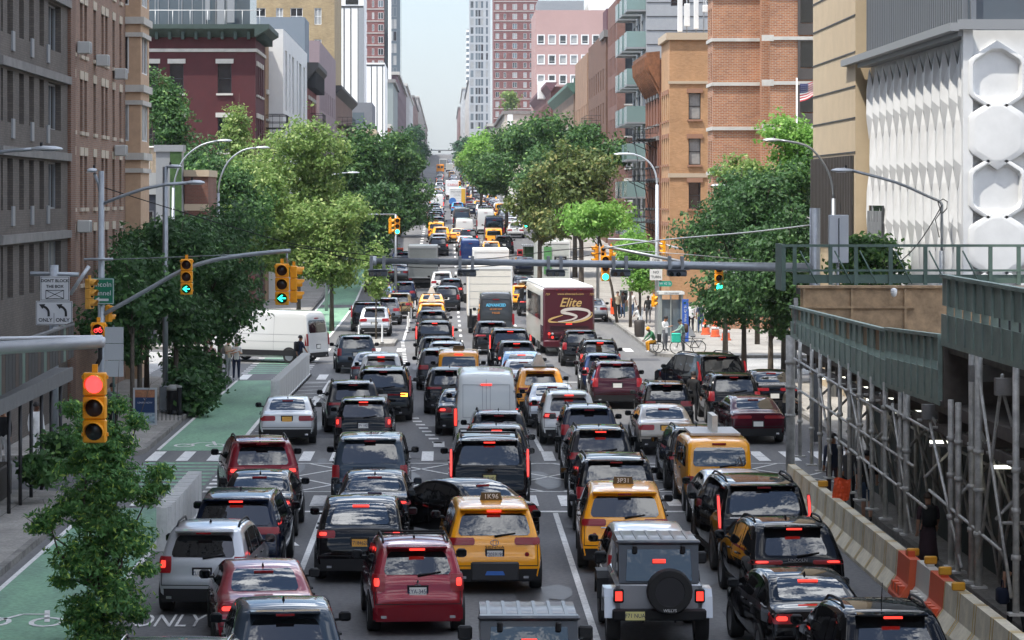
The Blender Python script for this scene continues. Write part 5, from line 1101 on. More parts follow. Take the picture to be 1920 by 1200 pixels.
# ================= off-road cars, coach, lorries and extra vehicle detail =================
def offroad(label, px, Y, col, plate):
    hl = 2.0; x = PX(px, Y); root = empty('offroad_car', (x, Y + hl, 0), label, 'car'); pm = PAINT[col]
    def bd(n, m, mats, sharp=None, par=None):
        m.v = [(p[0], p[1] - hl, p[2]) for p in m.v]; return m.build(n, mats, par or root, sharp)
    m = MB(); m.box(-.76, .76, .18, 2.9, .62, 1.14, bev=.05); m.prism([(2.85, .62), (4.0, .62), (4.0, 1.08), (2.85, 1.18)], -.62, .62, 'yz'); m.box(-.70, .70, .14, .2, .66, 1.12, bev=.02); bd('body', m, pm, 40)
    m = MB(); m.prism([(.18, 1.14), (2.45, 1.14), (2.15, 1.78), (1.9, 1.85), (.42, 1.85), (.3, 1.80)], -.70, .70, 'yz')
    for i in range(6): x0 = -.6 + i * .225; m.box(x0, x0 + .05, .45, 1.9, 1.85, 1.865)
    m.box(-.74, .74, .25, .48, 1.80, 1.875, bev=.03); bd('hardtop', m, mat('hardtop', (.055, .06, .07), .45, coat=.3), 40)
    m = MB(); m.add([(-.58, .155, 1.18), (.58, .155, 1.18), (.55, .255, 1.72), (-.55, .255, 1.72)], [(0, 1, 2, 3)]); bd('rear_window', m, CG)
    for sx in (-1, 1):
        for (ya, yb) in ((.42, 1.1), (1.2, 2.05)):
            m = MB(); m.add([(sx * .708, ya, 1.2), (sx * .708, yb, 1.2), (sx * .708, yb - .05, 1.7), (sx * .708, ya + .03, 1.7)], [(0, 1, 2, 3)]); bd('side_window', m, PRIV)
        m = MB(); m.box(min(sx * .62, sx * .8), max(sx * .62, sx * .8), .10, .22, .80, 1.04, bev=.02); m.mi = 1; m.box(min(sx * .65, sx * .77), max(sx * .65, sx * .77), .085, .101, .84, 1.0); bd('taillight', m, [PLAS, TLON], 40)
        for yc in (.75, 3.2):
            m = MB(); m.prism([(yc - .52, .52), (yc - .42, .88), (yc - .25, 1.0), (yc + .25, 1.0), (yc + .42, .88), (yc + .52, .52), (yc + .40, .52), (yc + .3, .8), (yc - .3, .8), (yc - .4, .52)], min(sx * .72, sx * .95), max(sx * .72, sx * .95), 'yz'); bd('fender', m, pm if yc < 1 else PLAS)
            t, rm = wheel_meshes(.41, .28, 1); w_ = empty_part('wheel', root, (sx * .78, yc - hl, .41)); link('tyre', t, w_); link('rim', rm, w_)
        m = MB(); m.box(min(sx * .8, sx * 1.02), max(sx * .8, sx * 1.02), 2.2, 2.32, 1.22, 1.44, bev=.03); m.mi = 1; m.box(min(sx * .82, sx * 1.0), max(sx * .82, sx * 1.0), 2.195, 2.199, 1.25, 1.41); bd('mirror', m, [PLAS, CG], 40)
    m = MB(); m.box(-.82, .82, .0, .16, .50, .70, bev=.03); m.box(-.3, -.26, .1, .16, .45, .52); m.box(.26, .3, .1, .16, .45, .52); bd('rear_bumper', m, PLAS, 40)
    t, rm = wheel_meshes(.40, .26, 1); w_ = empty_part('spare_wheel', root, (.17, -.02 - hl, 1.02)); w_.rotation_euler = (0, 0, R(90)); link('tyre', t, w_); link('rim', rm, w_)
    text('WILLYS', .07, INKW, w_, (-.137, 0, -.32), rot=(R(90), 0, R(90)) if 0 else (R(90), 0, R(-90)), depth=.002)
    m = MB(); m.mi = 1; m.box(-.62, -.24, -.012, .0, .50, .68); m.mi = 0; m.box(-.60, -.26, -.02, -.0125, .515, .665); o = bd('licence_plate', m, [P_NJ, PLAS]); text(plate, .105, INK, o, (-.43, -.024 - hl, .59), depth=.002, sx=.85)
    m = MB(); m.box(-.11, .11, .10, .17, 1.50, 1.56); bd('brake_light', m, TLON)
    for sx in (-1, 1): m = MB(); m.box(sx * .42 - .04, sx * .42 + .04, .12, .25, 1.66, 1.80, bev=.015); bd('hinge', m, PLAS, 40)
    return root
offroad('grey off-road car with big lettered spare wheel and yellow plate F71-NUA', 1237, 50.3, 'silver', 'F71 NUA')
offroad('dark off-road car with ribbed hardtop cut off by the lower edge', 993, 41.2, 'charcoal', '')
# coach
def bx(root_loc):
    def f(n, m, mats, root, sharp=None): return m.build(n, mats, root, sharp)
    return f
Y = 143.0; x = PX(1067, Y); L_, W_, H_ = 13.7, 2.55, 3.48
COACH = empty('coach', (x - math.sin(R(2)) * L_ / 2, Y + L_ / 2, 0), 'maroon coach with gold script and a swoosh across its tail', 'bus', R(2)); h = L_ / 2
MAR = mat('coach_maroon', '#4c1722', .3, coat=.8); SHEEN = mat('coach_side_sheen', '#d9d5c8', .35, coat=.6); GOLD = mat('gold_leaf', '#c9a76a', .45); SILV = mat('silver_leaf', '#cfc6bd', .45)
m = MB(); m.box(-W_ / 2, W_ / 2, -h + .05, -h + .5, .55, 3.42, bev=.09); m.box(-W_ / 2 - .004, W_ / 2 + .004, -h + .3, -h + 2.2, .5, 1.5); m.box(-W_ / 2 + .02, W_ / 2 - .02, -h + .0, -h + .3, .45, .80, bev=.05); m.build('tail_body', MAR, COACH, 40)
m = MB(); m.box(-W_ / 2 + .01, W_ / 2 - .01, -h + .45, h, .5, 3.38, bev=.1); m.build('body', SHEEN, COACH, 40)  # cream colour stands in for the bright reflection on the maroon side
m = MB(); m.box(-W_ / 2 + .06, W_ / 2 - .06, -h + .1, h - .2, 3.36, 3.5, bev=.05); m.build('roof', mat('coach_roof', (.72, .72, .72), .5), COACH, 40)
m = MB()
for i in range(8): z = 1.32 + i * .055 if i < 4 else .86 + (i - 4) * .07; m.box(-.95, .95, -h + .02, -h + .052, z, z + .03)
m.build('engine_louvre', mat('coach_dark', '#2b0c14', .5), COACH)
for sx in (-1, 1):
    m = MB(); m.box(min(sx * W_ / 2, sx * (W_ / 2 + .012)), max(sx * W_ / 2, sx * (W_ / 2 + .012)), -h + 2.3, h - .6, 1.75, 2.95); m.build('side_window', PRIV, COACH)
    for (xx, zz, mt) in ((.98, 1.12, TLON), (.82, 1.12, TLCL), (.98, .95, TL), (.82, .95, TLON)):
        m = MB(); m.lathe([(.0, -.03), (.06, -.03), (.065, 0), (.065, .04)], 12, axis='y', M=Matrix.Translation((sx * xx, -h + .05, zz))); m.build('taillight', mt, COACH)
    for yc in (-h + 3.2, -h + 4.5, h - 2.7):
        t, rm = wheel_meshes(.5, .3); w_ = empty_part('wheel', COACH, (sx * (W_ / 2 - .16), yc, .5)); link('tyre', t, w_); link('rim', rm, w_)
    m = MB(); m.tube([(sx * 1.2, h - .2, 3.2), (sx * 1.5, h + .1, 2.9)], .03, 6); m.box(sx * 1.5 - .12, sx * 1.5 + .12, h, h + .12, 2.4, 2.95, bev=.03); m.build('mirror', PLAS, COACH, 40)
m = MB(); m.box(-.15, .15, -h + .02, -h + .05, 1.58, 1.63); m.build('brake_light', TLON, COACH)
m = MB(); m.box(-.16, .16, -h + .005, -h + .052, 1.02, 1.2); m.build('licence_plate', P_NY, COACH)
for i in range(5):
    m = MB(); m.box(-.6 + i * .3 - .05, -.6 + i * .3 + .05, -h + .03, -h + .06, 3.28, 3.32); m.build('marker_lamp', TL, COACH)
yf = -h + .035
text('www.elitecoach.com', .155, GOLD, COACH, (.08, yf, 3.10), depth=.006, sx=1.0); text('729', .15, GOLD, COACH, (-1.08, yf, 3.08), depth=.006, shear=.3); text('729', .15, GOLD, COACH, (1.12, yf, 3.08), depth=.006, shear=.3)
text('Elite', .62, GOLD, COACH, (.05, yf, 2.66), depth=.008, shear=.35, bold=.006)
def ribbon(m, pts, wds, y):
    for i in range(len(pts) - 1):
        a, b = Vector(pts[i]), Vector(pts[i + 1]); d0 = (Vector(pts[min(i + 1, len(pts) - 1)]) - Vector(pts[max(i - 1, 0)])).normalized(); d1 = (Vector(pts[min(i + 2, len(pts) - 1)]) - a).normalized()
        n0 = Vector((-d0.y, d0.x)) * wds[i]; n1 = Vector((-d1.y, d1.x)) * wds[i + 1]
        vs = []
        for yy in (y, y + .012): vs += [((a - n0).x, yy, (a - n0).y), ((b - n1).x, yy, (b - n1).y), ((b + n1).x, yy, (b + n1).y), ((a + n0).x, yy, (a + n0).y)]
        m.add(vs, [(0, 1, 2, 3), (4, 7, 6, 5), (0, 4, 5, 1), (2, 6, 7, 3)])
def spl(p, n=6):
    o = []; p = [p[0]] + p + [p[-1]]
    for i in range(1, len(p) - 2):
        a, b, c, d = [Vector(q) for q in p[i - 1:i + 3]]
        for k in range(n): t = k / n; o.append(tuple(.5 * ((2 * b) + (c - a) * t + (2 * a - 5 * b + 4 * c - d) * t * t + (3 * b - a - 3 * c + d) * t ** 3)))
    o.append(tuple(p[-2])); return o
m = MB(); q = spl([(-.55, 1.72), (.1, 1.82), (.38, 1.98), (.1, 2.10), (-.35, 2.2), (-.1, 2.33), (.45, 2.36), (.95, 2.26), (1.0, 2.05), (.65, 1.85), (.2, 1.74)]); n = len(q); ribbon(m, q, [.02 + .055 * math.sin(math.pi * i / (n - 1)) for i in range(n)], yf); m.build('swoosh', SILV, COACH)
m = MB(); q = spl([(-.3, 2.05), (-.85, 1.88), (-.98, 1.74), (-.6, 1.70), (.2, 1.70), (.8, 1.82), (1.14, 2.02), (1.12, 2.2)]); n = len(q); ribbon(m, q, [.012 + .04 * abs(math.sin(2.2 * math.pi * i / (n - 1))) for i in range(n)], yf); m.build('swoosh', GOLD, COACH)
# lorries
def lorry(name, label, px, Y, wd, L1, z0, z1, boxm, cabc, cab=True, X=None, tail=None, yaw=0, roofm=None):
    x = PX(px, Y) if X is None else X; g0 = zr(Y); root = empty(name, (x, Y + L1 / 2, g0), label, 'truck', R(yaw)); h = L1 / 2
    m = MB(); m.box(-wd / 2, wd / 2, -h, h, z0, z1, bev=.05); m.build('cargo_box', boxm, root, 40)
    m = MB(); f = .07; a = wd / 2 - .04
    m.box(-a, -a + f, -h - .03, -h - .001, z0 + .05, z1 - .05); m.box(a - f, a, -h - .03, -h - .001, z0 + .05, z1 - .05); m.box(-a + f, a - f, -h - .03, -h - .001, z1 - .22, z1 - .05); m.box(-a + f, a - f, -h - .03, -h - .001, z0 + .05, z0 + .14)
    m.build('door_frame', FR_W if roofm is None else roofm, root)
    m = MB()
    for i in range(1, 6): z = z0 + .14 + (z1 - z0 - .36) * i / 6; m.box(-a + f, a - f, -h - .008, -h - .001, z, z + .015)
    m.build('door_panel_joint', FR_G, root)
    m = MB(); m.box(-wd * .35, wd * .35, -h + .1, h + 1.6, z0 - .35, z0 - .01); m.build('chassis', PLAS, root)
    m = MB(); m.box(-wd * .46, wd * .46, -h - .05, -h + .08, .45, .62); m.build('rear_bumper', PLAS, root)
    for sx in (-1, 1):
        m = MB(); m.box(sx * wd * .42 - .12, sx * wd * .42 + .12, -h - .07, -h - .051, .66, .78); m.build('taillight', TL, root)
        for yc in (-h + 1.6, h + 1.1):
            t, rm = wheel_meshes(.46, .3); w_ = empty_part('wheel', root, (sx * (wd / 2 - .2), yc, .46)); link('tyre', t, w_); link('rim', rm, w_)
    if cab:
        m = MB(); m.prism([(h + .12, .6), (h + 2.3, .6), (h + 2.3, 1.35), (h + 1.75, 1.5), (h + 1.5, 2.35), (h + .12, 2.42)], -wd * .43, wd * .43, 'yz'); m.build('cab', PAINT[cabc], root)
        for sx in (-1, 1): m = MB(); m.box(min(sx * wd * .45, sx * wd * .56), max(sx * wd * .45, sx * wd * .56), h + 1.5, h + 1.6, 1.5, 2.05); m.build('mirror', PLAS, root)
    return root
BOXW = mat('lorry_white', '#d9d3c6', .5, var=.06, vscale=.9); BOXG = mat('lorry_silver', '#7d8180', .4, .4, var=.12, vscale=.8); BOXP = mat('lorry_pale', '#b9bdb6', .5, var=.08)
LA = lorry('box_lorry', 'dirty white box lorry with folded tail lift next to the lettered grey van', 919, 166, 2.6, 7.0, 1.05, 3.98, BOXW, 'white')
m = MB(); m.box(-1.25, .3, -3.75, -3.56, .42, 1.0); m.box(-1.2, -1.05, -3.85, -3.76, .4, 1.5); m.build('tail_lift', PLAS, LA)
lorry('box_lorry', 'white box lorry whose pale roof shows above the dirty white one', 921, 204, 2.55, 7.5, 1.05, 4.1, FR_W, 'white')
lorry('delivery_lorry', 'silver delivery lorry standing between parked cars and the yellow cabs', 793, 226, 2.35, 6.5, .75, 3.35, BOXG, 'grey', roofm=FR_G)
LG = lorry('box_lorry', 'pale lorry with a green panel and black lettering at the kerb', 1038, 222, 2.6, 7.5, .9, 3.95, BOXP, 'white')
m = MB(); m.box(-.75, -.15, -3.80, -3.783, 1.4, 3.5); m.build('green_panel', mat('logo_green', (.10, .28, .10), .5, var=.3, vscale=4), LG)
m = MB(); m.box(.05, 1.0, -3.80, -3.783, 2.4, 2.75); o = m.build('name_panel', PLAS, LG); text('DELIVERY', .17, INKW, o, (.52, -3.803, 2.57), depth=.003, sx=.9); text('23', .25, PLAS, LG, (.5, -3.79, 2.05), depth=.004)
LC = lorry('box_lorry', 'multicoloured white, yellow and blue lorry far up the avenue', 858, 430, 2.45, 7, .8, 3.2, FR_W, 'white')
m = MB(); m.box(.55, 1.15, -3.56, -3.54, .9, 3.05); m.build('yellow_panel', mat('logo_yellow', (.62, .36, .03), .5), LC)
m = MB(); m.lathe([(.0, -.02), (.55, -.02), (.55, .0)], 20, axis='y', M=Matrix.Translation((-.75, -3.53, 1.2))); m.build('blue_swirl', mat('logo_blue', (.04, .16, .45), .5), LC)
text('MOVERS', .42, FR_G, LC, (-.2, -3.56, 2.6), depth=.004); text('LOCAL', .32, FR_G, LC, (-.1, -3.56, 2.1), depth=.004)
LR = lorry('box_lorry', 'white lorry with red words beyond the multicoloured one', 849, 505, 2.5, 7, .8, 3.4, FR_W, 'white'); text('CARGO', .6, mat('ink_red', (.5, .04, .04), .5), LR, (.1, -3.56, 2.6), depth=.004)
lorry('box_lorry', 'hazy grey lorry ahead of the orange school bus', 831, 985, 2.6, 8, .9, 4.0, BOXG, 'grey', cab=False)
lorry('box_lorry', 'hazy pale lorry beside the orange school bus', 843, 940, 2.4, 6, .8, 2.8, BOXP, 'white', cab=False)
Y = 900; SB = empty('school_bus', (PX(825.5, Y), Y + 5, zr(Y)), 'orange school bus far up the hill', 'bus')
m = MB(); m.box(-1.22, 1.22, -5, 5, .5, 2.95, bev=.15); m.build('body', PAINT['schoolbus'], SB, 40)
m = MB(); m.box(-.9, -.1, -5.03, -5.001, 1.7, 2.4); m.box(.1, .9, -5.03, -5.001, 1.7, 2.4); m.build('rear_window', CG, SB); m = MB(); m.box(-1.25, 1.25, -5.1, -4.9, .45, .65); m.build('rear_bumper', PLAS, SB)
# lettering and trim on single cars
def face_y(kind, z, x=0):
     return S[kind]['sh'].rear_y(x, z) - S[kind]['sh'].Ln / 2
for rt in (SIE, SIE2):
    m = MB(); ring(m, 0, face_y('minivan', 1.03) - .02, 1.03, .075, .052); ring(m, 0, face_y('minivan', 1.03) - .021, 1.03, .03, .048, .01); deco(rt, 'emblem', m, CHROME)
    text('SIENNA', .075, PLAS, rt, (0, face_y('minivan', .94) - .016, .94), depth=.004, name='badge', sx=1.5)
    for sx in (-1, 1): m = MB(); m.lathe([(.0, -.012), (.045, -.012), (.045, .02)], 12, axis='y', M=Matrix.Translation((sx * .64, face_y('minivan', .80, .64) - .005, .80))); deco(rt, 'reflector', m, TL)
m = MB(); m.box(-.48, .48, -2.62, -2.55, .28, .66, bev=.03); deco(SIE, 'bumper_guard', m, mat('guard_black', (.03, .03, .032), .5), 40); m = MB(); m.prism([(-.2, .40), (.2, .40), (.16, .48), (-.16, .48)], -2.635, -2.622, 'xz'); deco(SIE, 'sticker', m, mat('sticker_blue', (.05, .16, .5), .5))
m = MB(); zc = .93; yy = face_y('hatch', zc) - .018
for k in range(3):
    a = math.pi / 2 + k * 2.0944; d = Vector((math.cos(a), math.sin(a))); n = Vector((-d.y, d.x)); c = Vector((0, zc)); p = [c, c + d * .045 + n * .022, c + d * .09, c + d * .045 - n * .022]; m.add([(q.x, yy, q.y) for q in p], [(0, 1, 2, 3)])
deco(MIT, 'emblem', m, CHROME)
for rt, k, z in ((ESC, 'big', 1.13), (ESC2, 'big', 1.13), (CAD2, 'big', 1.13)):
    m = MB(); yy = face_y(k, z) - .02; m.add([(-.09, yy, z + .04), (.09, yy, z + .04), (.06, yy, z - .03), (0, yy, z - .055), (-.06, yy, z - .03)], [(0, 1, 2, 3, 4)]); ring(m, 0, yy - .002, z, .11, .06, .012); deco(rt, 'emblem', m, CHROME)
m = MB(); m.box(-.74, .74, face_y('big', 1.21) - .02, face_y('big', 1.21) + .03, 1.185, 1.22); deco(ESC2, 'chrome_bar', m, CHROME)
m = MB(); m.box(-.5, .5, face_y(SHAPE[LIN.name], .955) - .02, face_y(SHAPE[LIN.name], .955) + .03, .94, .965); deco(LIN, 'chrome_bar', m, CHROME)
text('RANGE ROVER', .10, PLAS, RR, (0, face_y('rover', 1.09) - .016, 1.09), depth=.005, name='badge', sx=1.25)
text('V O L V O', .075, CHROME, V60, (.15, face_y(SHAPE[V60.name], .93) - .02, .93), depth=.003, name='badge'); text('S60', .07, CHROME, V60, (-.35, face_y(SHAPE[V60.name], .8) - .02, .8), depth=.003, name='badge')
m = MB(); m.box(-.8, .8, face_y('big', 1.0) - .02, face_y('big', 1.0) + .03, .98, 1.03); deco(NAVI, 'lamp_strip', m, TL); m = MB(); m.box(.62, .86, face_y('big', .96) - .0, face_y('big', .96) + .1, .9, 1.06); deco(NAVI, 'turn_signal', m, AMB)
m = MB(); m.box(-.03, .03, face_y('smallvan', 1.0) - .02, 0, 0, 0.01); m = MB(); ring(m, 0, face_y('smallvan', 1.05) - .016, 1.05, .06, .06); deco(NV, 'emblem', m, CHROME); text('747', .10, PLAS, NV, (.42, face_y('smallvan', 1.0, .42) - .014, .99), depth=.003, name='badge')
m = MB(); z = S['smallvan']['sh'].zt(2); m.box(-.62, .62, -1.2, .9, z + .01, z + .07); m.mi = 1; m.box(-.07, .07, -1.0, .3, z + .07, z + .50); deco(NV, 'roof_advert', m, [mat('rack_grey', (.5, .5, .5), .5), MAT['advert_cream']])
# van rear doors, lamps and lettering
def van_doors(rt, seam, lines=True):
    sh = S['van']['sh']; hl = sh.Ln / 2; m = MB()
    q = [(z, sh.rear_y(0, z) - hl - .006) for z in np.linspace(.8, 2.3, 10)]
    for (a, b) in zip(q[:-1], q[1:]): m.add([(-.008, a[1], a[0]), (.008, a[1], a[0]), (.008, b[1], b[0]), (-.008, b[1], b[0])], [(0, 1, 2, 3)])
    for sx in (-1, 1):
        for (a, b) in zip(q[2:-2], q[3:-1]):
            for x in (.12, .72): m.add([(sx * x - .008, a[1], a[0]), (sx * x + .008, a[1], a[0]), (sx * x + .008, b[1], b[0]), (sx * x - .008, b[1], b[0])], [(0, 1, 2, 3)])
        for zz in (q[2], q[-2]): m.box(min(sx * .12, sx * .72), max(sx * .12, sx * .72), zz[1] - .002, zz[1] + .01, zz[0] - .008, zz[0] + .008)
        for z in (1.0, 1.9): m.box(sx * .86 - .03, sx * .86 + .03, sh.rear_y(.86, z) - hl - .02, sh.rear_y(.86, z) - hl + .02, z, z + .06)
    deco(rt, 'door_seam', m, seam)
van_doors(GVAN, FR_G); van_doors(GS, PLAS)
sh = S['van']['sh']; vf = lambda z: sh.rear_y(0, z) - sh.Ln / 2 - .014
text('ADVANCED', .20, mat('ink_sky', (.12, .5, .75), .5), GS, (0, vf(1.85), 1.85), depth=.004, bold=.008); text('AIR AND HEAT', .10, mat('ink_orange', (.85, .30, .05), .5), GS, (0, vf(1.65), 1.65), depth=.004); text('718-555', .13, mat('ink_orange', 0), GS, (0, vf(1.46), 1.46), depth=.004)
text('KABACK', .46, INKW, KB, (0, vf(1.75), 1.75), depth=.006, bold=.012); text('EXPRESS', .16, INKW, KB, (0, vf(2.05), 2.05), depth=.004); text('SERVICE', .16, INKW, KB, (0, vf(1.45), 1.45), depth=.004)
# white van: dark lower cladding and wheel details come from the kind
m = MB()
for sx in (-1, 1): m.box(min(sx * 1.0, sx * 1.035), max(sx * 1.0, sx * 1.035), -2.4, 2.2, .36, .62)
deco(WV, 'side_cladding', m, PLAS)

# ================= trees and planting =================
def leaf_cloud(name, seed, blobs, n, size, mats, flat=.35, aspect=1.9, shell=.55, droop=0.0, hole=0.0):
    """many small leaf faces in clumps spread through the crown"""
    rg = np.random.default_rng(seed); wts = np.array([b[3] * b[4] * b[5] for b in blobs]) ** .75; wts /= wts.sum()
    idx = rg.choice(len(blobs), n, p=wts); B = np.array(blobs)[idx]
    d = rg.normal(size=(n, 3)); d /= np.linalg.norm(d, axis=1)[:, None]; r = (shell + (1 - shell) * rg.random(n)) * (1 + .16 * rg.normal(size=n)); d[:, 2] = np.where(d[:, 2] < -.35, d[:, 2] * .6, d[:, 2])
    c = B[:, :3] + d * r[:, None] * B[:, 3:6]
    # finer sprigs: leaves gather round twig tips
    k = max(1, n // 9); tip = rg.integers(0, n, k)[rg.integers(0, k, n)]; c = c[tip] + rg.normal(size=(n, 3)) * size * 1.5 * np.array([1, 1, .6]); d = d[tip]
    nrm = d * (1 - flat) + np.array([0, 0, flat]) + rg.normal(size=(n, 3)) * .55; nrm /= np.linalg.norm(nrm, axis=1)[:, None]
    t = np.cross(nrm, rg.normal(size=(n, 3))); t /= np.linalg.norm(t, axis=1)[:, None]; t[:, 2] -= droop; b = np.cross(nrm, t)
    s = size * (.6 + .8 * rg.random(n))[:, None]
    V_ = np.stack([c - t * s * aspect * .5, c + b * s * .5 + nrm * s * .1, c + t * s * aspect * .5, c - b * s * .5 + nrm * s * .1], 1).reshape(-1, 3)
    me = bpy.data.meshes.new(name); me.vertices.add(n * 4); me.vertices.foreach_set('co', V_.astype(np.float32).ravel()); me.loops.add(n * 4); me.loops.foreach_set('vertex_index', np.arange(n * 4, dtype=np.int32)); me.polygons.add(n)
    me.polygons.foreach_set('loop_start', np.arange(0, n * 4, 4, dtype=np.int32)); me.polygons.foreach_set('loop_total', np.full(n, 4, dtype=np.int32))
    for mm in (mats if isinstance(mats, list) else [mats]): me.materials.append(mm)
    if isinstance(mats, list) and len(mats) > 1: me.polygons.foreach_set('material_index', (rg.random(n) < .12).astype(np.int32))
    me.update(calc_edges=True); return me
BARK = mat('bark', (.085, .068, .052), .9, var=.35, vscale=6, bump=.6, bscale=18)
def trunk_mesh(seed, h, r, blobs, lean=(0, 0)):
    rg = random.Random(seed); m = MB(); pts = [(0, 0, -.2), (lean[0] * .3, lean[1] * .3, h * .4), (lean[0], lean[1], h)]; m.tube(pts, [r * 1.15, r * .9, r * .7], 9)
    for b in blobs:
        c = Vector(b[:3]); st = Vector((lean[0], lean[1], h * rg.uniform(.75, 1.0))); md = st.lerp(c, .5) + Vector((rg.uniform(-.3, .3), rg.uniform(-.3, .3), rg.uniform(.0, .4)))
        m.tube([st, md, c, c + (c - md) * .6], [r * .5, r * .34, r * .18, r * .05], 6)
    return m.mesh('trunk', BARK)
def blobset(seed, W_, D_, H_, z0, n):
    rg = random.Random(seed); o = []
    for i in range(n):
        a = rg.uniform(0, 2 * math.pi); t = rg.uniform(0, 1) ** .8; z = z0 + H_ * (.1 + .75 * (i + .5) / n); k = math.sin(math.pi * min(.97, max(.12, (z - z0) / H_ * .85 + .12))) ** .7
        rad = t * k; s = rg.uniform(.26, .42)
        o.append((math.cos(a) * rad * W_ * .5 * .75, math.sin(a) * rad * D_ * .5 * .75, z, W_ * s * .6 + .25, D_ * s * .6 + .25, H_ * s * .48 + .2))
    return o
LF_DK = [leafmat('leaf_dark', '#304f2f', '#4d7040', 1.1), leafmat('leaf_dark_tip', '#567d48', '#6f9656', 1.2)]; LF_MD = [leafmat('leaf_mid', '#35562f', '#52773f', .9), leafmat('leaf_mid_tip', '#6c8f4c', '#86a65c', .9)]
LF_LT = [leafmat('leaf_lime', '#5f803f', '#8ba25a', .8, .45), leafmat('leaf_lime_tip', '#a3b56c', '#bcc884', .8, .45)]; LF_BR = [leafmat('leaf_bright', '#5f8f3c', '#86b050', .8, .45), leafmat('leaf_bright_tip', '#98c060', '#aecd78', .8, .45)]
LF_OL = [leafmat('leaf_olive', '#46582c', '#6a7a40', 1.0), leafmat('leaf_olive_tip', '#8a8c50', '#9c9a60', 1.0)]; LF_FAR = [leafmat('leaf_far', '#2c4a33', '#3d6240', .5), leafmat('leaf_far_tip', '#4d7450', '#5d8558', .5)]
def tree(name, label, x, y, W_, H_, z0, n, leaf, mats, seed, tr=.16, group=None, D_=None, nb=9, lean=(0, 0), gz=None, cat='tree', aspect=1.9, shell=.5):
    gz = (zr(y) + .15) if gz is None else gz; D_ = D_ or W_; bl = blobset(seed, W_, D_, H_, z0 - gz, nb); bl = [(b[0] + lean[0], b[1] + lean[1], *b[2:]) for b in bl]
    r = empty(name, (x, y, gz), label, cat, 0, group)
    link('crown', leaf_cloud('crown', seed, bl, n, leaf, mats, shell=shell, aspect=aspect), r); link('trunk', trunk_mesh(seed, max(.6, z0 - gz + H_ * .12), tr, bl[::2], lean), r); return r
T = lambda px, Y: PX(px, Y)
# kerbside trees before the second crossing (dark shade trees)
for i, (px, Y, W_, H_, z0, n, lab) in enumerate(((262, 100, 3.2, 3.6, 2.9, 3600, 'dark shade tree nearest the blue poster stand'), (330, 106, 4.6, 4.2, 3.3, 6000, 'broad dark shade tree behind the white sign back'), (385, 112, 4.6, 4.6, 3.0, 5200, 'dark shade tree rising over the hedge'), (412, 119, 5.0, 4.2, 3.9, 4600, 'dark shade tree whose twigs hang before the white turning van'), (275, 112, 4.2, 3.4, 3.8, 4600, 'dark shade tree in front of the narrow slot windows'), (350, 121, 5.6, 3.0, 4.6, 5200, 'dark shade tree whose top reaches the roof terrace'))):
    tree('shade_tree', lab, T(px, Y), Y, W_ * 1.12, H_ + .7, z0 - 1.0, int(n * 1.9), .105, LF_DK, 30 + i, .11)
# sunny lime trees across the street
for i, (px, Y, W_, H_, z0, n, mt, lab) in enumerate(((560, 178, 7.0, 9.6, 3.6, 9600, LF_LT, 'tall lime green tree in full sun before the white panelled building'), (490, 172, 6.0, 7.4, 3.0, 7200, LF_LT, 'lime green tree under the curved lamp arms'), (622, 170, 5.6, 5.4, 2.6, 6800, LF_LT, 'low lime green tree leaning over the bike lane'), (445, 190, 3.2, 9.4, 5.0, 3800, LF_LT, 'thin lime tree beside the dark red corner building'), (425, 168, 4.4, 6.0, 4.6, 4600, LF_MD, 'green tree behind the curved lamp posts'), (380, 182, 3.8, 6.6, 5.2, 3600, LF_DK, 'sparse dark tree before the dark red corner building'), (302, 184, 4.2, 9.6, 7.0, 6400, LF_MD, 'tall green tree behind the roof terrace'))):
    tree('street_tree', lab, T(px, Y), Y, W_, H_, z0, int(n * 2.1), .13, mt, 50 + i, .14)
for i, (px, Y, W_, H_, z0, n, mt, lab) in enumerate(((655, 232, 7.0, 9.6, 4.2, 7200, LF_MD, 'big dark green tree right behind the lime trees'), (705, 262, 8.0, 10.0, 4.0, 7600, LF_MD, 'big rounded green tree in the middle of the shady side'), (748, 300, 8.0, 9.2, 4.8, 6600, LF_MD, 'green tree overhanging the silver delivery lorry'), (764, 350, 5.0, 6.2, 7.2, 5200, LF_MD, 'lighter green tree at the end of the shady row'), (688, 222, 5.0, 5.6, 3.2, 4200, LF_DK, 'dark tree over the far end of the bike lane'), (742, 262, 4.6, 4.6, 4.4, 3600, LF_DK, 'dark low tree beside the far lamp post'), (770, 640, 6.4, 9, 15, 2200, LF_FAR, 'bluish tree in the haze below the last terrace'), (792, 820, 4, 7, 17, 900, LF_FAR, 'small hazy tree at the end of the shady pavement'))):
    tree('avenue_tree', lab, T(px, Y), Y, W_, H_, z0, int(n * 2.0), .18 if Y < 400 else .36, mt, 70 + i, .2)
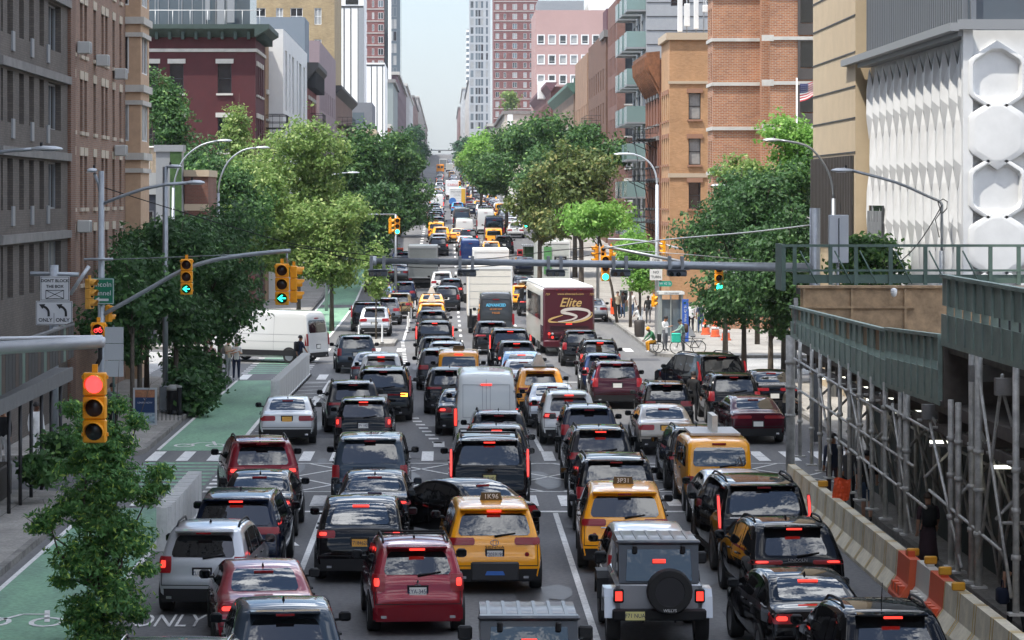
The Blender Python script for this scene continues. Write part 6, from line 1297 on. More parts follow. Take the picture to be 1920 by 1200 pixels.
for i, (px, Y, W_, H_, z0, n, mt, sz, lab) in enumerate(((1078, 236, 9.0, 8.8, 6.4, 15000, LF_MD, .18, 'huge dark green tree arching over the sunny lanes'), (1010, 262, 9.5, 9.2, 6.0, 14500, LF_MD, .19, 'big dark green tree next to the huge one'), (950, 310, 7.6, 8.0, 7.8, 11000, LF_MD, .2, 'mid green tree above the far kerb lane'), (902, 370, 5.6, 7.4, 9.0, 6000, LF_BR, .26, 'pale green tree at the head of the sunny row'), (886, 470, 4.6, 6.4, 10.4, 2600, LF_LT, .3, 'pale green tree far along the sunny row'), (874, 620, 4.6, 6.5, 13.4, 1600, LF_FAR, .4, 'hazy green tree near the orange school bus'), (872, 840, 7.5, 7.5, 18.3, 1500, LF_FAR, .45, 'hazy blue green tree below the banded tower'), (1012, 205, 4.4, 5.6, 4.6, 7000, LF_OL, .16, 'olive tree with seed clusters behind the green signed lorry'), (1090, 196, 7.4, 6.4, 5.0, 12000, LF_OL, .16, 'olive toned tree with pale flowers beside the lamp post'), (1158, 178, 5.6, 2.2, 5.4, 6600, LF_BR, .13, 'bright green flat topped tree above the signal cluster'), (1200, 160.5, 2.4, 3.0, 2.6, 4200, LF_BR, .11, 'young bright tree at the corner beside the phone kiosk'), (1182, 172, 2.4, 2.4, 3.6, 3000, LF_BR, .11, 'young bright tree behind the orange bin'))):
    tree('avenue_tree' if i < 9 else 'street_tree', lab, T(px, Y), Y, W_, H_, z0, n, sz, mt, 90 + i, .2 if i < 9 else .09, lean=(-1.2, 0) if px in (1158,) else (0, 0))
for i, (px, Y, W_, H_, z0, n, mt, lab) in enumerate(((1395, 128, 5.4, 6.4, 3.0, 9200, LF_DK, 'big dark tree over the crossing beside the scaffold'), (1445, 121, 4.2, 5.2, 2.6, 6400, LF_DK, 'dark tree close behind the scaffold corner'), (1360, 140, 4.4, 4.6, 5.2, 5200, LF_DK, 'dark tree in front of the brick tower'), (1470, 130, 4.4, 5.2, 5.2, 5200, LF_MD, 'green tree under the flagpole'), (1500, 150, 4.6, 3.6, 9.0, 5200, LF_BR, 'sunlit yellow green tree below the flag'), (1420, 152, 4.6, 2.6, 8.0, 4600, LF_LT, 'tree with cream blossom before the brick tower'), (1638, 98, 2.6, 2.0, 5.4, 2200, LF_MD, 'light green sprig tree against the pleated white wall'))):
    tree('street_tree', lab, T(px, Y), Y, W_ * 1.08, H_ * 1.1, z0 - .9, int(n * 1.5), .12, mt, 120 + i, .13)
# foreground tree with feathery leaves
bl = [(rx * .3, ry * .25, z, .62 - .26 * abs(z - 1.9) / 2.2, .55, .48) for rx, ry, z in ((.4, 0, .05), (-.6, .2, .2), (-1, 1, .5), (1, -1, .8), (0, 1, 1.2), (-1.2, -.5, 1.5), (1.1, .6, 1.8), (0, 0, 2.2), (-1, .4, 2.5), (1, -.6, 2.8), (-.3, 0, 3.2), (.6, .3, 3.5), (-.6, 0, 3.7))] + [(x_, 0, z, .26, .24, .2) for x_, z in ((.95, 2.75), (.78, 2.55), (1.05, 3.0), (-.95, 2.2), (-.75, 2.35), (-1.1, 2.05), (-.62, 3.1), (.62, 3.9), (-.5, 4.15), (.25, 4.2), (.75, 1.3), (-.7, 1.1), (.6, .5))]
r = empty('kerb_tree', (T(192, 51), 51, 0), 'feathery green tree standing in front of the near bike lane', 'tree'); link('crown', leaf_cloud('crown', 7, bl, 50000, .036, [leafmat('leaf_feather', '#47773f', '#6f9c58', 2.2), leafmat('leaf_feather_tip', '#9fc25a', '#bdd66c', 2)], aspect=3.0, shell=.15), r); link('trunk', trunk_mesh(7, 1.0, .06, bl[::2]), r)
if 0: tree('x', 'x', T(195, 51), 51, 1.6, 4.25, .2, 22000, .05, [leafmat('leaf_feather', '#3d6b3c', '#628f52', 2.2), leafmat('leaf_feather_tip', '#93b84e', '#b4cf5e', 2)], 7, .06, nb=16, gz=0.0, D_=1.5, aspect=2.9, shell=.2)
tree('kerb_tree', 'slim young tree in a planter strip by the silver parked SUV', T(705, 157.5), 157.5, 1.55, 3.4, 2.1, 1500, .12, LF_LT, 8, .05, nb=8, gz=.15, shell=.3)
tree('kerb_tree', 'thin young trunked tree beside the blue poster stand', T(248, 97.5), 97.5, 2.0, 1.8, 3.4, 900, .12, LF_DK, 9, .09, nb=5)
# hedge along the pavement planting bed
for i, (px, Y, W_, H_) in enumerate(((350, 103.5, 1.8, 1.5), (368, 108, 1.8, 1.8), (386, 113, 1.6, 1.7), (338, 110, 2.0, 2.2))):
    bl = blobset(200 + i, W_, W_, H_, 0, 6); r = empty('shrub', (T(px, Y), Y, .15), ('dark shrub at the near end of the planting bed', 'dark shrub with pale leaf tips in the planting bed', 'dark shrub hanging over the kerb by the two waiting people', 'tall dark shrub behind the planting bed')[i], 'shrub'); link('foliage', leaf_cloud('foliage', 200 + i, bl, 2400, .12, LF_DK, shell=.4), r); link('stem', trunk_mesh(i, .5, .05, bl[::2]), r)
r = empty('roof_shrub', (T(1225, 232), 232, 29.3), 'green shrub on the roof edge above the glass balconies', 'shrub'); bl = blobset(300, 2.4, 2, 2, .3, 5); link('foliage', leaf_cloud('foliage', 300, bl, 1200, .2, LF_BR), r)
r = empty('roof_shrub', (PX(960, 645), 645, 27), 'small roof tree on the houses before the brick high-rise', 'shrub'); bl = blobset(301, 4, 3, 4, .6, 5); link('foliage', leaf_cloud('foliage', 301, bl, 700, .4, LF_LT), r); link('stem', trunk_mesh(2, 1.5, .1, bl[::2]), r)
# low green growth under the shed on the shady side
for i, (px, Y, W_, H_) in enumerate(((80, 73, .7, .5), (122, 75, .9, 1.1))):
    bl = blobset(210 + i, W_, W_, H_, 0, 5); r = empty('planter_shrub', (T(px, Y), Y, .75), ('leafy shrub in the long dark planter', 'taller shrub at the far end of the dark planter', 'low shrub at the near end of the dark planter')[i], 'shrub'); link('foliage', leaf_cloud('foliage', 210 + i, bl, 1500, .10, LF_MD, shell=.3), r); link('stem', trunk_mesh(i, .4, .03, bl[::2]), r)
# ================= unseen context behind the viewpoint; terraces added to darken reflections on the cars =================
b = Bldg('unseen_terrace', 'unseen brick terrace added behind the viewpoint to darken reflections on the shady side', -46, XL, -900, 6, 42, B_GREY, z0=-.5); b.face('E', cols(700, 900, 8, 3), rows(6, 40, 3.2, 1.8), 'dh', blind=.3); b.finish()
b = Bldg('unseen_terrace', 'unseen brown terrace added behind the viewpoint to darken reflections on the sunny side', 18, 50, -900, 20, 34, B_BRN, z0=-.5); b.finish()
r = empty('overpass', (0, -8, 5.2), 'concrete overpass from which the avenue is seen', 'bridge'); m = MB(); m.box(-60, 60, -6, 5.2, 0, .9); m.build('deck', STONE_D, r); m = MB(); m.box(-60, 60, -6, -5.7, .9, 2.0); m.build('parapet', STONE, r)
# ================= signals, masts, lamps, signs =================
GALV = mat('galvanised', (.30, .32, .34), .42, .55, var=.12, vscale=4); GALV_L = mat('galvanised_light', (.48, .50, .52), .4, .35, var=.08, vscale=4); SIGY = mat('signal_yellow', '#e69a10', .4, var=.08, vscale=8); SIGT = mat('signal_tan', '#c8923a', .5)
LENSD = mat('lens_dark', (.03, .012, .01), .25); LENSB = mat('lens_black', (.015, .02, .02), .25); LGRN = mat('lens_green', (.02, .75, .45), .3, emit=2.6, ecol=(.02, .85, .52)); LRED = mat('lens_red', (.9, .05, .05), .3, emit=1.1, ecol=(1, .06, .06)); GRNS = mat('sign_green', '#0f6b4f', .45); SGNW = mat('sign_white', (.55, .56, .57), .5); SGNB = mat('sign_black', (.02, .02, .022), .5)
def signal(label, loc, rz=0, lit='g', sc_=1.0, mats=None, arrow=False, n=3, group=None):
    """hangs with its middle at loc; lenses face -y before turning"""
    r = empty('traffic_signal', loc, label, 'traffic light', rz, group); r.scale = (sc_,) * 3; hm = mats or SIGY; H_ = .355 * n
    m = MB()
    for i in range(n): z = H_ / 2 - .355 * (i + 1); m.box(-.175, .175, -.1, .1, z + .004, z + .351, bev=.02)
    for z in (-H_ / 2 + .1, H_ / 2 - .1): m.box(-.20, .20, -.02, .05, z, z + .05)
    m.box(-.04, .04, -.04, .04, H_ / 2, H_ / 2 + .12); m.build('housing', hm, r, 40)
    for i in range(n):
        z = H_ / 2 - .355 * i - .1775; on = (lit == 'r' and i == 0) or (lit == 'g' and i == n - 1) or lit == 'bike'
        m = MB(); m.lathe([(.0, -.125), (.10, -.12), (.135, -.102), (.135, -.09)], 18, axis='y', M=Matrix.Translation((0, 0, z)))
        ar = arrow and on
        o = m.build('lens', (LENSB if ar or lit == 'bike' else (LRED if lit == 'r' else LGRN)) if on else (LENSD if i < n - 1 else LENSB), r, 50)
        if ar:
            m = MB(); m.box(-.05, .10, -.135, -.126, z - .014, z + .014); m.prism([(-.11, z), (.0, z + .09), (.03, z + .075), (-.06, z), (.03, z - .075), (.0, z - .09)], -.135, -.126, 'xz'); m.build('arrow', LGRN, o)
        if lit == 'bike':
            m = MB(); y = -.13
            for sx in (-.055, .055): ring(m, sx, y, z - .02, .035, .035, .014, 14)
            for a, b_ in (((-.055, z - .02), (-.02, z + .035)), ((-.02, z + .035), (.04, z + .03)), ((.055, z - .02), (.035, z + .06)), ((-.02, z + .035), (.0, z - .02)), ((.0, z - .02), (.04, z + .03)), ((.035, z + .06), (.07, z + .06))): m.tube([(a[0], y, a[1]), (b_[0], y, b_[1])], .008, 4)
            m.build('bike_symbol', LRED, o)
        m = MB(); vs = []
        for k in range(13):
            g = R(-25 + 230 * k / 12)
            for yy in (-.10, -.30): vs.append((.15 * math.cos(g), yy + (.06 if yy < -.2 and (k < 3 or k > 9) else 0), z + .15 * math.sin(g)))
            for yy in (-.30, -.10): vs.append((.143 * math.cos(g), yy + (.06 if yy < -.2 and (k < 3 or k > 9) else 0), z + .143 * math.sin(g)))
        m.add(vs, [(4 * k + j, 4 * k + (j + 1) % 4, 4 * k + 4 + (j + 1) % 4, 4 * k + 4 + j) for k in range(12) for j in range(4)]); m.build('visor', hm, r, 60)
    return r
def rod(root, name, pts, r_, mt, n=8):
    m = MB(); lo = root.location; m.tube([Vector(p) - lo for p in pts], r_, n); return m.build(name, mt, root)
def lamp_head(root, p, dx, ln=.75, dy=0):
    lo = root.location; p = Vector(p) - lo; m = MB(); d = Vector((dx, dy, 0)).normalized(); n = Vector((-d.y, d.x, 0)); rows_ = []
    for t, w_, h_ in ((0, .05, .05), (.12, .09, .07), (.35, .15, .10), (.75, .14, .09), (.95, .09, .05), (1, .03, .02)):
        c = p + d * (t * ln); rows_.append([tuple(c + n * (w_ * math.cos(a)) + Vector((0, 0, h_ * math.sin(a) * (.9 if math.sin(a) > 0 else .45)))) for a in [2 * math.pi * k / 12 for k in range(13)]])
    m.smooth = True; m.grid(rows_); m.smooth = False; o = m.build('lamp_head', GALV_L, root); m = MB(); c = p + d * ln * .55; m.box(c.x - .16, c.x + .16, c.y - .1, c.y + .1, c.z - .055, c.z - .042); m.build('lamp_lens', TLCL, o)
    m = MB(); c = p + d * ln * .3; m.tube([c + Vector((0, 0, .06)), c + Vector((0, 0, .17))], .035, 8); m.build('photocell', PLAS, o)
# mast with the two left-arrow signals
Ym = 87.0; X0 = PX(190, Ym); r = empty('signal_mast', (X0, Ym, .15), 'grey lamp and signal mast with a long curved arm over the bike lane', 'mast')
rod(r, 'pole', [(X0, Ym, .15), (X0, Ym, 1.2), (X0, Ym, 8.7)], [.17, .12, .085], GALV); rod(r, 'signal_arm', [P(px, py, Ym) for px, py in spl([(193, 590), (270, 547), (340, 508), (400, 488), (470, 477), (545, 470)], 4)], .065, GALV)
rod(r, 'tie_rod', [P(200, 487, Ym), P(430, 478, Ym), P(520, 471, Ym)], .015, GALV, 5); rod(r, 'cross_bar', [P(157, 486, Ym - .15), P(212, 486, Ym - .15)], .04, GALV)
rod(r, 'lamp_arm', [P(px, py, Ym) for px, py in ((195, 381), (230, 367), (270, 354), (310, 346), (352, 343))], .05, GALV); lamp_head(r, P(350, 343, Ym), 1, .55); rod(r, 'lamp_arm', [P(190, 375, Ym), P(185, 345, Ym), P(177, 325, Ym)], .05, GALV); lamp_head(r, P(182, 320, Ym), -1, .3)
SG_A = signal('signal with a green arrow in the middle of the curved arm', P(350, 519, Ym - .1), lit='g', arrow=True, sc_=1.02); SG_B = signal('signal with a green arrow at the free end of the curved arm', P(529, 533, Ym - .1), lit='g', arrow=True, sc_=1.18); signal('yellow signal seen from its side behind the end of the curved arm', P(551, 533, Ym + .1), rz=R(90), lit='n', sc_=1.05)
rod(r, 'hanger', [P(538, 473, Ym), P(538, 494, Ym)], .035, GALV)
signal('sun bleached signal in profile in front of the green tunnel sign', P(168, 551, Ym - .45), rz=R(70), lit='n', sc_=.86, mats=SIGT); signal('small yellow signal turned away below the curved arm root', P(204, 588, Ym + .25), rz=R(120), lit='n', sc_=.7, n=2)
signal('bike signal showing a red bicycle', P(185, 618, Ym - .35), lit='bike', sc_=1.25, n=1)
r = empty('tunnel_sign', P(190, 546, Ym - .2), 'green tunnel sign with white lettering and an arrow behind the bleached signal', 'sign'); m = MB(); m.box(-.39, .39, -.01, .01, -.40, .40); m.mi = 1; m.box(-.37, .37, -.014, -.0105, -.38, .38); m.mi = 0; m.box(-.35, .35, -.018, -.0145, -.36, .36); m.build('panel', [GRNS, SGNW], r)
text('Lincoln', .215, SGNW, r, (.0, -.022, .20), depth=.003); text('Tunnel', .215, SGNW, r, (.0, -.022, -.06), depth=.003); m = MB(); m.prism([(-.2, -.26), (-.06, -.17), (-.06, -.225), (.22, -.225), (.22, -.295), (-.06, -.295), (-.06, -.35)], -.022, -.0185, 'xz'); m.build('arrow', SGNW, r)
Ys_ = 86.0; xs_ = PX(101, Ys_); r = empty('sign_post', (xs_, Ys_, .15), 'grey post carrying the two white road signs', 'post'); rod(r, 'pole', [(xs_, Ys_, .15), (xs_, Ys_, PZ(497, Ys_))], .14, GALV); rod(r, 'cross_bar', [P(57, 513, Ys_), P(148, 515, Ys_)], .07, GALV); rod(r, 'brace', [P(132, 552, Ys_ + .1), P(150, 524, Ys_), P(167, 499, Ys_)], .06, GALV_L); rod(r, 'finial', [P(101, 497, Ys_), P(101, 505, Ys_)], .05, GALV)
r = empty('road_sign', P(103, 541, Ys_ - .2), "white sign lettered DON'T BLOCK THE BOX over a crossed box", 'sign', R(-4)); m = MB(); m.box(-.44, .44, -.01, .01, -.37, .37, bev=.004); m.mi = 1; m.box(-.42, .42, -.013, -.0105, -.35, .35); m.mi = 0; m.box(-.405, .405, -.017, -.0135, -.335, .335); m.build('panel', [SGNW, SGNB], r)
text("DON'T BLOCK", .125, SGNB, r, (0, -.02, .23), depth=.002, bold=.003); text('THE BOX', .125, SGNB, r, (0, -.02, .06), depth=.002, bold=.003)
m = MB()
for a, b_ in (((-.27, -.30), (.27, -.30)), ((-.27, -.05), (.27, -.05)), ((-.27, -.30), (-.27, -.05)), ((.27, -.30), (.27, -.05)), ((-.27, -.30), (.27, -.05)), ((-.27, -.05), (.27, -.30))): m.tube([(a[0], -.02, a[1]), (b_[0], -.02, b_[1])], .009, 4)
m.build('box_symbol', SGNB, r)
r = empty('road_sign', P(101.5, 587, Ys_ - .2), 'white sign with two black bent arrows and the words ONLY', 'sign', R(-4)); m = MB(); m.box(-.55, .55, -.01, .01, -.36, .36, bev=.004); m.mi = 1; m.box(-.53, .53, -.013, -.0105, -.34, .34); m.mi = 0; m.box(-.515, .515, -.017, -.0135, -.325, .325); m.build('panel', [SGNW, SGNB], r)
for cx in (-.26, .26):
    text('ONLY', .155, SGNB, r, (cx, -.02, -.21), depth=.002, bold=.003); m = MB(); q = spl([(cx + .10, -.10), (cx + .09, .06), (cx + .02, .16), (cx - .06, .2)], 4); ribbon(m, q, [.035] * len(q), -.026); m.prism([(cx - .19, .26), (cx - .0, .27), (cx - .09, .12)], -.026, -.018, 'xz'); m.build('bent_arrow', SGNB, r)
m = MB(); m.box(-.006, .006, -.021, -.0175, -.30, .0); m.build('divider', SGNB, r)
r = empty('road_sign', P(214, 660, 86.2), 'blank grey back of a tall three part sign beside the red bike signal', 'sign'); m = MB()
for k in range(3): m.box(-.28, .28, -.01, .01, -.74 + k * .5, -.255 + k * .5)
m.build('panel', mat('sign_back_grey', (.42, .44, .45), .5), r); m = MB(); m.tube([(-.02, .04, -3.0), (-.02, .04, .8)], .035, 6); m.build('post', mat('post_green', (.05, .09, .075), .5), r)
# near arm with the red signal
Yn = 44.0; r = empty('signal_mast', (-9.75, Yn, .15), 'near grey mast arm entering over the bike lane with the red signal', 'mast'); rod(r, 'pole', [(-9.75, Yn, .15), (-9.75, Yn, 6.2)], [.16, .11], GALV)
rod(r, 'signal_arm', [(-9.75, Yn, 5.48), P(-60, 655, Yn), P(100, 646, Yn), P(188, 641, Yn), P(197, 642, Yn)], [.115, .11, .1, .1, .07], GALV_L, 12); rod(r, 'tie_rod', [(-9.75, Yn, 5.75), P(-60, 636, Yn), P(192, 632, Yn)], .032, GALV_L); rod(r, 'hanger', [P(188, 640, Yn), P(188, 672, Yn), P(179, 690, Yn), P(179, 700, Yn)], .035, PLAS)
signal('big near signal glowing red above the feathery tree', P(178, 764, Yn - .1), lit='r', sc_=1.01)
# arm over the second junction
Yq = 123.0; r = empty('signal_mast', (PX(1490, Yq), Yq, .15), 'grey arm rising from the scaffold corner over the lanes', 'mast'); rod(r, 'pole', [(PX(1490, Yq), Yq, .15), (PX(1490, Yq), Yq, 5.2)], .11, GALV); rod(r, 'signal_arm', [P(px, py, Yq) for px, py in ((1490, 549), (1440, 530), (1350, 506), (1250, 485), (1132, 462))], [.09, .085, .075, .07, .06], GALV); rod(r, 'tie_rod', [P(1480, 494, Yq), P(1300, 478, Yq), P(1190, 470, Yq)], .016, GALV, 5)
signal('signal glowing green under the middle of the long mast', P(1135, 503, Yq - .2), lit='g', sc_=1.02); signal('signal glowing green before the big dark tree', P(1348, 521, Yq - .1), lit='g', sc_=1.05); signal('yellow signal turned sideways behind the green one under the mast', P(1118, 478, Yq + .3), rz=R(-80), lit='n', sc_=.72); signal('yellow signal turned to the kerb behind the green one under the mast', P(1146, 478, Yq + .3), rz=R(80), lit='n', sc_=.72); signal('small dim signal between the two sideways ones at the arm tip', P(1131, 477, Yq + .1), lit='n', sc_=.62)
# corner lamp post
Yc = 158.0; xc = PX(1232, Yc); r = empty('street_lamp', (xc, Yc, .15), 'tall lamp post with bent arm at the corner by the street name sign', 'lamp'); rod(r, 'pole', [(xc, Yc, .15), (xc, Yc, 8.6)], [.13, .09], GALV_L); rod(r, 'lamp_arm', [P(px, py, Yc) for px, py in spl([(1232, 350), (1229, 325), (1218, 305), (1200, 293), (1182, 289)], 3)], .05, GALV_L); lamp_head(r, P(1190, 289, Yc), -1, 1.15)
rod(r, 'signal_arm', [P(1232, 455, Yc), P(1180, 449, Yc), P(1140, 448, Yc)], .05, GALV_L); rod(r, 'signal_arm', [P(1232, 455, Yc), P(1290, 470, Yc)], .05, GALV_L)
signal('bright yellow signal in profile on the corner lamp post', P(1245, 463, Yc - .2), rz=R(-90), lit='n', sc_=.78)
for (py, lab, tx) in ((492, 'upper white plate of words on the corner lamp post', ('ONE', 'LINE')), (515, 'lower white plate of words on the corner lamp post', ('NO', 'TURN'))):
    r = empty('road_sign', P(1230, py, Yc - .3), lab, 'sign'); m = MB(); m.box(-.34, .34, -.01, .01, -.30, .30); m.build('panel', mat('sign_cream', (.66, .64, .60), .5), r)
    for k, t in enumerate(tx): text(t, .2, SGNB, r, (0, -.016, .13 - .26 * k), depth=.003)
r = empty('street_name_sign', P(1248, 532, Yc - .3), 'small teal street sign reading W 42 St', 'sign', R(-8)); m = MB(); m.prism([(-.36, -.15), (.30, -.15), (.38, 0), (.30, .15), (-.36, .15)], -.01, .01, 'xz'); m.build('panel', mat('sign_teal', '#0e8a76', .45), r); text('W 42 St', .19, SGNW, r, (-.02, -.016, 0), depth=.003)
signal('orange pedestrian signal box on the corner lamp post', P(1226, 565, Yc - .25), rz=R(60), lit='n', sc_=.85, n=2)
# other lamps: label, pole px, Y, pole top py, arm points, head direction
for (lab, Yl, pts, hd, hl_) in (
 ('curved lamp post over the roof terrace corner', 150, [(322, 420), (325, 352), (333, 320), (350, 292), (378, 272), (408, 264)], 1, .75), ('curved lamp post rising before the lime trees', 153, [(409, 500), (409, 362), (413, 335), (428, 303), (455, 282), (480, 277)], 1, .72),
 ('lamp post with long curved arm before the louvred beige building', 112, [(1564, 470), (1563, 372), (1558, 335), (1540, 300), (1512, 273), (1462, 263)], -1, .66), ('lamp arm springing from the post before the pleated white wall', 90, [(1766, 620), (1766, 470), (1766, 400), (1764, 380), (1740, 368), (1680, 342), (1598, 320)], -1, .66),
 ('low lamp arm crossing the big dark tree', 140, [(1475, 600), (1475, 390), (1455, 374), (1420, 357), (1362, 348)], -1, .75), ('lamp over the kerb lane before the olive tree', 205, [(1121, 470), (1121, 352), (1112, 347), (1085, 335), (1062, 332)], -1, .8), ('small lamp tip reaching out of the lime tree', 196, [(612, 420), (612, 350), (617, 332), (632, 326), (652, 324)], 1, .8), ('near lamp arm crossing the grey brown block', 70, [(-60, 900), (-60, 330), (-40, 300), (0, 285), (60, 280)], 1, .75)):
    q = [P(px, py, Yl) for px, py in pts]; bx_ = q[0].x; r = empty('street_lamp', (bx_, Yl, zr(Yl) + .15), lab, 'lamp'); q[0] = Vector((bx_, Yl, zr(Yl) + .15)); rod(r, 'pole', [q[0], q[1]], [.12, .08], GALV); rod(r, 'lamp_arm', [Vector(p) for p in spl([tuple(v) for v in q[1:]], 3)], .045, GALV); lamp_head(r, q[-1], hd, hl_)
m = MB(); xa, ya_ = PX(1766, 90), 90; r = empty('cable_coil', (xa, ya_, PZ(385, 90)), 'black cable loops on the lamp post before the pleated white wall', 'cable'); m.tube([(.0, -.1, -.25), (.14, -.1, -.1), (.15, -.1, .12), (.02, -.1, .2), (-.14, -.1, .1), (-.05, -.1, -.2), (-.22, -.1, -.45), (-.1, -.1, -1.0)], .018, 5); m.build('loop', PLAS, r)
# far signals
for (lab, px, py, Yl, arm) in (('far signal pair glowing green above the bike lane', 745, 424, 205, [(742, 475), (742, 402), (668, 402)]), ('far signal glowing green in front of the white kerb sedan', 986, 413, 228, [(1040, 470), (1040, 402), (985, 398)]), ('tiny far signal over the pale trees', 870, 322, 520, [(880, 360), (880, 320), (868, 319)]), ('tiny far signal beside the school bus tree', 862, 347, 470, [(872, 372), (872, 342), (858, 341)])):
    q = [P(a, b_, Yl) for a, b_ in arm]; r = empty('signal_mast', q[0], 'mast of the ' + lab, 'mast'); q[0].z = zr(Yl); rod(r, 'pole', [q[0], q[1]], .09, GALV); rod(r, 'signal_arm', [q[1], q[2]], .05, GALV)
    signal(lab, P(px, py, Yl - .3), lit='g', sc_=1.1); 
    if Yl == 205: signal('far yellow signal in profile beside the green pair', P(732, 424, Yl), rz=R(80), lit='n', sc_=1.0)
# toll gantry
Yg = 92.0; r = empty('toll_gantry', (PX(1528, Yg), Yg, 0), 'long grey tube across the lanes carrying dark camera housings', 'gantry'); rod(r, 'post', [(PX(1528, Yg), Yg, .1), (PX(1528, Yg), Yg, PZ(390, Yg))], .17, GALV, 12); rod(r, 'boom', [P(698, 489, Yg), P(1000, 493, Yg), P(1300, 498, Yg), P(1528, 502, Yg)], [.095, .11, .13, .155], GALV, 14)
rod(r, 'boom_cap', [P(694, 489, Yg), P(706, 489, Yg)], .15, GALV_L, 12)
for px in (711, 877, 1043, 1165, 1270):
    c = P(px, 513, Yg) - r.location; m = MB(); m.box(c.x - .33, c.x + .27, c.y - .45, c.y + .2, c.z - .08, c.z + .11, bev=.03); m.box(c.x - .36, c.x + .36, c.y - .5, c.y + .3, c.z + .115, c.z + .135); m.mi = 1
    for dx in (-.22, .0): m.lathe([(.0, -.03), (.075, -.03), (.075, 0)], 12, axis='y', M=Matrix.Translation((c.x + dx, c.y - .452, c.z - .01)))
    o = m.build('camera_housing', [mat('housing_grey', (.09, .10, .115), .5), CG], r, 40); m = MB()
    for dx in (-.25, .15): m.box(c.x + dx - .05, c.x + dx + .05, c.y - .18, c.y + .16, c.z + .14, c.z + .56)
    m.build('bracket', FR_G, o)
r = empty('control_cabinet', P(1572, 448, 91), 'flat white equipment cabinet on a post above the green fence', 'cabinet'); m = MB(); m.box(-.31, .31, -.1, .1, -.76, .76, bev=.02); m.build('case', mat('cabinet_grey', (.50, .52, .55), .5), r, 40); m = MB(); m.tube([(0, -.12, .66), (0, -.12, -.72)], .015, 5); m.build('conduit', PLAS, r); m = MB(); m.tube([(0, .15, -5), (0, .15, .7)], .05, 6); m.build('post', GALV, r)
# overhead wires
def wire(label, pts, Yw, rr_=.016, mt=None):
    q = [P(px, py, Yw) for px, py in pts]; r = empty('overhead_wire', q[0], label, 'wire'); rod(r, 'strand', [Vector(p) for p in spl([tuple(v) for v in q], 4)], rr_, mt or PLAS, 4)
wire('black wire sagging from the signal cluster towards the shady trees', [(540, 462), (760, 484), (900, 486), (1040, 470), (1120, 463)], 112); wire('second black wire looping under the long mast', [(600, 473), (760, 500), (900, 500), (1050, 487), (1130, 474)], 112); wire('taut grey cable rising to the gantry post', [(1130, 466), (1240, 450), (1400, 436), (1528, 421)], 112, .03, GALV)
wire('thin black wire slanting across the dark trees to the mast', [(196, 352), (330, 394), (520, 450), (600, 466)], 100); wire('black wire draped before the pleated white wall', [(1670, 505), (1710, 470), (1740, 430), (1766, 385)], 88)
Yw = 1200; r = empty('toll_gantry', (PX(785, Yw), Yw, zr(Yw)), 'hazy thin gantry spanning the far end of the avenue', 'gantry'); rod(r, 'boom', [P(770, 281, Yw), P(850, 282, Yw)], .28, GALV, 6)
for px in (772, 849): rod(r, 'post', [Vector((PX(px, Yw), Yw, zr(Yw) - .5)), P(px, 281, Yw)], .25, GALV, 6)
for px in (806, 824): c = P(px, 284, Yw) - r.location; m = MB(); m.box(c.x - .5, c.x + .5, c.y - .3, c.y + .3, c.z - .5, c.z + .2); m.build('camera_housing', PLAS, r)
# flag
Yf = 150; xf = PX(1494, Yf); r = empty('flagpole', (xf, Yf, .15), 'white flagpole in front of the brick tower', 'flagpole'); rod(r, 'pole', [(xf, Yf, .15), (xf, Yf, PZ(146, Yf))], [.07, .04], FR_W)
FLR = mat('flag_red', (.45, .03, .045), .7); FLB = mat('flag_blue', (.02, .03, .14), .7); FLW = mat('flag_white', (.75, .74, .72), .7)
r = empty('flag', P(1500, 176, Yf), 'small stars and stripes flag streaming from the pole', 'flag'); m = MB(); nx, nz = 18, 13
def fp(i, j): u, v = i / nx, j / nz; return (u * 1.08, .10 * math.sin(u * 9 + v) * u + .05 * math.sin(v * 5), -.42 + v * .95 * (1 - .35 * u) + .42 * u - .1 * u * math.sin(u * 7))
for j in range(nz):
    for i in range(nx): m.mi = 2 if (i < 7 and j >= 6) else (j % 2 == 1) * 1; m.quad(fp(i, j), fp(i + 1, j), fp(i + 1, j + 1), fp(i, j + 1))
m.mi = 1
for j in range(4):
    for i in range(4): a = fp(1 + i * 1.6, 6.8 + j * 1.6); m.quad((a[0], a[1] - .02, a[2]), (a[0] + .03, a[1] - .02, a[2]), (a[0] + .03, a[1] - .02, a[2] + .03), (a[0], a[1] - .02, a[2] + .03))
m.build('cloth', [FLR, FLW, FLB], r)
# ================= sheds and barriers =================
SHG = mat('shed_green', '#8b9c92', .55, var=.25, vscale=1.4); SHD = mat('shed_dark', '#566a60', .6, var=.2, vscale=1.2); SHB = mat('shed_brown', '#8f7a5c', .7, var=.25, vscale=2); SHK = mat('hoarding_green', '#22302b', .5, var=.25, vscale=.7); PLY = mat('plywood', '#a58a6b', .8, var=.35, vscale=3.2); PIPE = mat('scaffold_pipe', (.52, .51, .48), .5, .15, var=.3, vscale=5); DECK = mat('shed_timber', (.12, .10, .085), .85, var=.3, vscale=3); TUBE_L = mat('tube_lit', (.9, .9, .8), .4, emit=1.3, ecol=(1, 1, .85))
SX = 9.75; r = empty('sidewalk_shed', (SX, 65, 0), 'green sidewalk shed on steel pipes along the barriers', 'scaffold'); SO = Vector(r.location)
def sp(name, mb, mats, sharp=None): mb.v = [(p[0] - SO.x, p[1] - SO.y, p[2] - SO.z) for p in mb.v]; return mb.build(name, mats, r, sharp)
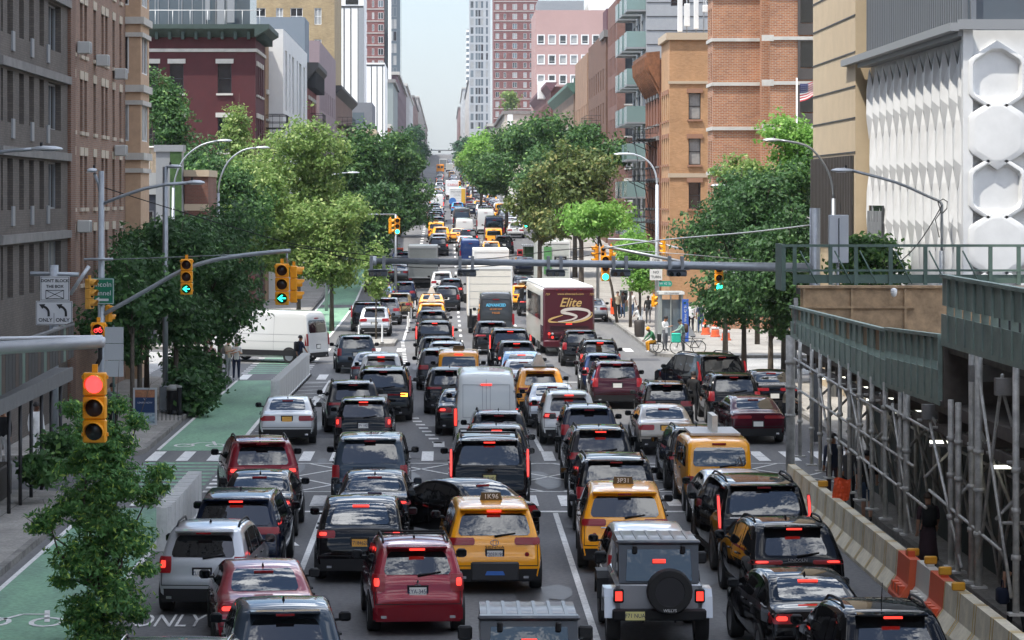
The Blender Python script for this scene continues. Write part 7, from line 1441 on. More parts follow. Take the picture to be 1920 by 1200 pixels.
def parapet(y0, y1, zb0, zt0, zb1, zt1, x, solid=.45, mats=None, pitch=.62, gap=True):
    """boards between posts, solid skirt below, slots between"""
    lerp = lambda a, b, y: a + (b - a) * (y - y0) / (y1 - y0); m = MB(); k = 0; y = y0
    while y < y1 - .05:
        ya, yb = y, min(y1, y + pitch); zb, zt = lerp(zb0, zb1, (ya + yb) / 2), lerp(zt0, zt1, (ya + yb) / 2); h = zt - zb; m.mi = (k * 7 % 5 in (1, 2)) * 1 if mats and len(mats) > 1 else 0
        m.box(x, x + .04, ya + .02, yb - .02, zb + h * (solid + .12 if gap else solid), zt - .05); m.mi = 0; m.box(x - .02, x + .0, ya, yb, zb, zb + h * solid); y = yb; k += 1
    o = sp('parapet_board', m, mats or [SHG]); m = MB(); y = y0
    while y < y1 + .01: zb, zt = lerp(zb0, zb1, y), lerp(zt0, zt1, y); m.box(x - .05, x + .08, y - .025, y + .025, zb + .1, zt); y += pitch
    for (za, zz) in ((zt0, zt1),): m.add([(x - .06, y0, za - .05), (x + .06, y0, za - .05), (x + .06, y1, zz - .05), (x - .06, y1, zz - .05), (x - .06, y0, za + .02), (x + .06, y0, za + .02), (x + .06, y1, zz + .02), (x - .06, y1, zz + .02)], [(0, 1, 5, 4), (1, 2, 6, 5), (2, 3, 7, 6), (3, 0, 4, 7), (4, 5, 6, 7)])
    sp('parapet_frame', m, SHG); return o
parapet(63.4, 81.2, 3.6, 4.98, 3.98, 4.84, SX, .5, [SHG, SHB], .95); parapet(56.5, 63.4, 3.82, 5.2, 3.72, 5.02, SX - .04, .5, [SHG], .85); parapet(47.5, 56.4, 5.0, 6.35, 5.0, 6.38, SX - .02, .45, [SHG], .9)
m = MB(); m.box(SX + .1, 15.5, 47, 81, 3.62, 3.85); m.box(SX + .1, 15.5, 47, 56.4, 4.85, 5.05); m.box(SX, 15.5, 56.3, 56.5, 3.8, 5.2); sp('deck', m, DECK)
m = MB()
for y in np.arange(48, 80, 1.9): m.box(SX + .1, 11.4, y, y + .12, 3.38, 3.62)
for x in (SX + .1, 11.0): m.box(x, x + .12, 47, 81, 3.2, 3.38)
sp('joist', m, DECK)
m = MB(); m.box(SX + .25, 15.4, 81.0, 81.15, 3.9, 5.35); sp('plywood_screen', m, PLY)
m = MB()
for x in (SX + .3, 11.4, 12.9): m.box(x, x + .07, 80.93, 80.998, 3.9, 5.35)
m.box(SX + .2, 13.2, 80.92, 80.998, 4.78, 4.84); m.box(SX + .15, 15.4, 80.9, 81.2, 5.35, 5.42); sp('timber_rail', m, PLY)
# fence of the far deck, seen through
m = MB(); yb = 84.0
for px in (1490, 1557, 1605, 1670, 1735, 1797, 1857, 1910): x = PX(px, yb); m.box(x - .055, x + .055, yb - .05, yb + .05, PZ(534, yb), PZ(459, yb))
m.box(PX(1465, yb), 20, yb - .06, yb + .0, PZ(463, yb), PZ(458, yb)); m.box(PX(1465, yb), 20, yb - .06, yb, PZ(509, yb), PZ(505, yb)); m.box(PX(1465, yb), PX(1473, yb), yb - .04, yb + 1.5, PZ(545, yb), PZ(458, yb))
for px in (1500, 1565, 1612, 1678, 1742, 1805): m.tube([P(px, 470, yb - .08), P(px + 32, 532, yb - .3)], .025, 5)
sp('fence_frame', m, SHD)
m = MB(); m.box(PX(1490, yb), 20, yb, yb + .05, PZ(531, yb), PZ(515, yb)); sp('fence_board', m, SHD)
m = MB(); m.box(PX(1490, yb) + .1, 20, yb - 2.4, yb + .5, PZ(545, yb) - .1, PZ(536, yb)); sp('deck', m, DECK)
m = MB(); m.box(13.3, 20, 82.3, 82.4, 2.6, 5.2); sp('dark_inside', m, mat('inside_dark', (.04, .04, .042), .8))  # dark sheet put in for the shade inside the shed
# posts: a mesh each
posts = [(1482, .13, 4.0), (1500, .05, 4), (1522, .05, 4), (1538, .05, 4), (1555, .05, 3.9), (1575, .05, 3.9), (1593, .055, 3.9), (1612, .055, 3.8), (1635, .055, 3.8), (1660, .06, 3.8), (1688, .05, 3.8), (1700, .075, 3.8), (1783, .06, 4.0), (1797, .06, 4.0), (1822, .06, 5.0), (1835, .075, 5.0), (1905, .06, 5.0)]
for px, rad, zt in posts:
    Y = 5400 * SX / (px - VX); m = MB(); zb = .78 if px > 1490 else .15
    m.tube([(SX, Y, zb), (SX, Y, zt)], rad, 8)
    for z in (1.7, 2.5, 3.2): m.tube([(SX, Y, z), (SX, Y, z + .09)], rad + .025, 8)
    m.box(SX - .14, SX + .14, Y - .14, Y + .14, zb - .02, zb + .02); sp('post', m, PIPE)
for y in np.arange(50, 80, 2.6):
    m = MB(); m.tube([(11.15, y, .15), (11.15, y, 3.4)], .055, 8); sp('post', m, PIPE)
rnd = random.Random(3); ps = [5400 * SX / (px - VX) for px, _, _ in posts]
br = [((SX, 75.5, 3.4), (SX, 72.8, 1.4)), ((SX, 69.7, 3.6), (SX, 66.2, 1.2)), ((SX, 62.8, 3.4), (SX, 60.3, .9)), ((SX, 58, 3.4), (SX, 54.4, .9)), ((SX, 52.6, 4.6), (SX, 49.6, 1.0)), ((SX, 72, 1.9), (SX, 58.4, 1.6)), ((SX, 58, 2.0), (SX, 50.5, 1.7)), ((SX, 80, 2.6), (SX, 60, 2.3)), ((SX, 58, 3.6), (11.15, 56, .3)), ((SX, 50.5, 4.6), (11.15, 52, .4)), ((SX, 52.6, 3.7), (11.15, 54, .8)), ((SX, 50.4, 2.2), (13, 50.4, 2.2)), ((SX, 58, 2.9), (11.15, 58, 2.9)), ((SX, 60.9, 3.5), (11.15, 63, .5)), ((SX, 64.6, 3.5), (11.15, 67, .5)), ((SX, 68, 3.5), (11.15, 70, .5)), ((SX, 71.4, 3.5), (11.15, 73, .5)), ((11.15, 50, 2.4), (11.15, 78, 2.4)), ((SX, 52.6, 1.3), (SX, 50.4, 4.8)), ((SX, 64, 3.3), (SX, 58, 3.2)), ((SX, 80.6, 3.4), (SX, 64, 3.1))] + [((11.1, y, .3), (11.1, y + 2.6, 3.2)) for y in np.arange(50, 77, 2.6)] + [((11.1, y + 2.6, .3), (11.1, y, 3.2)) for y in np.arange(50, 77, 5.2)] + [((SX, y, 3.3), (11.1, y, 3.3)) for y in np.arange(50, 80, 1.9)] + [((SX, y, 2.2), (11.1, y + 1, 3.3)) for y in np.arange(51, 78, 3.8)]
for a, b_ in br: m = MB(); m.tube([a, b_], .032, 6); sp('brace', m, PIPE)
for (x0, x1, y, z) in ((SX + .2, 11.0, 52.5, 2.95), (SX + .1, 11.0, 58.5, 2.9), (SX + .2, 10.9, 64, 3.1), (SX + .2, 10.9, 68, 3.1), (SX + .2, 10.9, 72, 3.1), (SX + .2, 10.9, 76, 3.1)): m = MB(); m.box(x0, x1, y, y + .08, z, z + .06); sp('tube_lamp', m, TUBE_L)
for px, py, Y in ((1700, 772, 58), (1790, 700, 52.8), (1840, 725, 50.3)): c = P(px, py, Y); m = MB(); m.box(SX - .15, 11.5, Y - .1, Y + .1, PZ(py, Y) - .15, PZ(py, Y) + .15); sp('cross_beam', m, mat('beam_grey', (.22, .21, .20), .7, var=.2))
r2 = empty('hoarding', (11.3, 62, .0), 'long dark green hoarding behind the walkway with diamond vents', 'fence'); m = MB(); m.box(0, .06, -14.5, 14, .0, 3.4); m.build('board', SHK, r2); m = MB()
for y in (-8, -3.6, 1.0, 6): m.prism([(y, 1.5), (y + .22, 1.9), (y, 2.3), (y - .22, 1.9)], -.012, -.002, 'yz')
m.build('vent', mat('vent_pale', (.10, .115, .11), .5), r2); m = MB(); m.box(-.015, -.002, -10.2, -9.6, 1.3, 2.2); m.build('notice', mat('notice_grey', (.3, .29, .28), .6, var=.3, vscale=9), r2)
m = MB(); m.box(.07, 5, -.1, 0, 0, 3.4, M=Matrix.Translation((0, 14, 0))); m.build('end_board', SHK, r2)
r2 = empty('notice_sheet', P(1492, 592, 80), 'long pale notice sheet hung at the end of the green parapet', 'notice'); m = MB(); m.box(-.06, .06, -.04, -.03, -.5, .5); m.build('sheet', mat('notice_grey', 0), r2)
r2 = empty('security_camera', P(1676, 548, 80.5), 'white dome camera under the timber edge of the shed', 'camera'); m = MB(); m.smooth = True; m.lathe([(.0, -.14), (.07, -.1), (.09, -.02), (.09, .08), (.03, .12), (.0, .12)], 12); m.build('dome', FR_W, r2); 
r2 = empty('construction_flag', P(1576, 918, 67.6), 'orange sheet hung on the scaffold pipe', 'flag'); m = MB(); m.grid([[(-.20 + .4 * i / 6 + .05 * j / 6, .04 * math.sin(i * 1.3 + j), -.24 + .5 * j / 6 + .03 * math.sin(i)) for i in range(7)] for j in range(7)]); m.build('sheet', mat('fluoro_orange', (.85, .10, .02), .6), r2)
# concrete and plastic barriers
CONC = mat('barrier_concrete', (.66, .60, .46), .85, var=.22, vscale=2.2, bump=.3, bscale=14); TAPE = mat('barrier_yellow', (.55, .36, .08), .7, var=.2, vscale=8); ORP = mat('barrier_orange', (.72, .12, .04), .5); WHPL = mat('barrier_white', (.66, .63, .56), .5)
prof = [(-.31, .0), (-.31, .08), (-.14, .34), (-.10, .84), (.10, .84), (.14, .34), (.31, .08), (.31, 0)]
def unit_mesh(name, mt, mt2, ln=1.55, plastic=False):
    m = MB(); m.prism(prof, .02, ln - .02, 'xz'); a = m.mesh(name, mt); m = MB()
    if not plastic:
        sm_ = []
        for y in (.05, ln - .13):
            m = MB(); q = [(x * 1.012, z + .003) for x, z in prof[1:7]]
            for i in range(len(q) - 1): m.add([(q[i][0], y, q[i][1]), (q[i + 1][0], y, q[i + 1][1]), (q[i + 1][0], y + .07, q[i + 1][1]), (q[i][0], y + .07, q[i][1])], [(0, 1, 2, 3)])
            sm_.append(m.mesh('edge_stripe', mt2))
        return a, sm_
    else:
        for y in (.2, .6, 1.0): m.box(-.29, -.13, y, y + .22, .10, .3)
        m.box(-.07, .07, .5, .8, .84, .95)
    return a, [m.mesh('rib', mt2)]
bc = unit_mesh('body', CONC, TAPE); bo = unit_mesh('body', ORP, ORP, plastic=True); bw = unit_mesh('body', WHPL, WHPL, plastic=True)
y = 76.2; k = 0
GB_ = 'concrete barrier units along the scaffold'
while y > 46:
    kind = 'c' if not (51.9 < y - 1.55 < 56.6) else ('o', 'w', 'o')[int((56.6 - (y - 1.55)) / 1.55) % 3]
    a = {'c': bc, 'o': bo, 'w': bw}[kind]
    lab = {'c': 'pale concrete barrier unit with yellow edge stripes under the scaffold pipes', 'o': 'bright orange plastic barrier unit %s the white one' % ('beyond' if y > 55 else 'nearer than'), 'w': 'white plastic barrier unit between the two orange ones'}[kind]
    r2 = empty('barrier', (9.15 + .12 * (y < 57), y - 1.55, .002), lab, 'barrier', R(-.3), GB_ if kind == 'c' else None); link('body', a[0], r2); [link('edge_stripe' if kind == 'c' else 'rib', q_, r2) for q_ in a[1]]; y -= 1.55
for px, py in ((1543, 946), (1712, 1083), (1745, 1103), (1772, 1124), (1797, 1147)):
    Y = 5400 * 9.2 / (px - VX); r2 = empty('barrier_light', (9.2, Y, .85 if not 52 < Y < 56.5 else .95), {1543: 'amber marker at the far end of the concrete barriers', 1712: 'amber marker on the farther orange barrier', 1745: 'amber marker on the white plastic barrier', 1772: 'amber marker where plastic and concrete barriers meet', 1797: 'amber marker on the nearest concrete barriers'}[px], 'marker'); m = MB(); m.box(-.12, .12, -.05, .05, 0, .15, bev=.02); m.build('lens', mat('marker_amber', (.75, .36, .02), .4), r2, 40)
RIBW = mat('ribbed_white', (.62, .62, .60), .6, var=.15, vscale=4)
m = MB(); m.prism([(-.24, 0), (-.24, .08), (-.10, .16), (-.07, .97), (.07, .97), (.10, .16), (.24, .08), (.24, 0)], .05, .95, 'xz')
for i in range(6): m.box(-.17, .17, .10 + i * .14, .17 + i * .14, .1, 1.0 + .03 * (i % 2))
rib = m.mesh('body', RIBW); m = MB(); m.box(.2, .26, .1, .9, .02, .1); ribb = m.mesh('foot', PLAS)
for (y0, y1, lab) in ((64.2, 71.4, 'white ribbed barrier unit in the row by the dark blue minivan'), (108, 127, 'white ribbed barrier unit in the row by the second bike crossing')):
    for y in np.arange(y0, y1, 1.02): r2 = empty('bike_barrier', (-6.28 + (.012 * (y - 117) if y > 100 else 0), y, .002), lab, 'barrier', 0, lab.replace('unit ', 'units ')); link('body', rib, r2); link('foot', ribb, r2)
# shed on the shady side
r = empty('sidewalk_shed', (-10.5, 72, 0), 'dark brown and green sidewalk shed at the near corner of the shady side', 'scaffold'); SO = Vector(r.location)
lerpz = lambda y, a, b_: a + (b_ - a) * (y - 62) / 19
m = MB(); k = 0
for y in np.arange(62, 81, .55): m.mi = (0, 1, 0, 2, 1, 0, 0)[k % 7]; z0 = lerpz(y, 3.05, 3.3); m.box(-10.52, -10.48, y + .02, y + .53, z0 + .1, z0 + 1.1); k += 1
sp('parapet_board', m, [mat('shed_board', (.035, .036, .036), .7, var=.3), mat('shed_board_brown', (.06, .04, .03), .7, var=.3), SHD])
m = MB(); m.box(-10.56, -10.5, 61.8, 81.2, 2.75, 3.12); m.box(-16, -10.56, 61.8, 81.2, 2.9, 3.1); m.box(-10.58, -10.45, 61.8, 81.2, 4.3, 4.36); sp('fascia', m, mat('shed_fascia', (.13, .13, .13), .7, var=.15))
for y in np.arange(63, 81, 1.9):
    for x in (-10.7, -12.9): m = MB(); m.tube([(x, y, .15), (x, y, 2.8)], .05, 6); sp('post', m, FR_D)
r2 = empty('planter', (-12.2, 68.5, .15), 'long dark box planter under the shady shed', 'planter'); m = MB(); m.box(-.9, .9, -6.2, 6.6, 0, .85, bev=.04); m.build('box', mat('planter_brown', (.035, .03, .026), .7), r2, 40); m = MB(); m.box(-.85, .85, -6.1, 6.5, .85, .87); m.build('soil', mat('soil', (.03, .022, .016), .95), r2)
# ================= people =================
def cm(n, c, r=.8): return mat('cloth_' + n, c, r, var=.12, vscale=9)
CL = {'white': cm('white', '#d6d5d2'), 'black': cm('black', '#151517'), 'navy': cm('navy', '#1d2740'), 'grey': cm('grey', '#5c5e62'), 'beige': cm('beige', '#b0a48f'), 'jeans': cm('jeans', '#3d5270'), 'orange': cm('orange', '#e2571c'), 'yellow': cm('yellow', '#d9951d'), 'green': cm('green', '#2e6a46'), 'teal': cm('teal', '#2bb59a'), 'red': cm('red', '#a8323a'), 'pink': cm('pink', '#b98f90'), 'sky': cm('sky', '#8fa9cc'), 'plum': cm('plum', '#3c2630'), 'ltgrey': cm('ltgrey', '#8d9093'), 'brown': cm('brown', '#4c3a2e'), 'sage': cm('sage', '#7f9c90')}
SKN = {'l': mat('skin_light', '#c99a80', .55), 'm': mat('skin_mid', '#a06f50', .55), 'd': mat('skin_dark', '#5f3d2b', .55)}
HR = {'dark': mat('hair_dark', '#1a1412', .6), 'brown': mat('hair_brown', '#3d2a1c', .6), 'grey': mat('hair_grey', '#8a8680', .6)}
POSE = {
 'stand': dict(),
 'walk': dict(KL=(.09, -.16, .52), AL=(.09, -.22, .09), TL_=(.09, -.36, .04), KR=(-.09, .02, .50), AR=(-.09, .30, .16), TR=(-.09, .24, .05), EL=(.23, .12, 1.17), WL=(.24, .05, .94), ER=(-.23, -.10, 1.17), WR=(-.23, -.24, .98)),
 'phone': dict(EL=(.22, -.05, 1.16), WL=(.10, -.28, 1.24), ER=(-.22, -.05, 1.16), WR=(-.08, -.26, 1.22), HT=(0, -.09, 1.70), HB=(0, -.05, 1.56)),
 'hips': dict(EL=(.34, .06, 1.2), WL=(.17, -.06, 1.05), ER=(-.24, .02, 1.15), WR=(-.24, -.12, .92)),
 'reach': dict(EL=(.20, -.22, 1.22), WL=(.16, -.46, 1.12), ER=(-.20, -.2, 1.2), WR=(-.14, -.44, 1.1), CH=(0, -.09, 1.38), NK=(0, -.12, 1.47), HB=(0, -.16, 1.53), HT=(0, -.20, 1.67), SL=(.18, -.09, 1.38), SR=(-.18, -.09, 1.38)),
 'sit': dict(PV=(0, .05, .55), HL=(.10, .05, .54), HR_=(-.10, .05, .54), KL=(.15, -.38, .52), AL=(.16, -.34, .10), TL_=(.16, -.48, .05), KR=(-.15, -.36, .52), AR=(-.17, -.28, .10), TR=(-.17, -.42, .05), SP=(0, -.04, .80), CH=(0, -.16, 1.0), NK=(0, -.22, 1.08), HB=(0, -.29, 1.12), HT=(0, -.36, 1.24), SL=(.18, -.16, 1.0), SR=(-.18, -.16, 1.0), EL=(.24, -.32, .78), WL=(.14, -.48, .64), ER=(-.24, -.32, .78), WR=(-.12, -.5, .64)),
}
J0 = dict(PV=(0, 0, .95), SP=(0, 0, 1.16), CH=(0, .01, 1.36), NK=(0, .01, 1.475), HB=(0, -.015, 1.55), HT=(0, -.025, 1.69), SL=(.18, .01, 1.40), SR=(-.18, .01, 1.40), EL=(.235, .03, 1.13), ER=(-.235, .03, 1.13), WL=(.25, -.04, .89), WR=(-.25, -.04, .89), HL=(.10, 0, .90), HR_=(-.10, 0, .90), KL=(.105, -.02, .50), KR=(-.105, -.02, .50), AL=(.11, .02, .09), AR=(-.11, .02, .09), TL_=(.12, -.13, .035), TR=(-.12, -.13, .035))
def person(label, px, Y, rz=0, pose='stand', shirt='white', pants='black', skin='l', hair='dark', h=1.74, z=.155, X=None, shorts=False, bag=None, cap=None, long=False, sleeve='short', skirt=None, shoes='black', group=None):
    J = {k: Vector(v) for k, v in {**J0, **POSE[pose]}.items()}
    x = PX(px, Y) if X is None else X; r = empty('person', (x, Y, z + (zr(Y) if Y > 195 else 0)), label, 'person', rz, group); r.scale = (h / 1.74,) * 3
    vs, es, rad = [], [], []
    def v(p, a, b=None): vs.append(Vector(p)); rad.append((a, b or a)); return len(vs) - 1
    def e(a, b): es.append((a, b))
    pv = v(J['PV'], .135, .115); sp_ = v(J['SP'], .125, .10); ch = v(J['CH'], .15, .115); nk = v(J['NK'], .06); hb = v(J['HB'], .075, .085); hm = v(J['HB'].lerp(J['HT'], .55), .083, .098); ht = v(J['HT'], .06, .07)
    for a, b in ((pv, sp_), (sp_, ch), (ch, nk), (nk, hb), (hb, hm), (hm, ht)): e(a, b)
    fwd = (J['HB'] - J['HT']).cross(Vector((1, 0, 0))).normalized(); fwd = fwd if fwd.y < 0 else -fwd
    nose = v(J['HB'].lerp(J['HT'], .4) + fwd * .105, .014); e(hm, nose)
    segs = [('PV', 'CH', 'top'), ('CH', 'NK', 'top'), ('NK', 'HB', 'skin'), ('HB', 'HT', 'skin')]
    for s in ('L', 'R'):
        sx = 1 if s == 'L' else -1; sh_ = v(J['S' + s], .07); el = v(J['E' + s], .046); wr = v(J['W' + s], .031); e(ch, sh_); e(sh_, el); e(el, wr)
        d = (J['W' + s] - J['E' + s]).normalized(); side = Vector((sx, 0, 0)) - d * d.dot(Vector((sx, 0, 0))); side = side.normalized(); pn = d.cross(side).normalized(); pc = v(J['W' + s] + d * .07, .036, .022); e(wr, pc); cur = -pn if pn.y > 0 else pn
        base = J['W' + s] + d * .07
        for k, ln in ((-1.5, .058), (-.5, .072), (.5, .076), (1.5, .066)):
            a = v(base + pn * 0 + side * .0 + Vector((0, 0, 0)) + d * .045 + (cur.cross(d)).normalized() * k * .019, .010); b_ = v(vs[a] + d * ln * .75 + cur * .018, .008); e(pc, a); e(a, b_)
        t = v(base + (cur.cross(d)).normalized() * -.045 + cur * .02 - d * .02, .011); t2 = v(vs[t] + d * .045 + cur * .012, .009); e(pc, t); e(t, t2)
        segs += [('S' + s, 'E' + s, 'top'), ('E' + s, 'W' + s, 'arm'), ('W' + s, None, 'skin')]
        hk = 'HL' if s == 'L' else 'HR_'; tk = 'TL_' if s == 'L' else 'TR'; hp = v(J[hk], .105, .11); kn = v(J['K' + s], .066); mid = v(J['K' + s].lerp(J['A' + s], .35) + Vector((0, .02, 0)), .062); an = v(J['A' + s], .042); to = v(J[tk], .042, .03)
        e(pv, hp); e(hp, kn); e(kn, mid); e(mid, an); e(an, to); segs += [(hk, 'K' + s, 'leg'), ('K' + s, 'A' + s, 'shin'), ('A' + s, tk, 'shoe')]
    me = bpy.data.meshes.new('body'); me.from_pydata([tuple(p) for p in vs], es, []); o = bpy.data.objects.new('body', me); C.objects.link(o)
    sk = o.modifiers.new('skin', 'SKIN'); sk.use_smooth_shade = True
    for i, (a, b) in enumerate(rad): me.skin_vertices[0].data[i].radius = (a, b)
    me.skin_vertices[0].data[0].use_root = True; ss = o.modifiers.new('smooth', 'SUBSURF'); ss.levels = 1; ss.render_levels = 1
    em = bpy.data.meshes.new_from_object(o.evaluated_get(bpy.context.evaluated_depsgraph_get())); bpy.data.objects.remove(o)
    mats = [CL[shirt], CL[pants], SKN[skin], CL[shoes]]; em.materials.clear()
    for m_ in mats: em.materials.append(m_)
    sg = []
    for a, b, k in segs:
        A = J[a]; B_ = J[b] if b else J[a] + (J[a] - J['E' + a[1]]).normalized() * .2; sg.append((A, B_ - A, max(1e-6, (B_ - A).length_squared), {'top': 0, 'skin': 2, 'arm': 0 if sleeve == 'long' else 2, 'leg': 1, 'shin': 2 if shorts else 1, 'shoe': 3}[k]))
    hipz = J['PV'].z - .04; idx = []
    for p in em.polygons:
        c = p.center; bd, bm_ = 1e9, 0
        for A, d, l2, k in sg:
            t = max(0, min(1, (c - A).dot(d) / l2)); q = (c - A - d * t).length_squared
            if q < bd: bd, bm_ = q, k
        if bm_ == 0 and c.z < hipz and pose != 'sit' and abs(c.x) < .2: bm_ = 1
        idx.append(bm_)
    em.polygons.foreach_set('material_index', idx); em.polygons.foreach_set('use_smooth', [True] * len(em.polygons)); em.name = 'body'; link('body', em, r)
    hc = J['HB'].lerp(J['HT'], .62); up = (J['HT'] - J['HB']).normalized(); m = MB(); m.smooth = True; rowsh = []
    for i in range(6):
        ph = math.pi * .56 * i / 5; rowsh.append([tuple(hc + up * (.118 * math.cos(ph)) + Vector((1, 0, 0)) * (.098 * math.sin(ph) * math.cos(a)) + (fwd * -1) * (.112 * math.sin(ph) * math.sin(a) + .018)) for a in [2 * math.pi * k / 12 for k in range(13)]])
    m.grid(rowsh)
    if long: m.smooth = False; m.tube([hc - fwd * .10, hc - fwd * .12 - up * .15, hc - fwd * .12 - up * .34], [.085, .08, .03], 8)
    m.build('hair' if not cap else 'cap', HR[hair] if not cap else CL[cap], r)
    m = MB()
    for sx in (-.032, .032): c = J['HB'].lerp(J['HT'], .5) + fwd * .094 + Vector((sx, 0, 0)); m.box(c.x - .009, c.x + .009, c.y - .006, c.y + .006, c.z - .005, c.z + .005)
    c = J['HB'].lerp(J['HT'], .12) + fwd * .094; m.box(c.x - .022, c.x + .022, c.y - .006, c.y + .006, c.z - .004, c.z + .004); m.build('face', MAT['hair_dark'], r)
    if skirt:
        m = MB(); m.smooth = True; m.lathe([(.13, 1.02), (.17, .9), (.2, .6), (.24, .28)], 14); m.build('skirt', CL[skirt], r)
    if bag:
        rr_ = empty('backpack', (0, 0, 0), bag[1], 'backpack'); rr_.parent = None; c = J['CH'].lerp(J['SP'], .55) - Vector((0, -.17, 0)) if bag[2] == 'back' else J['WL'] + Vector((.03, 0, -.2)); m = MB(); m.smooth = True
        k = h / 1.74; M = Matrix.Translation(r.location) @ Matrix.Rotation(rz, 4, 'Z'); cc = M @ (c * k); rr_.location = cc; rr_.rotation_euler = (0, 0, rz)
        if bag[2] == 'back': m.box(-.15, .15, -.06, .10, -.22, .22, bev=.05); m.smooth = False
        else: m.box(-.10, .10, -.16, .16, -.16, .12, bev=.04); rr_.name = 'handbag'; rr_['category'] = 'bag'
        m.build('pouch', CL[bag[0]], rr_, 50); m = MB()
        if bag[2] == 'back':
            for sx in (-.10, .10): m.tube([(sx, -.05, .18), (sx, -.17, .24), (sx, -.27, .10), (sx, -.25, -.05)], .018, 5)
        else: m.tube([(0, -.1, .1), (0, -.06, .26), (0, .06, .26), (0, .1, .1)], .012, 5)
        m.build('strap', CL[bag[0]], rr_)
    return r
B180 = R(180)
person('person in white T-shirt and cropped dark trousers waiting at the kerb', 443, 124.2, R(10), 'phone', 'white', 'navy', 'l', 'grey', z=.004, shoes='ltgrey')
person('person in beige shirt and grey trousers looking at a phone beside the one in white', 427, 123.2, R(60), 'phone', 'beige', 'ltgrey', 'l', 'grey', 1.7, shoes='white')
person('person in a pink shirt half hidden by the dark hedge', 396, 121, R(30), 'stand', 'pink', 'grey', 'l', 'brown', 1.68)
person('person in dark clothes with a backpack crossing behind the white van', 563, 128.5, R(120), 'walk', 'navy', 'black', 'm', 'dark', z=.004, bag=('black', 'dark backpack worn by the person near the white van', 'back'))
person('person in grey striding past the blank sign back', 211, 92.5, B180, 'walk', 'grey', 'black', 'm', 'dark', 1.78, sleeve='long')
person('person in a white coat beneath the shady shed', 68, 84.5, R(40), 'stand', 'white', 'white', 'd', 'dark', sleeve='long'); person('person in white trousers at the very edge beneath the shady shed', 6, 82.5, R(-20), 'stand', 'black', 'white', 'm', 'dark', sleeve='long')
person('person in a bright orange jacket at the far kerb', 615, 246, B180, 'stand', 'orange', 'black', 'd', 'dark', 1.8, sleeve='long'); person('person in black shirt and shorts walking up the shady pavement', 633, 268, B180, 'walk', 'black', 'black', 'l', 'dark', shorts=True, bag=('black', 'small black backpack far up the shady pavement', 'back'))
for i, (px, Y) in enumerate(((622, 305), (646, 330), (655, 338))): person(('far walker in grey behind the one in black', 'far walker in dark clothes near the bike lane kerb', 'far walker in white beside another one')[i], px - 8, Y, B180 * (i % 2), 'walk', ('grey', 'black', 'white')[i], ('black', 'jeans', 'black')[i], 'm', 'dark')
person('person in a light blue shirt leaning at the dark navy SUV', 733, 203.6, R(-110), 'reach', 'sky', 'jeans', 'l', 'brown', z=.004, sleeve='long')
# sunny corner
person('person in white T-shirt and black trousers at the litter bin', 1183, 160.5, R(200), 'reach', 'white', 'black', 'm', 'brown', X=10.85)
person('person in white shirt and dark trousers standing over a phone at the corner', 1247, 145.2, R(50), 'phone', 'white', 'grey', 'm', 'dark', 1.76, sleeve='long')
person('person in yellow trousers and cap seated in a wheelchair', 1226, 143.6, R(-70), 'sit', 'green', 'yellow', 'd', 'dark', 1.72, cap='yellow', sleeve='long', z=.16, shoes='white')
person('courier in grey green jacket standing over the bicycle', 1281, 142.6, R(-80), 'reach', 'sage', 'grey', 'm', 'dark', 1.74, cap='black', sleeve='long', shoes='white', bag=('brown', 'brown backpack on the courier', 'back'))
person('person with red backpack walking away by the brick tower', 1285, 165.5, B180, 'walk', 'brown', 'brown', 'm', 'dark', 1.68, long=True, shorts=True, bag=('red', 'red backpack on the person by the brick tower', 'back'))
person('person in white shirt and black trousers walking away', 1296, 163, B180, 'walk', 'white', 'black', 'm', 'dark', 1.82, sleeve='long', X=13.9); person('person in dark shirt and blue jeans walking away', 1305, 164.2, B180, 'walk', 'navy', 'jeans', 'm', 'grey', 1.74, X=14.55)
person('person in beige jacket near the tree past the coach', 1126, 184, R(20), 'stand', 'beige', 'black', 'l', 'brown', X=11.0, sleeve='long'); person('person in black beside the one in the beige jacket', 1134, 185, R(-30), 'stand', 'black', 'jeans', 'd', 'dark', X=11.4); person('person in white top and blue jeans behind the orange bin', 1174, 184, R(160), 'walk', 'white', 'jeans', 'l', 'brown', X=11.9)
person('person in dark clothes behind the bin near the young tree', 1206, 176, B180, 'walk', 'black', 'grey', 'd', 'dark', X=12.4)
person('person in a black suit beside the black SUV with chrome trim', 1310, 101.2, R(150), 'stand', 'black', 'black', 'l', 'dark', 1.78, z=.004, X=8.72, sleeve='long')
person('stooped person in beige by the first scaffold post', 1462, 97, R(60), 'reach', 'beige', 'black', 'm', 'grey', 1.62, z=.004, X=11.45, sleeve='long')
person('person in a navy jacket behind the scaffold pipes', 0, 74.6, B180, 'walk', 'navy', 'plum', 'm', 'dark', 1.78, z=.004, X=10.05, sleeve='long'); person('person in a grey patterned top next to the orange sheet', 0, 72.2, B180, 'stand', 'grey', 'black', 'm', 'brown', 1.7, z=.004, X=10.1); person('person in denim shorts holding a red bottle under the shed', 0, 70.0, R(170), 'walk', 'black', 'jeans', 'l', 'dark', 1.74, z=.004, X=10.25, shorts=True)
person('person in a long dotted skirt walking under the shed', 1740, 60.6, B180, 'walk', 'plum', 'black', 'l', 'brown', 1.68, z=.004, shoes='white', skirt='plum', bag=('black', 'black backpack on the person in the long skirt', 'back'))
person('person in black carrying a blue bag at the nearest end of the hoarding', 1906, 52.0, B180, 'walk', 'black', 'black', 'l', 'dark', 1.72, z=.004, bag=('navy', 'dark blue handbag at the nearest end of the hoarding', 'hand'))
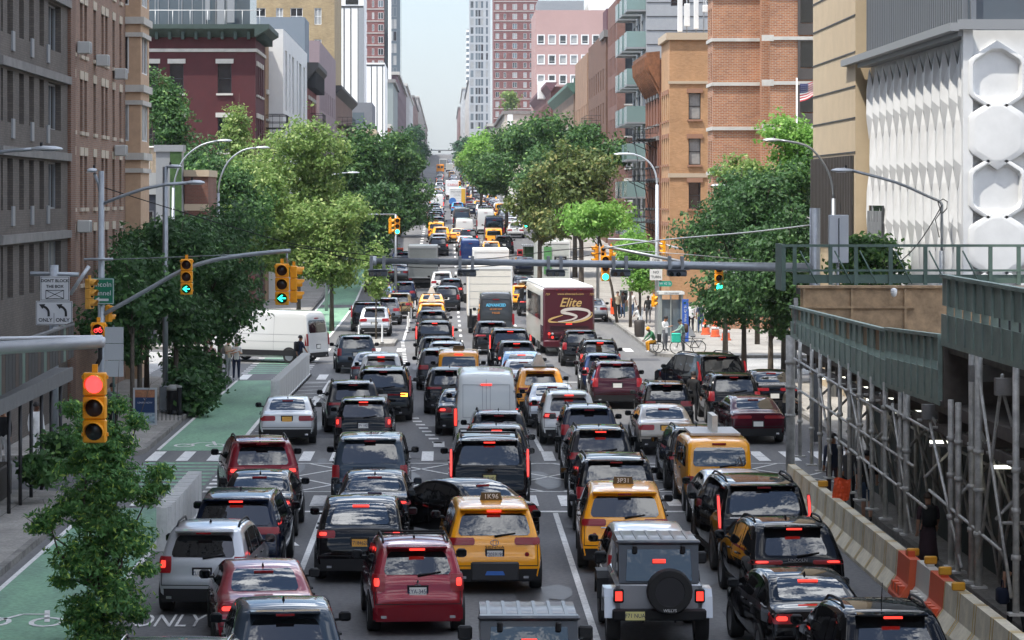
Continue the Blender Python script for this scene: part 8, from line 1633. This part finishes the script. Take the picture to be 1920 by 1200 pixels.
# ================= bicycles, kiosk, bins and other small things =================
def bicycle(label, x, y, z, rz, tilt=0, col=PLAS, bag=False):
    r = empty('bicycle', (x, y, z), label, 'bicycle', rz)
    for cx in (-.54, .54):
        m = MB(); q = [(cx + .34 * math.cos(2 * math.pi * k / 20), 0, .36 + .34 * math.sin(2 * math.pi * k / 20)) for k in range(21)]; m.tube(q, .022, 6, caps=False); w_ = m.build('wheel', TYRE, r); m = MB()
        for k in range(10): a = math.pi * k / 5; m.tube([(cx, 0, .36), (cx + .32 * math.cos(a), 0, .36 + .32 * math.sin(a))], .005, 3)
        m.lathe([(.0, -.04), (.03, -.04), (.03, .04), (.0, .04)], 8, axis='y', M=Matrix.Translation((cx, 0, .36))); m.build('spoke', RIM, w_)
    m = MB()
    for a, b_ in (((-.54, .36), (-.13, .34)), ((-.13, .34), (-.24, .84)), ((-.13, .34), (.36, .78)), ((-.22, .76), (.38, .82)), ((-.24, .80), (-.54, .36)), ((.54, .36), (.36, .92))): m.tube([(a[0], 0, a[1]), (b_[0], 0, b_[1])], .02, 6)
    m.build('frame', col, r); m = MB(); m.tube([(.30, -.28, 1.02), (.37, -.12, .98), (.37, .12, .98), (.30, .28, 1.02)], .015, 6); m.tube([(.37, 0, .98), (.36, 0, .9)], .018, 6); m.build('handlebar', PLAS, r); m = MB(); m.box(-.38, -.12, -.07, .07, .86, .91, bev=.025); m.build('saddle', PLAS, r, 40)
    m = MB()
    for yy in (-.07, 0, .07): m.tube([(-.85, yy, .78), (-.3, yy, .78)], .01, 4)
    for xx in (-.84, -.6, -.35): m.tube([(xx, -.08, .78), (xx, .08, .78)], .01, 4)
    m.tube([(-.54, .06, .36), (-.75, .06, .78)], .01, 4); m.build('rack', PLAS, r); m = MB(); m.tube([(-.13, -.06, .34), (-.13, -.06, .20), (-.13, -.14, .20)], .012, 4); m.tube([(-.13, .06, .34), (-.13, .06, .48), (-.13, .14, .48)], .012, 4); m.build('pedal', PLAS, r)
    return r
bicycle('black courier bicycle with rear rack at the sunny corner', 11.95, 141.9, .16, R(172)); r = empty('delivery_bag', (11.35, 141.6, 1.0), 'square teal delivery bag on the courier bicycle', 'bag'); m = MB(); m.box(-.22, .22, -.19, .19, -.24, .22, bev=.04); m.build('body', CL['teal'], r, 40); m = MB(); m.box(-.23, .23, -.2, .2, .16, .19); m.build('lid', CL['teal'], r)
bicycle('bicycle carried upright behind the golden brown SUV', PX(757, 186.2), 186.2, .1, R(8)); bicycle('parked bicycle beneath the shady shed', -11.2, 86.8, .156, R(60))
r = empty('wheelchair', (PX(1226, 143.6), 143.6, .16), 'dark wheelchair under the person in yellow trousers', 'wheelchair', R(-70))
for sx in (-.30, .30):
    m = MB(); m.tube([(sx, .10 + .29 * math.cos(2 * math.pi * k / 18), .30 + .29 * math.sin(2 * math.pi * k / 18)) for k in range(19)], .02, 5, caps=False)
    for k in range(8): a = math.pi * k / 4; m.tube([(sx, .1, .3), (sx, .1 + .28 * math.cos(a), .3 + .28 * math.sin(a))], .005, 3)
    m.build('wheel', TYRE, r); m = MB(); m.tube([(sx * .8, -.3, .08), (sx * .8, -.3, .4), (sx * .8, .28, .42), (sx * .8, .36, .95)], .015, 5); m.build('frame', GALV, r)
m = MB(); m.box(-.23, .23, -.25, .25, .40, .44); m.build('seat', PLAS, r); m = MB(); m.box(-.23, .23, .28, .31, .5, .92); m.build('backrest', PLAS, r)
r = empty('phone_kiosk', (12.05, 154, .155), 'grey glazed kiosk frame at the sunny corner', 'kiosk'); m = MB(); m.box(-.62, -.5, -.5, .9, 0, 2.55); m.box(.5, .62, -.5, .9, 0, 2.55); m.box(-.7, .7, -.62, 1.0, 2.55, 2.72, bev=.03); m.box(-.06, .0, -.48, -.42, 0, 2.55); m.build('frame', mat('kiosk_grey', (.32, .34, .32), .5, .3), r, 40); m = MB(); m.box(-.5, .5, -.40, -.37, .35, 2.3); m.build('pane', GLASS_S, r); m = MB(); m.box(-.45, -.1, -.1, .3, .8, 1.9); m.build('phone_unit', PLAS, r); m = MB(); m.box(-.68, .68, -.64, -.625, 2.57, 2.7); m.build('sign_band', mat('sign_cream', 0), r); text('DRY CLEANERS', .11, SGNB, r, (0, -.645, 2.635), depth=.002)
r = empty('station_totem', (12.72, 152.6, .155), 'tall blue sign board lettered with the street corner name', 'sign', R(-4)); m = MB(); m.box(-.17, .17, -.03, .03, .1, 2.35, bev=.01); m.build('board', mat('totem_blue', '#2d55a6', .45), r); text('10 Ave & West 42 St', .19, SGNW, r, (0, -.035, 1.2), (R(90), R(-90), 0), depth=.003)
r = empty('litter_bin', (PX(1195, 160) + .12, 160, .155), 'dark brown slatted litter bin on the sunny kerb', 'bin'); m = MB(); m.lathe([(.22, .0), (.25, .08), (.28, .86), (.24, .92), (.15, .93), (.15, .6)], 18)
for k in range(18): a = 2 * math.pi * k / 18; m.tube([(.265 * math.cos(a), .265 * math.sin(a), .08), (.292 * math.cos(a), .292 * math.sin(a), .86)], .012, 4)
m.build('basket', mat('bin_brown', (.055, .045, .04), .6), r, 40)
def postbox(label, x, y, w_, h, mt, z=.155, cat='box'):
    r = empty('newspaper_box', (x, y, z), label, cat); m = MB(); m.box(-w_ / 2, w_ / 2, -.2, .2, .12, h, bev=.03); m.build('case', mt, r, 40); m = MB(); m.box(-w_ / 2 + .06, w_ / 2 - .06, -.206, -.2, h * .55, h - .1); m.build('window', CG, r); m = MB(); m.box(-w_ / 2 - .02, w_ / 2 + .02, -.22, .22, h, h + .05); m.build('top', mt, r); m = MB(); m.box(-.04, .04, -.1, .1, 0, .12); m.build('foot', PLAS, r)
postbox('bright orange newspaper box at the kerb by the coach', 11.0, 188, .42, 1.1, mat('fluoro_orange', 0)); postbox('black newspaper box beside the orange one', 11.5, 188.2, .45, 1.05, PLAS); postbox('dark red container at the kerb near the far cabs', PX(975, 259), 259, .5, .8, mat('ink_red', 0), z=zr(259)); postbox('orange cabinet at the far end of the bike lane', PX(749, 262), 262, .7, .75, mat('fluoro_orange', 0), z=zr(262) + .02); postbox('dark green utility box by the tree past the coach', 11.9, 192, .5, 1.5, mat('post_green', 0))
def barrel(label, x, y, group=None):
    r = empty('traffic_barrel', (x, y, .155), label, 'barrel', 0, group); m = MB(); m.smooth = True; m.lathe([(.28, 0), (.28, .08), (.23, .1), (.22, .35), (.2, .37), (.19, .62), (.17, .64), (.16, .85), (.05, .9), (.0, .9)], 14); m.build('body', mat('barrier_orange', 0), r, 40); m = MB(); m.smooth = True; m.lathe([(.214, .42), (.204, .56)], 14); m.build('band', FR_W, r)
barrel('larger orange barrel at the foot of the brick tower', 15.0, 160); barrel('orange barrel beside the kerb tree trunks', 15.2, 156); barrel('orange barrel behind the larger one', 14.7, 162.5)
for i, x in enumerate((14.2, 14.75)): r = empty('water_barrier', (x, 165.4, .155), ('white plastic block behind the orange barrels', 'second white plastic block close to the brick tower')[i], 'barrier'); m = MB(); m.box(-.25, .25, -.3, .3, 0, .75, bev=.08); m.build('body', WHPL, r, 40); m = MB(); m.box(-.08, .08, -.08, .08, .75, .82); m.build('cap', ORP, r)
r = empty('upright_stand', (13.6, 161, .155), 'grey A shaped base with a thin upright rod on the sunny pavement', 'stand'); m = MB(); m.prism([(-.4, 0), (.4, 0), (.08, .55), (-.08, .55)], -.12, .12, 'xz'); m.build('foot', FR_G, r); m = MB(); m.tube([(0, 0, .5), (0, 0, 1.5)], .02, 5); m.build('upright', PLAS, r)
# poster stand
Yp = 97.4; r = empty('poster_stand', (PX(272, Yp), Yp, .155), 'silver framed poster stand with a navy advert', 'poster stand', R(-3)); m = MB(); m.box(-.40, .40, -.05, .05, .05, .10); m.box(-.40, .40, -.05, .05, 1.24, 1.30); m.box(-.40, -.34, -.05, .05, .10, 1.24); m.box(.34, .40, -.05, .05, .10, 1.24); m.build('frame', GALV_L, r); m = MB(); m.box(-.34, .34, -.02, .02, .10, .46); m.mi = 1; m.box(-.34, .34, -.02, .02, .46, .98); m.mi = 2; m.box(-.34, .34, -.02, .02, .98, 1.24); m.build('poster', [mat('poster_pale', (.25, .33, .38), .5, var=.6, vscale=9), mat('poster_navy', '#16335a', .5), mat('poster_brown', (.32, .14, .07), .5, var=.6, vscale=5)], r); text('LEARN NOW', .085, SGNW, r, (0, -.026, .80), depth=.002); text('V', .12, SGNW, r, (0, -.026, .91), depth=.002, sx=1.4); text('WEST SIDE', .10, SGNW, r, (0, -.026, .38), depth=.002)
r = empty('litter_bin', (PX(326, 103), 103, .155), 'black litter bin with a pale domed lid by the planting bed', 'bin'); m = MB(); m.lathe([(.24, 0), (.26, .05), (.26, .82), (.22, .85)], 16); m.build('drum', PLAS, r, 40); m = MB(); m.smooth = True; m.lathe([(.28, .85), (.26, .95), (.15, 1.05), (.0, 1.08)], 16); m.build('lid', mat('lid_grey', (.34, .34, .32), .6), r)
for i, px in enumerate((336, 343)): r = empty('bollard', (PX(px, 102.4 + i * 1.4), 102.4 + i * 1.4, .155), ('black bollard with pale cap next to the domed bin', 'slightly farther black bollard behind the first one')[i], 'bollard'); m = MB(); m.lathe([(.09, 0), (.09, .98)], 12); m.build('shaft', PLAS, r, 40); m = MB(); m.lathe([(.10, .98), (.10, 1.04), (.0, 1.06)], 12); m.build('cap', MAT['lid_grey'], r)
Yl = 104; r = empty('street_lamp', (PX(310, Yl), Yl, .15), 'plain grey lamp post with a base box among the shade trees', 'lamp'); rod(r, 'pole', [(PX(310, Yl), Yl, .15), (PX(310, Yl), Yl, 9)], .1, GALV); m = MB(); m.box(-.2, .2, -.2, .2, 0, .95, bev=.03); m.build('base_box', GALV, r, 40); lamp_head(r, (PX(310, Yl), Yl, 9), 1, .6)
r = empty('tree_guard', (PX(308, 100), 100, .155), 'low iron hoop rail round the tree pit by the poster', 'railing'); m = MB()
for k in range(8): x = -.5 + k * .14; m.tube([(x, 0, 0), (x, 0, .32), (x + .07, 0, .4), (x + .14, 0, .32), (x + .14, 0, 0)], .012, 4)
m.build('hoop', PLAS, r)
# tree island and flexible posts
pavement([(-4.9, 152.2), (-2.7, 152.6), (-2.6, 158), (-4.9, 158)], 'traffic_island')
for i, (x, y) in enumerate(((-4.6, 153), (-3.35, 152.9), (-2.2, 168), (-2.2, 174), (-2.15, 181), (-2.1, 188), (-2.05, 196))): r = empty('flexible_post', (x, y, .16 if i < 2 else .004), ('white flexible post at the bike lane side of the tree island', 'white flexible post in the middle of the tree island', *['white flexible posts edging the cab lane past the tree island'] * 5)[i], 'post', 0, 'white flexible posts edging the cab lane' if i > 1 else None); m = MB(); m.lathe([(.06, 0), (.05, .04), (.045, .95), (.0, .97)], 10); m.build('shaft', FR_W, r, 40); m = MB(); m.lathe([(.11, 0), (.09, .05)], 10); m.build('foot', PLAS, r)
# dining shed at the far kerb
Yd = 246; r = empty('dining_shed', (PX(1010, Yd), Yd, zr(Yd)), 'grey corrugated kerbside dining shed with a green planted side', 'shed'); m = MB(); m.box(-1.3, 1.3, 0, 5, 0, 1.0); m.mi = 1; m.box(-1.2, 1.2, .1, 4.9, 1.0, 2.0); m.build('wall', [STONE_D, leafmat('ivy', '#31492b', '#4d6b3c')], r); m = MB()
for k in range(14): m.box(-1.4 + k * .2, -1.28 + k * .2, -.2, 5.2, 2.02, 2.1)
m.box(-1.4, 1.4, -.2, 5.2, 1.96, 2.02); m.build('roof', FR_G, r)
# haze
h_ = MB(); h_.box(-950, 950, -300, 2120, -1.0, 128); ho = h_.build('haze', []); tag(ho, None, None, kind='stuff')
hmt = bpy.data.materials.new('haze_air'); hmt.use_nodes = True; hn = hmt.node_tree; hn.nodes.remove(hn.nodes['Principled BSDF']); pvn = hn.nodes.new('ShaderNodeVolumePrincipled'); pvn.inputs['Color'].default_value = (.86, .92, 1.0, 1); pvn.inputs['Density'].default_value = .00009; pvn.inputs['Anisotropy'].default_value = .25
hn.links.new(pvn.outputs[0], hn.nodes['Material Output'].inputs['Volume']); ho.data.materials.append(hmt)
